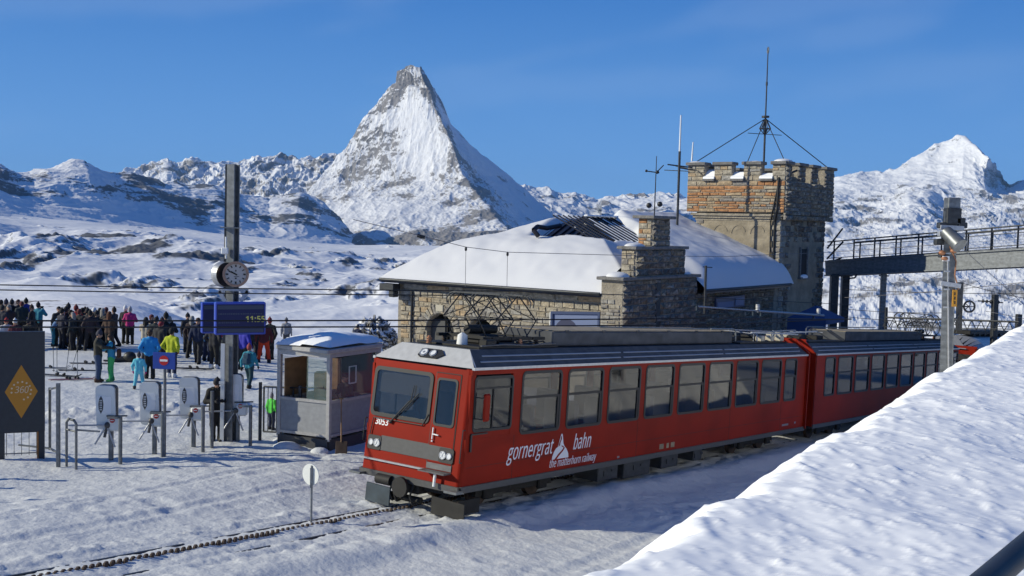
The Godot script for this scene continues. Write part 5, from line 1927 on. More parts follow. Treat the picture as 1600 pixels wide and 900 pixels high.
func make_parasol() -> void:
	var t := thing("parasol", "blue square parasol with hanging side cloth beside the tower foot", "parasol")
	var top := at_depth(1276, 477, 55.0)
	var mb := MB.new()
	var c := []
	for q in [[-1.25, -1.0], [1.25, -1.0], [1.25, 1.0], [-1.25, 1.0]]:
		c.append(top + ta * q[0] + tc * q[1] - Vector3(0, 0.62, 0))
	for i in 4:
		var e: Vector3 = c[i]
		var g: Vector3 = c[(i + 1) % 4]
		mb.tri(top, e, g, (e + g) * 0.5 - top + Vector3(0, 2, 0))
		mb.quad(e, g, g - Vector3(0, 0.22, 0), e - Vector3(0, 0.22, 0), (e + g) * 0.5 - top + Vector3(0, .62, 0))
	obj("canopy", mb, M.umbrella_blue, t)
	mb = MB.new()
	mb.quad(c[0] - Vector3(0, .2, 0), c[3] - Vector3(0, .2, 0), c[3] - Vector3(0, 1.4, 0), c[0] - Vector3(0, 1.4, 0), -ta)
	obj("side_cloth", mb, M.umbrella_blue, t)
	mb = MB.new()
	mb.rod(top - Vector3(0, 3.6, 0), top, 0.04, 8)
	obj("pole", mb, M.galvanised, t)


# ---------------------------------------------------------------- track, posts, gates, signs
func yaw_basis(deg: float) -> Basis:
	return Basis(Vector3.UP, deg_to_rad(deg))


func make_track() -> void:
	var f := train_frame()
	var t := thing("rack_track", "railway track with two rails and a toothed centre rack half buried in snow", "railway track")
	t.transform = f
	for z in [-0.865, -1.865]:
		var mb := MB.new()
		mb.box(Vector3(11.0, -0.155, z), Vector3(46.0, 0.05, 0.07), Basis(), 0.01)
		mb.box(Vector3(11.0, -0.20, z), Vector3(46.0, 0.06, 0.02))
		obj("rail", mb, M.rail_steel, t)
	var mb := MB.new()
	for z in [-1.34, -1.39]:
		mb.box(Vector3(11.0, -0.155, z), Vector3(46.0, 0.09, 0.018))
	obj("rack_bar", mb, M.rail_steel, t)
	mb = MB.new()
	for k in 170:
		var x := -11.8 + 0.12 * k
		for z in [-1.335, -1.395]:
			mb.prism(PackedVector2Array([Vector2(-.045, 0), Vector2(.045, 0), Vector2(.022, .075), Vector2(-.022, .075)]), -0.02, 0.02, Transform3D(Basis(), Vector3(x + (0.06 if z < -1.35 else 0.0), -0.112, z)))
	var teeth := obj("rack_teeth", mb, M.rust_steel, t)
	teeth.set_meta("kind", "stuff")
	for k in 60:
		mb = MB.new()
		mb.box(Vector3(-11.5 + 0.75 * k, -0.225, -1.365), Vector3(0.22, 0.08, 1.8), Basis(), 0.02)
		obj("sleeper", mb, M.rust_steel, t)


func h_beam(mb: MB, a: Vector3, b: Vector3, w: float, d: float, side: Vector3) -> void:
	var up := (b - a).normalized()
	side = (side - up * side.dot(up)).normalized()
	var out := side.cross(up)
	for s in [-1.0, 1.0]:
		mb.bar(a + out * d * 0.5 * s, b + out * d * 0.5 * s, w, 0.035, out, 0.005)
	mb.bar(a, b, 0.03, d - 0.04, out)


func make_left_mast() -> void:
	var base := on_ground(361, 690)
	var z := -base.z
	var top := at_depth(365, 257, z)
	var t := thing("steel_mast", "tall grey steel mast that carries the round clock and blue display board", "mast")
	var mb := MB.new()
	var side := Vector3(0.9, 0, 0.35)
	h_beam(mb, base - Vector3(0, .2, 0), top, 0.23, 0.22, side)
	mb.bar(top - Vector3(0, 1.65, 0) + Vector3(-.06, 0, .02), top - Vector3(0, 1.62, 0) + Vector3(-.06, 0, .02), 0.46, 0.34)
	obj("beam", mb, M.galvanised, t)
	mb = MB.new()
	mb.bar(base + Vector3(-.19, -.2, .0), top + Vector3(-.13, 0, .0), 0.10, 0.14, Vector3.RIGHT)
	obj("cable_duct", mb, M.dark_steel, t)
	mb = MB.new()
	mb.bar(base + Vector3(-.20, -.2, .16), base + Vector3(-.19, 2.6, .16), 0.10, 0.05, Vector3.BACK)
	mb.bar(base + Vector3(-.20, 1.55, .18), base + Vector3(-.20, 1.62, .18), 0.14, 0.1)
	obj("pale_cover_strip", mb, M.gate_grey, t)
	mb = MB.new()
	mb.box(at_depth(351.5, 392, z - .2), Vector3(0.17, 0.17, 0.14), Basis(), 0.02)
	mb.rod(at_depth(353, 370, z - .2), at_depth(353, 404, z - .2), 0.025, 8)
	obj("white_sensor_box", mb, M.white_paint, t)
	mb = MB.new()
	for q in [[342, 352], [388, 376]]:
		mb = MB.new()
		mb.tri(at_depth(q[0], 454, z - .25), at_depth(q[1], 456, z - .25), at_depth((q[0] + q[1]) * .5, 471, z - .25), Vector3.BACK)
		mb.bar(at_depth(q[0], 455, z - .25), at_depth(q[1], 471, z - .25), 0.05, 0.1)
		mb.bar(at_depth(q[0], 454, z - .25), at_depth(q[1], 454, z - .25), 0.05, 0.12)
		obj("bracket", mb, M.silver_trim, t)
	mb = MB.new()
	mb.bar(at_depth(346, 452, z - .25), at_depth(384, 454, z - .25), 0.06, 0.06)
	obj("cross_bar", mb, M.silver_trim, t)
	# two round clocks back to back on the mast
	for k in 2:
		var c := thing("station_clock", "round station clock with pale dial and reddish metal rim on the mast" if k == 0 else "station clock seen from its dark back, half hidden behind the lit dial", "clock", Vector3.ZERO, 0.0, "clocks on the steel mast")
		var f := Transform3D(yaw_basis(10.0 if k == 0 else -128.0), at_depth(368.5 if k == 0 else 348, 428.5, z - (.42 if k == 0 else .12)))
		c.transform = f
		mb = MB.new()
		mb.ring(circle(0.355, 36), circle(0.285, 36), -0.03, 0.05, Transform3D())
		for i in 36:
			var a := TAU * i / 36
			var b := TAU * (i + 1) / 36
			mb.quad(Vector3(cos(a) * .355, sin(a) * .355, -.03), Vector3(cos(b) * .355, sin(b) * .355, -.03), Vector3(cos(b) * .33, sin(b) * .33, -.16), Vector3(cos(a) * .33, sin(a) * .33, -.16), Vector3(cos(a), sin(a), 0))
		obj("rim", mb, M.clock_rim if k == 0 else M.silver_trim, c)
		c.scale = Vector3.ONE * 0.93
		mb = MB.new()
		mb.disc(Transform3D(Basis(), Vector3(0, 0, -.17)), 0.335, 0.02, 36)
		obj("back_plate", mb, M.black_trim, c)
		mb = MB.new()
		mb.disc(Transform3D(), 0.29, 0.01, 36)
		obj("dial", mb, M.clock_face, c)
		mb = MB.new()
		for h in 12:
			var a := TAU * h / 12
			mb.bar(Vector3(sin(a) * .20, cos(a) * .20, .015), Vector3(sin(a) * .265, cos(a) * .265, .015), 0.03 if h % 3 else 0.045, 0.01, Vector3.BACK)
		mb.box(Vector3(0.0, -.11, .014), Vector3(.05, .04, .008))
		mb.box(Vector3(0.02, -.06, .014), Vector3(.14, .012, .008))
		mb.box(Vector3(0.0, .10, .014), Vector3(.03, .05, .008))
		obj("hour_mark", mb, M.black_trim, c)
		for q in [[294.0, .21, .03], [298.0, .15, .04]]:
			mb = MB.new()
			var a := deg_to_rad(q[0])
			mb.bar(Vector3(-sin(a) * .04, -cos(a) * .04, .024), Vector3(sin(a) * q[1], cos(a) * q[1], .024), q[2], 0.008, Vector3.BACK)
			obj("hand", mb, M.black_trim, c)
	# departure boards, one on each side of the mast
	for k in 2:
		var c := thing("display_board", "blue departure display board on the mast showing a time" if k == 0 else "second blue display board, behind the one that shows a time", "display board", Vector3.ZERO, 0.0, "blue departure boards")
		var bf := Transform3D(Basis(ta, Vector3.UP, ta.cross(Vector3.UP)), at_depth(336, 498, z - 1.15) if k == 0 else at_depth(315, 497, z + .45))
		bf.basis = yaw_basis(22.0) 
		c.transform = bf
		var w := 1.25 if k == 0 else 1.1
		mb = MB.new()
		mb.box(Vector3(w * .5, 0, -.11), Vector3(w, .82, .28), Basis(), 0.02)
		obj("casing", mb, M.blue_box, c)
		mb = MB.new()
		mb.box(Vector3(w * .5, 0, .03), Vector3(w - .08, .72, .012))
		obj("screen", mb, M.board_face, c)
		mb = MB.new()
		mb.box(Vector3(w * .5, .285, .038), Vector3(w - .12, .10, .01))
		mb.box(Vector3(w * .5, -.30, .038), Vector3(w - .12, .09, .01))
		obj("strip", mb, M.board_strip, c)
		if k == 0:
			letters("digits", "11:55", 0.21, M.board_digit, c, Transform3D(Basis(), Vector3(.74, -.14, .034)), true, 0.0, 0.95)
			mb = MB.new()
			for r in [[.08, .12, .5], [.08, -.10, .52], [.62, .12, .5]]:
				var x: float = r[0]
				while x < r[0] + r[2]:
					var ww := rng.randf_range(.02, .05)
					mb.box(Vector3(x + ww * .5, r[1], .037), Vector3(ww, .035, .004))
					x += ww + .016
			var ln := obj("text_line", mb, M.board_strip, c)
			ln.set_meta("kind", "stuff")


func make_gates() -> void:
	# [leg px, py, post px, py, pixel height of the panel top above the base, label]
	var spots := [
		[173, 717, 188, 722, "ticket turnstile farthest to the left, nearest the orange and grey sign"],
		[241, 709, 254, 713, "ticket turnstile directly behind the blue no-entry sign pole"],
		[302, 698, 317, 705, "ticket turnstile between the sign pole and the person in black"],
		[371, 690, 391, 697, "ticket turnstile in front of the steel mast, its panel partly shaded"],
	]
	var first: Node3D
	for k in 4:
		var q: Array = spots[k]
		var base := on_ground(q[0], q[1])
		if k == 0:
			first = thing("turnstile", q[4], "turnstile", base, 0.0, "ticket turnstiles in a row")
			var t := first
			var mb := MB.new()
			var slab := rrect(-.36, 0.85, .10, 1.78, .10)
			slab = PackedVector2Array()
			for p in rrect(-.36, 0.72, .10, 1.78, .10):
				slab.append(p + Vector2(0.0, 0.0) if p.y > 1.2 else Vector2(p.x + .03, p.y))
			mb.prism(slab, -.10, 0.04, Transform3D())
			obj("panel", mb, M.gate_grey, t)
			mb = MB.new()
			var rim := rrect(-.37, 0.71, .115, 1.79, .11)
			var inner := rrect(-.355, 0.725, .095, 1.775, .10)
			mb.ring(rim, inner, -.11, 0.0, Transform3D(Basis(), Vector3(.02, 0, -.02)))
			obj("panel_edge", mb, M.gate_dark, t)
			mb = MB.new()
			mb.prism(rrect(-.33, 1.10, .03, 1.52, .03), .041, .05, Transform3D())
			var plate := obj("plate", mb, M.gate_plate, t)
			mb = MB.new()
			mb.prism(PackedVector2Array([Vector2(-.22, 1.10), Vector2(-.17, 1.20), Vector2(-.16, 1.33), Vector2(-.18, 1.46), Vector2(-.22, 1.53), Vector2(-.26, 1.46), Vector2(-.28, 1.33), Vector2(-.27, 1.20)]), .051, .057, Transform3D())
			obj("card_symbol", mb, M.gate_dark, plate)
			mb = MB.new()
			for i in 5:
				for j in 2:
					mb.box(Vector3(-.235 + .03 * j, 1.20 + .055 * i, .06), Vector3(.018, .03, .006))
			obj("symbol_dots", mb, M.gate_plate, plate)
			mb = MB.new()
			mb.box(Vector3(.0, .40, -.02), Vector3(.11, .86, .09), Basis(), .02)
			obj("leg", mb, M.galvanised, t)
			mb = MB.new()
			mb.box(Vector3(.10, .86, .02), Vector3(.30, .34, .20), Basis(), .04)
			obj("reader_box", mb, M.gate_grey, t)
			mb = MB.new()
			mb.disc(Transform3D(Basis(), Vector3(.08, .96, .12)), .06, .012, 18)
			var no := obj("stop_sign", mb, M.sign_red, t)
			mb = MB.new()
			mb.box(Vector3(.08, .96, .136), Vector3(.08, .02, .006))
			obj("stop_bar", mb, M.white_paint, no)
			mb = MB.new()
			mb.bar(Vector3(-.08, 1.05, .05), Vector3(.40, 1.06, .02), .05, .03)
			obj("guide_bar", mb, M.gate_dark, t)
			for a in [[-.32, .38], [.16, .32], [-.95, .82]]:
				mb = MB.new()
				mb.rod(Vector3(-.05, .84, .13), Vector3(a[0] * 1.0, a[1], .16), .021, 8)
				obj("arm", mb, M.silver_trim, t)
			mb = MB.new()
			mb.ball(Vector3(-.04, .84, .12), Vector3(.07, .08, .07), 10)
			mb.rod(Vector3(-.04, .84, .12), Vector3(-.10, .55, .14), .035, 8)
			obj("hub", mb, M.gate_dark, t)
		else:
			var o: Node3D = first.duplicate()
			o.name = numbered("turnstile")
			add_child(o)
			o.position = base
			tag(o, q[4], "turnstile", "ticket turnstiles in a row")
			o.rotation.y = deg_to_rad([0.0, 2.0, 3.0, 8.0][k])
	var posts := [[188, 722, 1.08, "thin grey post just right of the leftmost turnstile"], [254, 713, 1.08, "grey post between the second turnstile and the sign pole"], [317, 705, 1.15, "grey post left of the person in black"], [331, 699, 1.45, "taller grey post directly in front of the person in black"], [391, 697, 1.05, "grey post right of the turnstile by the mast"], [406, 688, 1.55, "dark fence post between the mast and the kiosk fence"]]
	for q in posts:
		var p := on_ground(q[0], q[1])
		var mb := MB.new()
		mb.rod(p - Vector3(0, .1, 0), p + Vector3(0, q[2], 0), .045, 10)
		if q[2] < 1.3:
			mb.bar(p + Vector3(-.32, q[2] - .03, -.05), p + Vector3(.03, q[2] - .01, 0), .06, .05)
		single("barrier_post", mb, M.galvanised if q[0] != 406 else M.dark_steel, q[3], "post", "posts along the ticket gates")
	# hoop rail and half fence panel next to the sign
	var a := on_ground(104, 727)
	var b := on_ground(119, 732)
	var mb := MB.new()
	mb.path([a - Vector3(0, .1, 0), a + Vector3(0, 1.02, 0), a + Vector3(.05, 1.10, 0), b + Vector3(-.05, 1.12, 0), b + Vector3(0, 1.04, 0), b - Vector3(0, .1, 0)], .032, 8)
	mb.rod(a + Vector3(0, .85, 0), b + Vector3(0, .86, 0), .025, 8)
	mb.rod(b + Vector3(0, .90, 0), b + Vector3(.55, .88, .02), .022, 8)
	single("hoop_rail", mb, M.galvanised, "bent tube hoop rail standing left of the first turnstile", "rail")
	var t := thing("fence_panel", "narrow steel fence panel at the edge of the orange and grey sign", "fence")
	a = on_ground(78, 708)
	b = on_ground(91, 729)
	mb = MB.new()
	mb.bar(a + Vector3(0, .08, 0), a + Vector3(0, 1.62, 0), .05, .05)
	obj("post", mb, M.galvanised, t)
	mb = MB.new()
	mb.bar(b - Vector3(0, .1, 0), b + Vector3(0, 1.95, 0), .075, .075)
	obj("post", mb, M.galvanised, t)
	mb = MB.new()
	mb.bar(a + Vector3(0, 1.58, 0), b + Vector3(0, 1.86, 0), .04, .04)
	mb.bar(a + Vector3(-.9, .12, -.3), a + Vector3(0, .12, 0), .04, .04)
	mb.bar(a + Vector3(0, .12, 0), b + Vector3(0, .32, 0), .04, .04)
	obj("rail", mb, M.galvanised, t)


func make_signs() -> void:
	# orange and grey panorama sign
	var base := on_ground(34, 716)
	var t := thing("panorama_sign", "dark grey upright sign with orange edges and an orange 360 diamond", "sign", base, deg_to_rad(20.0))
	var mb := MB.new()
	mb.box(Vector3(0, 1.84, 0), Vector3(1.02, 2.42, .16), Basis(), .01)
	for x in [-.44, .44]:
		mb.box(Vector3(x, .30, 0), Vector3(.13, .72, .16))
	obj("panel", mb, M.sign_grey, t)
	mb = MB.new()
	mb.box(Vector3(-.525, 1.53, -.02), Vector3(.035, 3.04, .24), Basis(), .004)
	mb.box(Vector3(.36, .30, -.01), Vector3(.04, .70, .18))
	obj("orange_edge", mb, M.orange_wood, t)
	mb = MB.new()
	mb.prism(PackedVector2Array([Vector2(0, .98), Vector2(.36, 1.62), Vector2(0, 2.26), Vector2(-.36, 1.62)]), .081, .086, Transform3D())
	var dia := obj("diamond", mb, M.sign_orange, t)
	letters("number", "360", .22, M.sign_print, dia, Transform3D(Basis(), Vector3(-.16, 1.535, .087)), false, 0.15, .85)
	for k in 11:
		var an := deg_to_rad(-75.0 + 26.5 * k)
		mb = MB.new()
		mb.disc(Transform3D(Basis(), Vector3(.215 * cos(an), 1.64 + .215 * sin(an), .086)), .022, .006, 10)
		obj("dot", mb, M.sign_print, dia)
	mb = MB.new()
	for k in 5:
		mb.rod(Vector3(-.34 + .165 * k, .05, -.1), Vector3(-.34 + .165 * k, .62, -.1), .008, 5)
	mb.rod(Vector3(-.42, .10, -.1), Vector3(.42, .10, -.1), .014, 5)
	obj("wire_mesh", mb, M.galvanised, t)
	# timber snow fence on the yard's outer side; its shadow streaks fall across the yard
	var sf := thing("snow_fence", "timber snow fence along the outer side of the yard, left of the orange-edged sign", "fence")
	for k in 7:
		var fp := Vector3(-13.4 - .35 * k, 0, -19.6 - .75 * k)
		fp.y = ground_y(fp.x, fp.z)
		mb = MB.new()
		mb.bar(fp - Vector3(0, .2, 0), fp + Vector3(0, 1.5 + .5 * (k % 3), 0), .14, .12, Vector3.RIGHT)
		obj("post", mb, M.wood, sf)
	for y in [.35, .75, 1.15]:
		mb = MB.new()
		mb.bar(Vector3(-13.4, y, -19.6), Vector3(-15.5, y, -24.1), .04, .14)
		obj("plank", mb, M.wood, sf)
	# blue no-entry sign
	base = on_ground(257, 713)
	t = thing("no_entry_sign", "blue rectangular sign with red no-entry disc on a slim pole", "sign", base, deg_to_rad(-6.0))
	mb = MB.new()
	mb.rod(Vector3(0, -.1, 0), Vector3(0, 2.4, 0), .036, 10)
	obj("pole", mb, M.galvanised, t)
	mb = MB.new()
	mb.box(Vector3(0, 2.36, .05), Vector3(.56, .41, .03), Basis(), .006)
	var plate := obj("plate", mb, M.sign_blue, t)
	mb = MB.new()
	mb.disc(Transform3D(Basis(), Vector3(0.0, 2.37, .066)), .12, .006, 24)
	obj("red_disc", mb, M.sign_red, plate)
	mb = MB.new()
	mb.box(Vector3(0.0, 2.37, .075), Vector3(.19, .048, .006))
	obj("white_bar", mb, M.white_paint, plate)
	# back of a round sign beside the rack
	base = on_ground(486, 826)
	t = thing("round_sign", "round track sign seen from its pale back on a thin pole", "sign", base)
	mb = MB.new()
	mb.rod(Vector3(0, 0, 0), Vector3(0, 1.22, 0), .022, 10)
	mb.bar(Vector3(0, .80, .03), Vector3(0, 1.18, .03), .05, .03, Vector3.BACK)
	obj("pole", mb, M.steel, t)
	mb = MB.new()
	mb.disc(Transform3D(yaw_basis(-32.0), Vector3(-.02, 1.04, -.03)), .205, .016, 32)
	obj("disc", mb, M.gate_grey, t)
	mb = MB.new()
	mb.box(Vector3(0, .03, 0), Vector3(.22, .13, .18), yaw_basis(37.0), .02)
	obj("foot", mb, M.dark_steel, t)


func make_kiosk() -> void:
	var b := on_ground(513, 702)
	var a := on_ground(436, 689)
	var c := on_ground(589, 686)
	var ex := (a - b)
	var ez := (c - b)
	ex.y = 0
	ez.y = 0
	var t := thing("ticket_kiosk", "small grey glazed ticket kiosk with a snow-covered roof", "kiosk", b)
	var q := func(u: float, w: float, y: float) -> Vector3: return ex * u + ez * w + Vector3(0, y, 0)
	var h := 2.50
	var face_dirs := [[ex, 0], [ez, 1]]
	var mb := MB.new()
	# plinth
	for e in [[q.call(0, 0, .12), q.call(1, 0, .12)], [q.call(0, 0, .12), q.call(0, 1, .12)], [q.call(1, 0, .12), q.call(1, 1, .12)], [q.call(0, 1, .12), q.call(1, 1, .12)]]:
		mb.bar(e[0] - Vector3(0, .1, 0), e[1] - Vector3(0, .1, 0), .12, .46)
	obj("plinth", mb, M.band_grey, t)
	mb = MB.new()
	for e in [[0, 0], [1, 0], [0, 1], [1, 1]]:
		mb.bar(q.call(e[0], e[1], .2), q.call(e[0], e[1], h), .11, .11, ex.normalized(), .01)
	for e in [[q.call(0, 0, 0), q.call(1, 0, 0)], [q.call(0, 0, 0), q.call(0, 1, 0)], [q.call(1, 0, 0), q.call(1, 1, 0)], [q.call(0, 1, 0), q.call(1, 1, 0)]]:
		for y in [[h - .06, .12], [1.22, .07], [.34, .07]]:
			mb.bar(e[0] + Vector3(0, y[0], 0), e[1] + Vector3(0, y[0], 0), .10, y[1])
	obj("frame", mb, M.kiosk_frame, t)
	for e in [[0.0, 0.0, 1.0, 0.0], [0.0, 0.0, 0.0, 1.0], [1.0, 0.0, 1.0, 1.0], [0.0, 1.0, 1.0, 1.0]]:
		mb = MB.new()
		mb.bar(q.call(e[0], e[1], .78), q.call(e[2], e[3], .78), .04, .86)
		obj("wall_panel", mb, M.kiosk_panel, t)
	for e in [[0.0, 0.0, 0.0, 1.0], [1.0, 0.0, 1.0, 1.0], [0.0, 1.0, 1.0, 1.0], [0.0, 0.0, .45, 0.0]]:
		mb = MB.new()
		var p0: Vector3 = q.call(e[0], e[1], 1.26)
		var p1: Vector3 = q.call(e[2], e[3], 1.26)
		mb.quad(p0, p1, p1 + Vector3(0, 1.14, 0), p0 + Vector3(0, 1.14, 0), Vector3.BACK)
		obj("window_pane", mb, M.clear_glass, t)
	# wooden lining at the back and a counter
	mb = MB.new()
	mb.bar(q.call(.96, .06, 1.75), q.call(.96, .5, 1.75), .04, 1.0)
	obj("wood_lining", mb, M.wood, t)
	mb = MB.new()
	mb.bar(q.call(.72, .93, 1.75), q.call(.98, .93, 1.75), .04, 1.0)
	obj("wood_lining", mb, M.wood, t)
	mb = MB.new()
	mb.box(q.call(.62, .45, 1.45), Vector3(.34, .8, .34), Basis(), .02)
	obj("wooden_cabinet", mb, M.orange_wood, t)
	mb = MB.new()
	mb.bar(q.call(.3, .3, 1.15), q.call(.7, .3, 1.15), .5, .06)
	obj("counter", mb, M.wood, t)
	mb = MB.new()
	mb.bar(q.call(.70, .90, 1.3), q.call(.70, .90, 2.3), .06, .3)
	obj("wooden_post", mb, M.wood, t)
	mb = MB.new()
	mb.bar(q.call(.03, .965, 1.8), q.call(.72, .965, 1.8), .03, 1.15)
	mb.bar(q.call(.02, .5, 2.36), q.call(.98, .5, 2.36), 1.5, .02)
	obj("dark_lining", mb, M.curtain_dark, t)
	mb = MB.new()
	mb.ring(PackedVector2Array([Vector2(-.15, -.24), Vector2(.15, -.24), Vector2(.15, .24), Vector2(-.15, .24)]), PackedVector2Array([Vector2(-.12, -.21), Vector2(.12, -.21), Vector2(.12, .21), Vector2(-.12, .21)]), 0, .02, Transform3D(Basis(ez.normalized(), Vector3.UP, ez.normalized().cross(Vector3.UP)), q.call(.10, .56, 1.82)))
	obj("hanging_frame", mb, M.white_paint, t)
	# roof slab with snow
	mb = MB.new()
	mb.bar(q.call(.5, -.07, h + .06), q.call(.5, 1.07, h + .06), ex.length() * 1.16, .12, Vector3.UP, .02)
	obj("roof", mb, M.kiosk_frame, t)
	var pts := PackedVector3Array()
	var n := 26
	for j in n:
		for i in n:
			var u := -.07 + 1.14 * i / (n - 1)
			var w := -.07 + 1.14 * j / (n - 1)
			var e := minf(minf(u + .07, 1.07 - u), minf(w + .07, 1.07 - w))
			pts.append(q.call(u, w, h + .12 + .29 * (1.0 - exp(-e * 7.0)) + .03 * sin(u * 3.0 + w * 2.0) + (.05 * smoothstep(.0, .18, .5 - absf(w - .2)) if u < .5 else 0.0)))
	mb = MB.new()
	mb.sphere_cap_grid(pts, n, n)
	obj("roof_snow", mb, M.soft_snow, t)
	# drifts at the foot
	mb = MB.new()
	for d in [[.62, -.20, .40], [.05, -.12, .25], [1.05, .1, .3]]:
		mb = MB.new()
		mb.ball(q.call(d[0], d[1], -.05), Vector3(d[2], d[2] * .55, d[2] * .7), 12, true)
		obj("snow_drift", mb, M.snow, t)
	# snow shovel leaning on the wall
	var s := thing("snow_shovel", "dark snow shovel leaning against the kiosk wall", "shovel")
	var p0 := b + ez * .16 + Vector3(.12, 1.30, .10)
	var p1 := on_ground(533, 706) + Vector3(0, .25, 0)
	mb = MB.new()
	mb.rod(p0, p1, .017, 8)
	mb.rod(p0 + Vector3(-.06, 0, 0), p0 + Vector3(.06, 0, 0), .018, 8)
	obj("handle", mb, M.wood, s)
	mb = MB.new()
	mb.box(p1 + Vector3(0.01, -.14, .02), Vector3(.30, .34, .05), Basis(Vector3.RIGHT, -.3), .01)
	obj("blade", mb, M.rust_steel, s)
	# railing in front of the kiosk
	var g := thing("kiosk_fence", "dark steel bar fence with a gate in front of the kiosk", "fence")
	var f0 := on_ground(413, 681) + Vector3(0, 0, .1)
	var f1 := on_ground(461, 684) + Vector3(0, 0, .3)
	for k in 8:
		var p := f0.lerp(f1, k / 7.0)
		mb = MB.new()
		mb.rod(p + Vector3(0, .14, 0), p + Vector3(0, 1.36, 0), .012 if k > 0 and k < 7 else .026, 6)
		obj("bar", mb, M.dark_steel, g)
	mb = MB.new()
	for y in [.14, 1.36]:
		mb.rod(f0 + Vector3(0, y, 0), f1 + Vector3(0, y + .04, 0), .024, 6)
	mb.rod(f1 + Vector3(0, 1.40, 0), b + ex * .1 + Vector3(0, 1.62, .08), .018, 6)
	obj("rail", mb, M.dark_steel, g)
	mb = MB.new()
	var f2 := on_ground(468, 690)
	mb.bar(f2, f2 + Vector3(0, 1.50, 0), .10, .08, Vector3.RIGHT, .01)
	mb.box(f2 + Vector3(-.02, .92, .05), Vector3(.14, .16, .1), Basis(), .02)
	mb.rod(f2 + Vector3(0, .25, 0), f2 + Vector3(.30, -.05, .25), .02, 6)
	obj("gate_post", mb, M.dark_steel, g)


# ---------------------------------------------------------------- overhead line
func sag(a: Vector3, b: Vector3, drop: float, n := 14) -> Array:
	var p := []
	for i in n + 1:
		var t := float(i) / n
		p.append(a.lerp(b, t) - Vector3(0, drop * 4.0 * t * (1.0 - t), 0))
	return p


func cable(called: String, label: String, pts: Array, r: float, m: Material) -> void:
	var mb := MB.new()
	mb.path(pts, r, 6)
	single(called, mb, m, label, "cable")


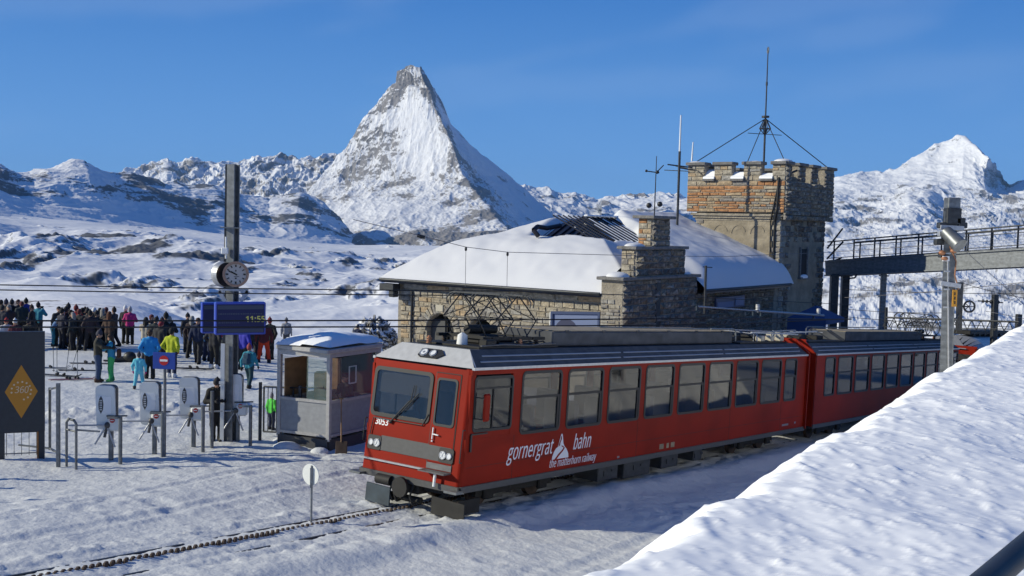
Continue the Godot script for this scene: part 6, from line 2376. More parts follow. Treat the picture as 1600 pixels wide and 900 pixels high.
func make_right_mast() -> void:
	var z := 30.0
	var base := at_depth(1477, 660, z)
	var top := at_depth(1486, 330, z)
	var t := thing("signal_mast", "grey steel mast with loudspeaker, cable boxes and yellow plate beside the second railcar", "mast")
	var mb := MB.new()
	h_beam(mb, base - Vector3(0, 1.0, 0), top, 0.33, 0.30, Vector3(0.93, 0, 0.36))
	obj("beam", mb, M.galvanised, t)
	mb = MB.new()
	mb.rod(base + Vector3(.02, 0, .19), at_depth(1481, 405, z - .19), .025, 8)
	for k in 5:
		var p := at_depth(1478 + k, 480 - 28 * k, z - .26)
		mb.box(p, Vector3(.14, .04, .05))
	obj("conduit", mb, M.silver_trim, t)
	mb = MB.new()
	mb.box(top + Vector3(0.02, .12, 0), Vector3(.34, .50, .34), Basis(), .02)
	obj("top_cabinet", mb, M.galvanised, t)
	mb = MB.new()
	mb.box(top + Vector3(0.0, -.14, .10), Vector3(.40, .45, .3), Basis(), .02)
	obj("insulator_block", mb, M.dark_steel, t)
	for q in [[1500, 345], [1503, 352], [1472, 352], [1467, 378], [1474, 398]]:
		mb = MB.new()
		mb.box(at_depth(q[0], q[1], z - .15), Vector3(.24, .16, .2), Basis(), .02)
		obj("insulator_block", mb, M.dark_steel, t)
	mb = MB.new()
	for q in [[1468, 355, 1505, 357], [1466, 365, 1506, 368], [1468, 442, 1500, 447]]:
		mb.bar(at_depth(q[0], q[1], z - .2), at_depth(q[2], q[3], z - .2), .16, .13, Vector3.UP, .01)
		mb.bar(at_depth(q[0], q[1], z + .2), at_depth(q[2], q[3], z + .2), .10, .08, Vector3.UP, .01)
	obj("clamp", mb, M.silver_trim, t)
	mb = MB.new()
	mb.rod(at_depth(1478, 362, z - .32), at_depth(1500, 384, z - .75), .17, 16, .21)
	obj("loudspeaker", mb, M.galvanised, t)
	mb = MB.new()
	for q in [[1472, 395], [1490, 392], [1476, 404]]:
		mb.ball(at_depth(q[0], q[1], z - .3), Vector3(.10, .07, .09), 8)
	mb.path([at_depth(1484, 385, z - .28), at_depth(1494, 408, z - .3), at_depth(1492, 430, z - .3), at_depth(1498, 452, z - .2)], .018)
	obj("wiring", mb, M.copper, t)
	mb = MB.new()
	mb.box(at_depth(1478, 404, z - .32), Vector3(.18, .14, .05))
	obj("white_plate", mb, M.white_paint, t)
	mb = MB.new()
	mb.box(at_depth(1491.5, 466, z - .30), Vector3(.13, .46, .03), Basis(), .005)
	var yp := obj("yellow_plate", mb, M.yellow_plate, t)
	mb = MB.new()
	for k in 3:
		mb.box(at_depth(1492, 459 + 7 * k, z - .33), Vector3(.035, .08, .01))
	obj("plate_print", mb, M.black_trim, yp)
	mb = MB.new()
	mb.bar(at_depth(1498, 516, z + 1.0), at_depth(1500, 441, z + 1.0), .12, .14, Vector3.RIGHT)
	mb.path([at_depth(1484, 500, z), at_depth(1494, 498, z + .5), at_depth(1497, 490, z + 1.0)], .03)
	mb.rod(at_depth(1497, 446, z + 1.0), at_depth(1480, 450, z), .03, 6)
	single("slim_post", mb, M.dark_steel, "slim dark post directly behind the signal mast", "post")
	# weight wheel
	t = thing("tension_wheel", "spoked tension wheel of the overhead line beside the signal mast", "wheel")
	var c := at_depth(1514.5, 479, z + 1.0)
	mb = MB.new()
	for i in 20:
		var a := TAU * i / 20
		var b := TAU * (i + 1) / 20
		mb.rod(c + Vector3(cos(a), sin(a), 0) * .155, c + Vector3(cos(b), sin(b), 0) * .155, .028, 6)
	obj("rim", mb, M.dark_steel, t)
	mb = MB.new()
	for i in 5:
		var a := TAU * i / 5
		mb.rod(c, c + Vector3(cos(a), sin(a), 0) * .155, .012, 5)
	mb.rod(c, c + Vector3(-.26, 0.0, -.05), .02, 5)
	obj("spoke", mb, M.dark_steel, t)
	for q in [[1554, 515, 460, 46.0, "short dark line pole with a cross arm above the snow bank"], [1591, 520, 491, 50.0, "shortest line pole, at the very top of the snow bank"], [1384, 516, 480, 50.0, "thin stub pole beside the footbridge column"]]:
		mb = MB.new()
		mb.bar(at_depth(q[0], q[1], q[3]) - Vector3(0, 1.5, 0), at_depth(q[0] + 1, q[2], q[3]), .26 if q[0] > 1400 else .12, .22 if q[0] > 1400 else .12, Vector3.RIGHT, .02)
		if q[0] == 1554:
			mb.rod(at_depth(1528, 470, q[3]), at_depth(1567, 473, q[3]), .03, 6)
			for k in 5:
				mb.ball(at_depth(1536 + 6 * k, 470.5 + .4 * k, q[3]), Vector3(.05, .09, .09), 6)
		single("line_pole", mb, M.dark_steel, q[4], "pole", "line poles beyond the train")
	# lattice beam of the line beyond the train
	t = thing("lattice_beam", "dark lattice beam with zigzag bracing running past the signal mast", "beam")
	var l0 := at_depth(1384, 496, 48.0)
	var l1 := at_depth(1592, 503, 44.0)
	mb = MB.new()
	mb.rod(l0, l1, .045, 6)
	mb.rod(l0 - Vector3(0, .42, 0), l1 - Vector3(0, .30, 0), .02, 6)
	obj("chord", mb, M.dark_steel, t)
	mb = MB.new()
	for k in 15:
		var p := l0.lerp(l1, k / 15.0)
		var r := l0.lerp(l1, (k + .5) / 15.0)
		var s := l0.lerp(l1, (k + 1.0) / 15.0)
		mb.rod(p, r - Vector3(0, .40, 0), .02, 5)
		mb.rod(r - Vector3(0, .40, 0), s, .02, 5)
		if k < 8:
			for i in 10:
				var a := TAU * i / 10
				var b := TAU * (i + 1) / 10
				mb.rod(r + Vector3(cos(a) * .32, -.42 + sin(a) * .30, .1), r + Vector3(cos(b) * .32, -.42 + sin(b) * .30, .1), .016, 4)
	obj("bracing", mb, M.dark_steel, t)


func make_wires() -> void:
	cable("contact_wire", "upper of two contact wires crossing in front of the clock mast", sag(at_depth(-60, 444, 22.0), at_depth(815, 455, 26.5), .02) + [at_depth(1120, 466, 38.0), at_depth(1330, 476, 50.0)], .014, M.wire)
	cable("contact_wire", "lower of two contact wires crossing just below the clock", sag(at_depth(-60, 452, 22.0), at_depth(812, 462, 26.2), .02), .014, M.wire)
	cable("feeder_cable", "upper thick dark cable across the display board and kiosk roof", sag(at_depth(-60, 501, 22.0), at_depth(1120, 497, 34.0), .03) + [at_depth(1330, 499, 45.0)], .020, M.wire)
	cable("feeder_cable", "lower thick dark cable across the display board and kiosk roof", sag(at_depth(-60, 511, 22.0), at_depth(1120, 507, 34.0), .03) + [at_depth(1330, 498, 45.0)], .020, M.wire)
	cable("span_cable", "thin pale span cable running over the snow roof to the tower", [at_depth(552, 343, 36.0), at_depth(660, 369, 37.0), at_depth(728, 386, 38.0), at_depth(793, 394, 39.0), at_depth(974, 399, 42.0), at_depth(1130, 401, 48.0), at_depth(1300, 394, 58.0), at_depth(1475, 382, 30.0)], .012, M.pale_wire)
	var mb := MB.new()
	mb.rod(at_depth(652, 368, 37.0), at_depth(664, 371, 37.0), .06, 8)
	mb.ball(at_depth(658, 370, 37.0), Vector3(.09, .07, .07), 8)
	single("span_insulator", mb, M.black_trim, "small dark insulator on the thin span cable beneath the pyramid peak", "insulator")
	for q in [[728, 387, 448, 39.0, "left dropper of two"], [793, 395, 449, 39.5, "right dropper of two"]]:
		cable("dropper_wire", "%s hanging from the span cable over the roof" % q[4], [at_depth(q[0], q[1], q[3]), at_depth(q[0] - 1, q[2], q[3])], .010, M.pale_wire)
		mb = MB.new()
		mb.ball(at_depth(q[0], q[1] + 2, q[3]), Vector3(.05, .09, .05), 6)
		single("wire_clamp", mb, M.black_trim, "small dark clamp atop the %s over the roof" % q[4], "clamp")
	var k := 0
	for q in [[1320, 452, 1610, 459, "in the clear below the footbridge"], [1320, 465, 1610, 440, "rising under the footbridge girder"], [1320, 495, 1610, 512, "lowest, level with the lattice beam"], [1500, 441, 1612, 468, "sloping down from the slim post's head"], [1322, 483, 1480, 489, "between the bridge columns and the signal mast"]]:
		cable("line_wire", "thin line wire " + q[4], sag(at_depth(q[0], q[1], 48.0), at_depth(q[2], q[3], 34.0), .05), .012, M.wire if k != 1 else M.pale_wire)
		k += 1
	for q in [[1496, 300, 1600, 476, "steeper"], [1530, 396, 1612, 500, "flatter"]]:
		cable("stay_wire", "%s of two pale stay wires right of the signal mast" % q[4], [at_depth(q[0] + 10, q[1] + 90, 32.0), at_depth(q[2], q[3], 38.0)], .009, M.pale_wire)
	# bracket arm that holds the wires before the tower
	var t := thing("catenary_boom", "silver tubular bracket arm with green insulators in front of the tower", "bracket arm")
	var a := at_depth(1091, 479, 41.0)
	var m := at_depth(1184, 486, 44.5)
	var e := at_depth(1287, 493, 48.5)
	mb = MB.new()
	mb.rod(a, m, .03, 8)
	mb.rod(m, e, .05, 8)
	obj("tube", mb, M.silver_trim, t)
	for q in [[1184, 484, 44.5], [1279, 490, 48.2]]:
		mb = MB.new()
		var p := at_depth(q[0], q[1], q[2])
		for k2 in 4:
			mb.rod(p + Vector3(0, .06 * k2, 0), p + Vector3(0, .06 * k2 + .035, 0), .10, 10, .07)
		obj("insulator", mb, M.white_paint, t)
	for q in [[1177, 492, 44.2], [1189, 493, 44.7], [1271, 497, 48.0], [1089, 484, 41.0]]:
		mb = MB.new()
		mb.rod(at_depth(q[0], q[1] - 6, q[2]), at_depth(q[0], q[1] + 1, q[2]), .05, 8)
		obj("hanger", mb, M.plough_blue, t)
	# hand rail of the terrace, close to the viewer
	mb = MB.new()
	mb.rod(at_depth(1500, 945, 1.35), at_depth(1660, 806, 1.75), .019, 24)
	single("terrace_handrail", mb, M.dark_steel, "round dark steel handrail of the terrace close to the viewer", "handrail")


func make_boulder() -> void:
	# snow-plastered rocks behind the kiosk
	var c := at_height(582, 545, 0.0)
	var n3 := fnl(301, 1.1, 4, true)
	var n4 := fnl(302, 3.0, 3)
	for q in [[584, 542, 1.25, 1.55, "snow-plastered boulder heap behind the kiosk roof"], [606, 544, .65, 1.0, "dark low rock at the foot of the hall's corner, beside the boulder heap"]]:
		c = on_ground(q[0], q[1])
		var mb := MB.new()
		var nu := 60
		var nv := 26
		var pts := PackedVector3Array()
		for j in nv:
			for i in nu:
				var a := TAU * i / (nu - 1)
				var b := PI * 0.5 * j / (nv - 1)
				var d := Vector3(cos(a) * cos(b), sin(b), sin(a) * cos(b))
				var r := 1.0 + 0.42 * n3.get_noise_3dv(d * 1.6 + c) + 0.12 * n4.get_noise_3dv(d * 2.0)
				pts.append(c + d * r * Vector3(q[2], q[3], q[2]) - Vector3(0, .1, 0))
		mb.sphere_cap_grid(pts, nu, nv)
		for k in mb.n.size():
			var ny := mb.n[k].y
			var s := smoothstep(.28, .55, ny + .35 * n4.get_noise_3dv(pts[k] * 1.5))
			mb.c[k] = Color(.09, .08, .07).lerp(Color(.86, .87, .89), s)
		single("boulder", mb, M.mountain, q[4], "boulder")


# ---------------------------------------------------------------- people
# A body is one surface round a skeleton: for every bone a tapered capsule, joined with a smooth minimum and meshed as surface nets.
func nets(bones: Array, cell: float, blend: float) -> Dictionary:
	var lo := Vector3.ONE * 1e9
	var hi := -lo
	for b in bones:
		var r: float = maxf(b[2], b[3]) + cell * 3.0
		lo = lo.min((b[0] as Vector3) - Vector3.ONE * r).min((b[1] as Vector3) - Vector3.ONE * r)
		hi = hi.max((b[0] as Vector3) + Vector3.ONE * r).max((b[1] as Vector3) + Vector3.ONE * r)
	var nx := int((hi.x - lo.x) / cell) + 2
	var ny := int((hi.y - lo.y) / cell) + 2
	var nz := int((hi.z - lo.z) / cell) + 2
	var f := PackedFloat32Array()
	f.resize(nx * ny * nz)
	f.fill(1.0)
	var reg := PackedByteArray()
	reg.resize(f.size())
	var best := PackedFloat32Array()
	best.resize(f.size())
	best.fill(9.0)
	for b in bones:
		var a: Vector3 = b[0]
		var d: Vector3 = b[1] - a
		var l2 := maxf(d.length_squared(), 1e-8)
		var ra: float = b[2]
		var rb: float = b[3]
		var m := maxf(ra, rb) + blend + cell * 2.0
		var p0 := (a.min(b[1]) - Vector3.ONE * m - lo) / cell
		var p1 := (a.max(b[1]) + Vector3.ONE * m - lo) / cell
		for k in range(maxi(0, int(p0.z)), mini(nz, int(p1.z) + 2)):
			for j in range(maxi(0, int(p0.y)), mini(ny, int(p1.y) + 2)):
				for i in range(maxi(0, int(p0.x)), mini(nx, int(p1.x) + 2)):
					var p := lo + Vector3(i, j, k) * cell
					var t := clampf((p - a).dot(d) / l2, 0.0, 1.0)
					var v := (p - a - d * t).length() - lerpf(ra, rb, t)
					var at := i + nx * (j + ny * k)
					if v < best[at]:
						best[at] = v
						reg[at] = b[4]
					var o := f[at]
					var h := maxf(blend - absf(o - v), 0.0) / blend
					f[at] = minf(o, v) - h * h * blend * 0.25
	var vert := PackedVector3Array()
	var rg := PackedByteArray()
	var id := {}
	var step := [1, nx, nx * ny]
	for k in nz - 1:
		for j in ny - 1:
			for i in nx - 1:
				var at := i + nx * (j + ny * k)
				var mask := 0
				for c in 8:
					if f[at + (c & 1) + nx * ((c >> 1) & 1) + nx * ny * (c >> 2)] < 0.0:
						mask |= 1 << c
				if mask == 0 or mask == 255:
					continue
				var sum := Vector3.ZERO
				var n := 0
				for e in 12:
					var ax := e / 4
					var q := e % 4
					var c0 := [[0, 2, 4, 6], [0, 1, 4, 5], [0, 1, 2, 3]][ax][q] as int
					var c1: int = c0 + (1 << ax)
					if ((mask >> c0) & 1) != ((mask >> c1) & 1):
						var v0 := f[at + (c0 & 1) + nx * ((c0 >> 1) & 1) + nx * ny * (c0 >> 2)]
						var v1 := f[at + (c1 & 1) + nx * ((c1 >> 1) & 1) + nx * ny * (c1 >> 2)]
						var t := v0 / (v0 - v1)
						var w0 := Vector3(c0 & 1, (c0 >> 1) & 1, c0 >> 2)
						var w1 := Vector3(c1 & 1, (c1 >> 1) & 1, c1 >> 2)
						sum += w0.lerp(w1, t)
						n += 1
				id[at] = vert.size()
				vert.append(lo + (Vector3(i, j, k) + sum / n) * cell)
				rg.append(reg[at])
	var idx := PackedInt32Array()
	var nrm := PackedVector3Array()
	nrm.resize(vert.size())
	for at in id:
		for ax in 3:
			var s0: float = f[at]
			var s1: float = f[at + step[ax]]
			if (s0 < 0.0) == (s1 < 0.0):
				continue
			var u: int = step[(ax + 1) % 3]
			var w: int = step[(ax + 2) % 3]
			if not (id.has(at - u) and id.has(at - w) and id.has(at - u - w)):
				continue
			var q := [id[at], id[at - u], id[at - u - w], id[at - w]]
			if s0 < 0.0:
				q.reverse()
			idx.append_array([q[0], q[1], q[2], q[0], q[2], q[3]])
	for t in range(0, idx.size(), 3):
		var m := (vert[idx[t + 2]] - vert[idx[t]]).cross(vert[idx[t + 1]] - vert[idx[t]])
		for e in 3:
			nrm[idx[t + e]] += m
	for i in nrm.size():
		nrm[i] = nrm[i].normalized()
	return {"v": vert, "n": nrm, "i": idx, "r": rg}


func joined_nets(parts: Array) -> Dictionary:
	var o := {"v": PackedVector3Array(), "n": PackedVector3Array(), "i": PackedInt32Array(), "r": PackedByteArray()}
	for p in parts:
		var k: int = o.v.size()
		var f: Transform3D = p[1]
		var flip: bool = f.basis.determinant() < 0.0
		for i in p[0].v.size():
			o.v.append(f * p[0].v[i])
			o.n.append((f.basis * p[0].n[i]).normalized())
		o.r.append_array(p[0].r)
		for t in range(0, p[0].i.size(), 3):
			o.i.append(p[0].i[t] + k)
			o.i.append(p[0].i[t + (2 if flip else 1)] + k)
			o.i.append(p[0].i[t + (1 if flip else 2)] + k)
	return o


const JACKET := 0
const TROUSERS := 1
const BOOTS := 2
const SKIN := 3
const HAIR := 4
const GLOVE := 5
const EYE_R := 6
var head_net := {}
var hat_net := {}
var long_net := {}
var hand_net := {}
var pose_nets := {}


func make_heads() -> void:
	# origin at the base of the neck, face towards +z
	var skull := [
		[Vector3(0, -.03, -.012), Vector3(0, .09, 0.0), .058, .060, SKIN],
		[Vector3(0, .145, .005), Vector3(0, .195, -.005), .074, .082, SKIN],
		[Vector3(-.018, .10, .045), Vector3(.018, .10, .045), .042, .042, SKIN],
		[Vector3(0, .165, .085), Vector3(0, .135, .103), .010, .016, SKIN],
		[Vector3(-.020, .105, .083), Vector3(.020, .105, .083), .009, .009, SKIN],
		[Vector3(-.082, .15, .0), Vector3(-.080, .17, -.005), .017, .020, SKIN],
		[Vector3(.082, .15, .0), Vector3(.080, .17, -.005), .017, .020, SKIN],
		[Vector3(-.033, .167, .070), Vector3(-.033, .167, .074), .012, .012, EYE_R],
		[Vector3(.033, .167, .070), Vector3(.033, .167, .074), .012, .012, EYE_R],
	]
	var short := [[Vector3(0, .20, -.025), Vector3(0, .225, -.01), .094, .088, HAIR], [Vector3(0, .14, -.05), Vector3(0, .20, -.03), .070, .090, HAIR]]
	head_net = nets(skull + short, .0105, .02)
	var hat := [[Vector3(0, .205, -.012), Vector3(0, .245, -.012), .101, .090, HAIR], [Vector3(0, .16, -.045), Vector3(0, .20, -.02), .074, .098, HAIR], [Vector3(0, .345, -.012), Vector3(0, .35, -.012), .030, .030, HAIR]]
	hat_net = nets(skull + hat, .0105, .02)
	var tress := [[Vector3(0, .20, -.025), Vector3(0, .225, -.01), .096, .088, HAIR], [Vector3(-.04, .17, -.05), Vector3(-.06, -.02, -.06), .066, .05, HAIR], [Vector3(.04, .17, -.05), Vector3(.06, -.02, -.06), .066, .05, HAIR], [Vector3(0, .16, -.06), Vector3(0, -.06, -.085), .06, .05, HAIR]]
	long_net = nets(skull + tress, .0105, .02)
	# a gloved right hand: wrist at the origin, fingers down, palm towards -x, thumb forwards
	var h := [[Vector3(0, .03, 0), Vector3(0, -.045, 0), .030, .034, GLOVE], [Vector3(0, -.05, -.025), Vector3(0, -.075, .025), .026, .026, GLOVE]]
	for k in 4:
		var z := .036 - .024 * k
		var l: float = [.062, .072, .066, .050][k]
		var a := Vector3(0, -.078, z)
		var b := a + Vector3(-.008, -l * .5, 0)
		var c := b + Vector3(-.026, -l * .42, 0)
		h.append([a, b, .0135, .0125, GLOVE])
		h.append([b, c, .0125, .0105, GLOVE])
	h.append([Vector3(-.004, -.035, .030), Vector3(-.012, -.065, .060), .016, .014, GLOVE])
	h.append([Vector3(-.012, -.065, .060), Vector3(-.020, -.095, .066), .014, .012, GLOVE])
	hand_net = nets(h, .0085, .010)


# arms: per side [elbow, wrist] in metres for a person 1.75 m tall facing +z with x to their left
func body_net(pose: String) -> Dictionary:
	if pose_nets.has(pose):
		return pose_nets[pose]
	var lean := 0.0
	var arms := [[Vector3(.27, 1.12, -.03), Vector3(.29, .87, .05)], [Vector3(-.27, 1.12, -.03), Vector3(-.29, .87, .05)]]
	var feet := [Vector3(.11, .05, .0), Vector3(-.11, .05, .0)]
	var knees := [Vector3(.10, .49, .03), Vector3(-.10, .49, .03)]
	var hip := 0.93
	var nod := 0.0
	var turn := 0.0
	match pose:
		"phone":
			arms = [[Vector3(.29, 1.11, .0), Vector3(.10, 1.16, .24)], [Vector3(-.29, 1.11, .0), Vector3(-.08, 1.14, .25)]]
			feet = [Vector3(.09, .05, .05), Vector3(-.09, .05, -.05)]
			nod = 0.5
		"pockets":
			arms = [[Vector3(.32, 1.13, -.10), Vector3(.21, .95, .08)], [Vector3(-.32, 1.13, -.10), Vector3(-.21, .95, .08)]]
		"wide":
			feet = [Vector3(.21, .05, .02), Vector3(-.21, .05, -.02)]
			knees = [Vector3(.16, .48, .04), Vector3(-.16, .48, .03)]
			arms = [[Vector3(.31, 1.13, -.03), Vector3(.32, .90, .12)], [Vector3(-.31, 1.13, -.03), Vector3(-.30, .88, .08)]]
		"hug":
			arms = [[Vector3(.24, 1.25, .20), Vector3(.06, 1.26, .42)], [Vector3(-.24, 1.22, .20), Vector3(-.08, 1.18, .42)]]
			nod = 0.25
		"photo":
			arms = [[Vector3(.28, 1.22, .16), Vector3(.07, 1.47, .24)], [Vector3(-.28, 1.22, .16), Vector3(-.07, 1.47, .24)]]
		"stride":
			feet = [Vector3(.10, .05, .20), Vector3(-.10, .06, -.20)]
			knees = [Vector3(.10, .50, .14), Vector3(-.10, .47, -.02)]
			arms = [[Vector3(.27, 1.13, -.12), Vector3(.28, .90, -.12)], [Vector3(-.27, 1.12, .06), Vector3(-.27, .92, .20)]]
		"bend":
			lean = 0.62
			arms = [[Vector3(.24, .88, .52), Vector3(.18, .62, .60)], [Vector3(-.24, .88, .52), Vector3(-.18, .62, .60)]]
			nod = 0.3
		"crossed":
			arms = [[Vector3(.30, 1.13, .02), Vector3(.02, 1.13, .20)], [Vector3(-.30, 1.13, .02), Vector3(.0, 1.18, .22)]]
		"sit":
			hip = 0.50
			knees = [Vector3(.13, .50, .44), Vector3(-.13, .50, .44)]
			feet = [Vector3(.13, .05, .46), Vector3(-.13, .05, .44)]
			arms = [[Vector3(.27, .70, .05), Vector3(.14, .62, .32)], [Vector3(-.27, .70, .05), Vector3(-.14, .62, .32)]]
			nod = 0.2
	var pelvis := Vector3(0, hip, 0)
	var up := Vector3(0, cos(lean), sin(lean))
	var chest := pelvis + up * 0.36
	var neck := pelvis + up * 0.53
	var b := []
	for s in [1.0, -1.0]:
		var k := 0 if s > 0 else 1
		var sx := Vector3(s, 0, 0)
		b.append([pelvis + sx * .075 - up * .02, pelvis + sx * .07 + up * .16, .125, .118, JACKET])
		b.append([pelvis + sx * .07 + up * .16, chest + sx * .085, .118, .128, JACKET])
		b.append([chest + sx * .09 + up * .08, neck + sx * .06 - up * .03, .105, .075, JACKET])
		var sh := chest + sx * .185 + up * .10
		b.append([neck - up * .04, sh, .07, .082, JACKET])
		b.append([sh, arms[k][0], .080, .066, JACKET])
		b.append([arms[k][0], arms[k][1], .066, .050, JACKET])
		b.append([pelvis + sx * .095 - up * .04, knees[k], .112, .080, TROUSERS])
		b.append([knees[k], feet[k] + Vector3(0, .09, 0), .080, .072, TROUSERS])
		b.append([feet[k] + Vector3(0, .06, -.02), feet[k] + Vector3(0, .02, -.03), .072, .066, BOOTS])
		b.append([feet[k] + Vector3(0, .005, -.03), feet[k] + Vector3(0, -.005, .14), .060, .046, BOOTS])
	b.append([neck - up * .05, neck + up * .02, .082, .072, JACKET])
	var body := nets(b, .026, .05)
	var parts := [[body, Transform3D()]]
	var hands := []
	for k in 2:
		var s := 1.0 if k == 0 else -1.0
		var d: Vector3 = (arms[k][1] - arms[k][0]).normalized()
		var x := Vector3(s, 0, 0)
		var y := -d
		if absf(y.dot(x)) > 0.9:
			x = Vector3(0, s, 0)
		x = (x - y * x.dot(y)).normalized()
		var z := x.cross(y)
		if s < 0.0:
			z = -z
		parts.append([hand_net, Transform3D(Basis(x * 1.05, y * 1.05, z * 1.05), arms[k][1] + d * .045)])
	var o := {"body": joined_nets(parts), "head": Transform3D(Basis(Vector3.RIGHT, lean * 0.4 + nod), neck + up * .01 + Vector3(0, 0, .005))}
	pose_nets[pose] = o
	return o


func person(q: Array, at: Vector3, tall: float, facing: float) -> Node3D:
	# q: pose, head, colours [jacket, trousers, boots, hair or hat, gloves], label
	var pose := body_net(q[0])
	var head: Dictionary = {"short": head_net, "hat": hat_net, "long": long_net}[q[1]]
	var all := joined_nets([[pose.body, Transform3D()], [head, pose.head]])
	var pal: Array = q[2]
	var cols := [pal[0], pal[1], pal[2], Color(.42, .25, .17), pal[3], pal[4], Color(.03, .025, .02)]
	var c := PackedColorArray()
	c.resize(all.v.size())
	for i in c.size():
		c[i] = cols[all.r[i]]
	var a := []
	a.resize(Mesh.ARRAY_MAX)
	a[Mesh.ARRAY_VERTEX] = all.v
	a[Mesh.ARRAY_NORMAL] = all.n
	a[Mesh.ARRAY_COLOR] = c
	a[Mesh.ARRAY_INDEX] = all.i
	var m := ArrayMesh.new()
	m.add_surface_from_arrays(Mesh.PRIMITIVE_TRIANGLES, a)
	var o := put("person", m, M.person)
	tag(o, q[3], "person")
	o.position = at
	o.rotation.y = deg_to_rad(facing)
	o.scale = Vector3.ONE * (tall / 1.75)
	return o


func extra(o: Node3D, called: String, mb: MB, c: Color) -> void:
	var key := "cloth_%s" % c.to_html()
	if not M.has(key):
		mat(key, c.linear_to_srgb(), 0.85)
	obj(called, mb, M[key], o)


func rucksack(o: Node3D, c: Color) -> void:
	var mb := MB.new()
	mb.box(Vector3(0, 1.22, -.22), Vector3(.30, .46, .18), Basis(), .06)
	mb.box(Vector3(0, 1.14, -.33), Vector3(.22, .22, .08), Basis(), .03)
	for s in [-1.0, 1.0]:
		mb.path([Vector3(.10 * s, 1.40, -.15), Vector3(.12 * s, 1.47, .0), Vector3(.12 * s, 1.38, .12), Vector3(.13 * s, 1.15, .12), Vector3(.14 * s, 1.05, -.12)], .022, 6)
	extra(o, "rucksack", mb, c)


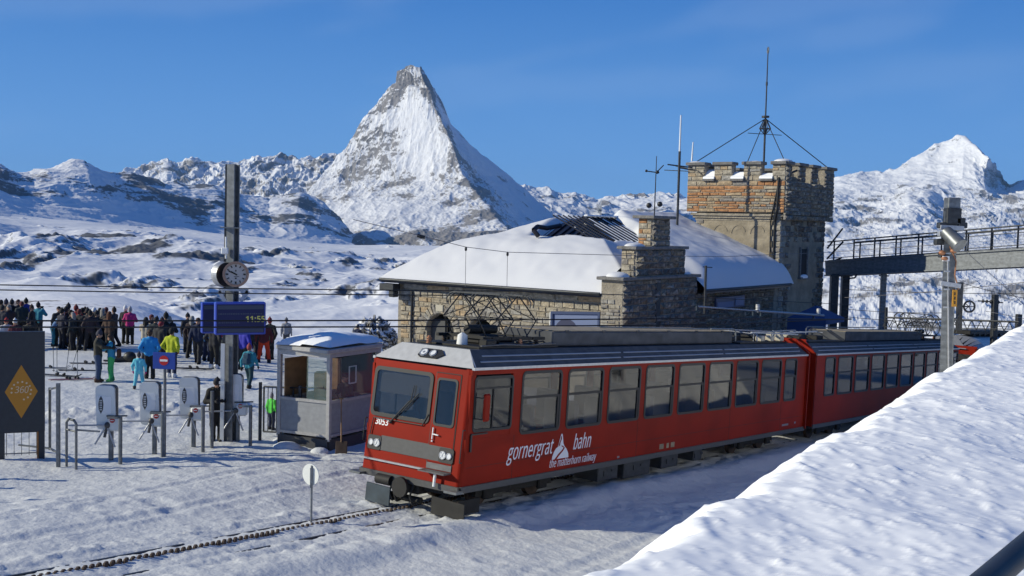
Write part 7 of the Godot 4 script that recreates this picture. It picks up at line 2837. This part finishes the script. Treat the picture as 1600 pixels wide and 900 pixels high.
func make_people() -> void:
	make_heads()
	var black := Color(.012, .012, .014)
	var dark := Color(.022, .022, .026)
	var navy := Color(.018, .024, .06)
	var grey := Color(.09, .09, .1)
	var jeans := Color(.05, .075, .14)
	var brown := Color(.06, .035, .022)
	var white := Color(.7, .7, .7)
	var red := Color(.33, .02, .025)
	var L := [
		# px, py, height, facing (0 looks at the viewer), pose, head, colours, label
		[338, 690, 1.68, 20, "phone", "hat", [black, black, black, dark, dark], "person in black coat and cap looking down at a phone beside the turnstile"],
		[153, 597, 1.80, 100, "hug", "hat", [Color(.045, .04, .03), jeans, brown, Color(.04, .04, .06), dark], "man in dark olive jacket and jeans hugging a woman in light blue"],
		[174, 596, 1.66, -80, "hug", "long", [Color(.04, .28, .42), Color(.06, .42, .12), Color(.04, .25, .08), brown, Color(.04, .28, .42)], "woman in light blue jacket and green ski trousers hugging a man in olive"],
		[217, 608, 1.22, 185, "wide", "hat", [Color(.12, .5, .6), Color(.14, .5, .6), Color(.04, .04, .05), Color(.05, .05, .055), Color(.5, .04, .2)], "small child in turquoise snowsuit with pink gloves, seen from behind"],
		[234, 592, 1.76, 190, "pockets", "short", [Color(.025, .26, .58), black, black, brown, Color(.3, .03, .12)], "person in sky-blue jacket and black trousers beside the turquoise child"],
		[268, 590, 1.78, 165, "pockets", "hat", [Color(.42, .48, .02), navy, white, black, Color(.5, .1, .02)], "person in lime yellow jacket behind the blue no-entry sign"],
		[249, 574, 1.78, 160, "phone", "hat", [dark, black, grey, Color(.2, .02, .03), dark], "person in dark jacket and dark red hat close behind the lime jacket"],
		[228, 562, 1.72, 175, "photo", "long", [Color(.42, .37, .29), navy, dark, black, dark], "person in beige fur-trimmed jacket beyond the sky-blue jacket"],
		[259, 560, 1.86, 200, "photo", "hat", [black, black, black, black, dark], "tall person in black raising a camera beyond the dark red hat"],
		[293, 552, 1.72, 20, "stride", "hat", [dark, dark, black, dark, dark], "person in dark clothes walking alone between lime jacket and display board"],
		[309, 568, 1.82, 0, "stride", "short", [navy, dark, black, brown, dark], "person whose upper body is hidden by the rear display board, legs in charcoal"],
		[323, 564, 1.70, 170, "pockets", "short", [Color(.1, .25, .45), navy, black, brown, dark], "person in a pale blue top half hidden under the display board"],
		[334, 576, 1.84, 160, "pockets", "hat", [dark, black, white, dark, dark], "person in black trousers and white boots right under the display board"],
		[345, 573, 1.30, 175, "stand", "hat", [Color(.11, .13, .12), Color(.07, .08, .08), black, red, dark], "child in grey-green suit with a red hat just left of the mast"],
		[389, 607, 1.50, 165, "stride", "hat", [Color(.02, .2, .28), Color(.012, .05, .06), black, Color(.3, .06, .06), dark], "boy in teal jacket with rucksack and red hat right of the mast"],
		[381, 578, 1.74, 150, "wide", "short", [Color(.03, .03, .33), dark, black, brown, white], "person in violet-blue jacket behind the boy with the rucksack"],
		[412, 568, 1.80, 190, "wide", "hat", [Color(.1, .018, .02), Color(.6, .05, .015), dark, Color(.05, .02, .02), dark], "skier in bright orange-red trousers and maroon jacket left of the kiosk"],
		[421, 562, 1.80, 170, "pockets", "hat", [black, black, black, Color(.2, .02, .03), dark], "person in black close behind the orange-red trousers"],
		[424, 672, 1.02, 150, "stand", "hat", [Color(.08, .55, .06), navy, dark, Color(.25, .25, .3), navy], "toddler in bright green jacket behind the kiosk fence"],
		[447, 545, 1.74, 185, "stand", "hat", [Color(.3, .3, .31), grey, dark, Color(.12, .12, .13), dark], "person in light grey jacket above the kiosk's roof corner"],
		[555, 553, 1.72, 170, "bend", "hat", [navy, black, black, Color(.01, .02, .05), dark], "person in navy bending over behind the kiosk roof"],
		[203, 538, 1.70, 190, "crossed", "hat", [Color(.5, .03, .18), black, black, Color(.4, .38, .38), dark], "person in pink jacket and black trousers at the plaza's far rim"],
		[196, 537, 1.74, 170, "stand", "hat", [dark, black, black, white, dark], "person in dark jacket and white hat beside the pink jacket"],
		[92, 541, 1.74, 30, "stand", "short", [dark, black, black, black, dark], "person in dark grey at the start of the dense row of onlookers"],
		[103, 541, 1.70, 170, "pockets", "hat", [black, navy, black, dark, dark], "person in black with navy trousers, second along the dense row"],
		[111, 544, 1.66, 100, "crossed", "short", [Color(.03, .03, .035), black, black, black, dark], "shorter person turned sideways in the dense row, left of the red jacket"],
		[119, 543, 1.82, 175, "stand", "hat", [red, black, black, Color(.16, .02, .02), dark], "person in red jacket with dark red hat in the dense row"],
		[129, 542, 1.72, 190, "pockets", "short", [black, dark, black, black, dark], "person in black close to the red jacket's right shoulder"],
		[137, 545, 1.74, 160, "crossed", "hat", [Color(.02, .02, .03), black, black, dark, dark], "person in blue-black between the red jacket and the white hat"],
		[146, 544, 1.76, 185, "phone", "hat", [dark, black, black, white, dark], "person in black with a white woollen hat in the dense row"],
		[156, 541, 1.70, 200, "stand", "long", [Color(.09, .02, .06), black, black, dark, dark], "person in plum jacket at the end of the dense row"],
		[171, 552, 1.76, 170, "crossed", "long", [brown, black, black, Color(.09, .035, .018), dark], "person with auburn hair and brown coat beyond the hugging pair"],
		[84, 541, 1.60, 95, "bend", "hat", [Color(.12, .22, .4), Color(.03, .2, .28), dark, white, dark], "person in pale blue with teal trousers bending beside the dense row"],
		[60, 533, 1.74, 170, "photo", "hat", [Color(.02, .2, .28), Color(.03, .035, .04), black, dark, dark], "person in teal jacket and dark cap standing apart with a camera"],
		[41, 524, 1.74, 185, "stand", "hat", [Color(.025, .04, .26), Color(.02, .03, .15), dark, black, dark], "person in royal blue ski suit left of the teal jacket"],
		[29, 524, 1.70, 90, "stand", "short", [Color(.04, .03, .03), black, black, Color(.05, .02, .02), dark], "person in dark brown turned towards the royal blue suit"],
		[19, 528, 1.76, 175, "pockets", "hat", [black, black, black, dark, dark], "person in black above the panorama sign, nearest the brown jacket"],
		[10, 530, 1.80, 165, "stand", "hat", [dark, black, black, Color(.03, .03, .05), dark], "tall person in charcoal near the picture's left edge"],
		[2, 528, 1.76, 185, "crossed", "short", [Color(.03, .02, .02), dark, black, black, dark], "person at the very edge of the picture in dark clothes"],
		[10, 545, 1.70, 30, "sit", "hat", [Color(.55, .53, .52), dark, dark, red, dark], "seated person in white jacket just above the panorama sign"],
		[24, 546, 1.70, 10, "sit", "hat", [Color(.1, .02, .03), dark, dark, white, dark], "seated person in maroon with white hat above the panorama sign"],
		[44, 545, 1.70, 160, "sit", "short", [black, black, dark, dark, dark], "seated person in black at the right end of the hidden bench"],
	]
	for q in L:
		var at := on_ground(q[0], q[1])
		var o := person([q[4], q[5], q[6], q[7]], at, q[2], q[3])
		if q[7].begins_with("boy in teal"):
			rucksack(o, Color(.02, .06, .1))
		if q[7].begins_with("woman in light blue"):
			var mb := MB.new()
			mb.box(Vector3(.0, 1.05, -.27), Vector3(.26, .34, .14), Basis(), .05)
			mb.path([Vector3(.12, 1.2, -.24), Vector3(.16, 1.47, -.02), Vector3(.1, 1.3, .16)], .016)
			extra(o, "shoulder_bag", mb, Color(.09, .035, .016))
		if q[7].begins_with("person in black coat"):
			var mb := MB.new()
			mb.box(Vector3(.0, 1.20, .36), Vector3(.075, .012, .14), Basis(Vector3.RIGHT, -.5), .004)
			single("phone_device", MB.new(), M.black_trim, "", "") if false else extra(o, "fur_collar", collar(), Color(.02, .02, .02))
			var ph := obj("phone", mb, M.black_trim)
			tag(ph, "black phone in the hands of the person at the turnstile", "phone")
			ph.transform = o.transform
		if q[4] == "photo":
			var mb := MB.new()
			mb.box(Vector3(0, 1.56, .27), Vector3(.13, .085, .06), Basis(), .01)
			mb.rod(Vector3(0, 1.56, .29), Vector3(0, 1.56, .36), .032, 12)
			var cm := obj("camera_body", mb, M.black_trim)
			tag(cm, "camera held up by the " + q[7].replace(" raising a camera", "").replace(" with a camera", "").replace("standing apart", "").strip_edges(), "camera")
			cm.transform = o.transform
	# the rest of the dense row: dark figures that nothing tells apart
	var row := [[4, 540, 1.74], [14, 536, 1.7], [34, 532, 1.78], [50, 536, 1.68], [97, 545, 1.72], [107, 538, 1.8], [114, 548, 1.64], [124, 547, 1.76], [133, 539, 1.7], [141, 549, 1.72], [151, 547, 1.66], [161, 546, 1.78], [166, 540, 1.72], [178, 542, 1.74], [242, 566, 1.8], [253, 563, 1.7], [264, 560, 1.74], [237, 556, 1.72], [370, 566, 1.74], [396, 560, 1.78], [404, 556, 1.72], [300, 560, 1.76], [318, 556, 1.74]]
	var poses := ["stand", "pockets", "crossed", "wide", "phone", "stride"]
	var heads := ["hat", "short", "hat", "long", "hat"]
	for i in row.size():
		var q: Array = row[i]
		var tone := Color(.014, .014, .018).lerp([Color(.03, .03, .05), Color(.05, .03, .03), Color(.02, .035, .04), Color(.04, .04, .042)][i % 4], rng.randf())
		var o := person([poses[(i * 5) % 6], heads[(i * 3) % 5], [tone, Color(.014, .014, .017), black, [dark, Color(.05, .03, .02), Color(.25, .24, .23), black, Color(.12, .03, .03)][(i * 2) % 5], dark], "one of many dark-clothed onlookers crowded on the snowy plaza"], on_ground(q[0], q[1]), q[2], [170, 20, 200, 95, 150, 185, 260][i % 7])
		o.set_meta("group", "dark-clothed onlookers crowded on the plaza")
	# attendant inside the kiosk
	var k := get_node("ticket_kiosk") as Node3D
	person(["crossed", "short", [dark, black, black, black, Color(.3, .2, .15)], "attendant in dark clothes standing inside the kiosk window"], k.position + Vector3(.25, .12, -1.05), 1.70, -40)
	make_ski_gear()


func collar() -> MB:
	var mb := MB.new()
	for i in 14:
		var a := TAU * i / 14
		mb.ball(Vector3(cos(a) * .13, 1.46 + .02 * sin(a * 3.0), -.02 + sin(a) * .11), Vector3(.05, .045, .05), 6)
	return mb


func make_ski_gear() -> void:
	var spots := [[70, 576, 8, .25, "pale skis lying farthest back beside the sign"], [92, 588, -14, .02, "black skis lying crosswise in front of the standing poles"], [110, 594, 20, .3, "red-tipped skis lying nearest the hugging pair"], [120, 580, 3, .03, "dark skis lying level behind the standing poles"], [300, 577, -4, .02, "dark skis on the snow right of the lime jacket"], [137, 569, 5, .08, "grey skis lying flat beyond the hugging pair"]]
	for q in spots:
		var p := on_ground(q[0], q[1])
		var t := thing("skis", q[4], "skis", p, deg_to_rad(q[2]), "skis lying on the snow")
		for s in 2:
			var mb := MB.new()
			var z := .10 * (s - .5) * 2.0
			mb.box(Vector3(.1 * s, .035, z), Vector3(1.45, .022, .075), Basis(), .008)
			mb.bar(Vector3(.72 + .1 * s, .035, z), Vector3(.86 + .1 * s, .12, z), .07, .02)
			var key := "ski_%d" % int(q[3] * 100.0)
			if not M.has(key):
				mat(key, lin(q[3], q[3] * .5 if q[3] > .28 else q[3], q[3] * .5 if q[3] > .28 else q[3]), .4)
			var o := obj("ski", mb, M[key], t)
			mb = MB.new()
			mb.box(Vector3(.1 * s - .12, .09, z), Vector3(.10, .09, .07), Basis(), .02)
			mb.box(Vector3(.1 * s + .16, .085, z), Vector3(.08, .08, .07), Basis(), .02)
			obj("binding", mb, M.black_trim, o)
	var poles := [[84, 582, 83, 541, "leftmost of the ski poles standing in the snow"], [89, 583, 89, 541, "second ski pole from the left, upright beside the first"], [103, 582, 108, 543, "slightly leaning ski pole in the middle of the group"], [111, 581, 122, 541, "most slanted ski pole of the group"], [121, 590, 121, 545, "rightmost ski pole of the group, upright"]]
	for q in poles:
		var p := on_ground(q[0], q[1])
		var e := at_depth(q[2], q[3], -p.z)
		var t := thing("ski_pole", q[4], "ski pole", Vector3.ZERO, 0.0, "ski poles standing in the snow")
		var mb := MB.new()
		mb.rod(p, e, .012, 6)
		obj("shaft", mb, M.steel, t)
		mb = MB.new()
		mb.rod(p.lerp(e, .88), e, .024, 8)
		obj("grip", mb, M.black_trim, t)
		mb = MB.new()
		mb.rod(p.lerp(e, .07), p.lerp(e, .085), .045, 10)
		obj("basket", mb, M.black_trim, t)
	var p := on_ground(198, 566)
	var mb := MB.new()
	mb.box(p + Vector3(-.25, .12, 0), Vector3(.75, .22, .35), yaw_basis(8), .09)
	mb.ball(p + Vector3(.12, .22, 0), Vector3(.26, .22, .22), 12)
	mb.bar(p + Vector3(-.9, .06, .05), p + Vector3(.6, .05, .05), .1, .05)
	single("sports_bag", mb, M.black_trim, "black sports bag on the snow between hugging pair and blue jacket", "bag")
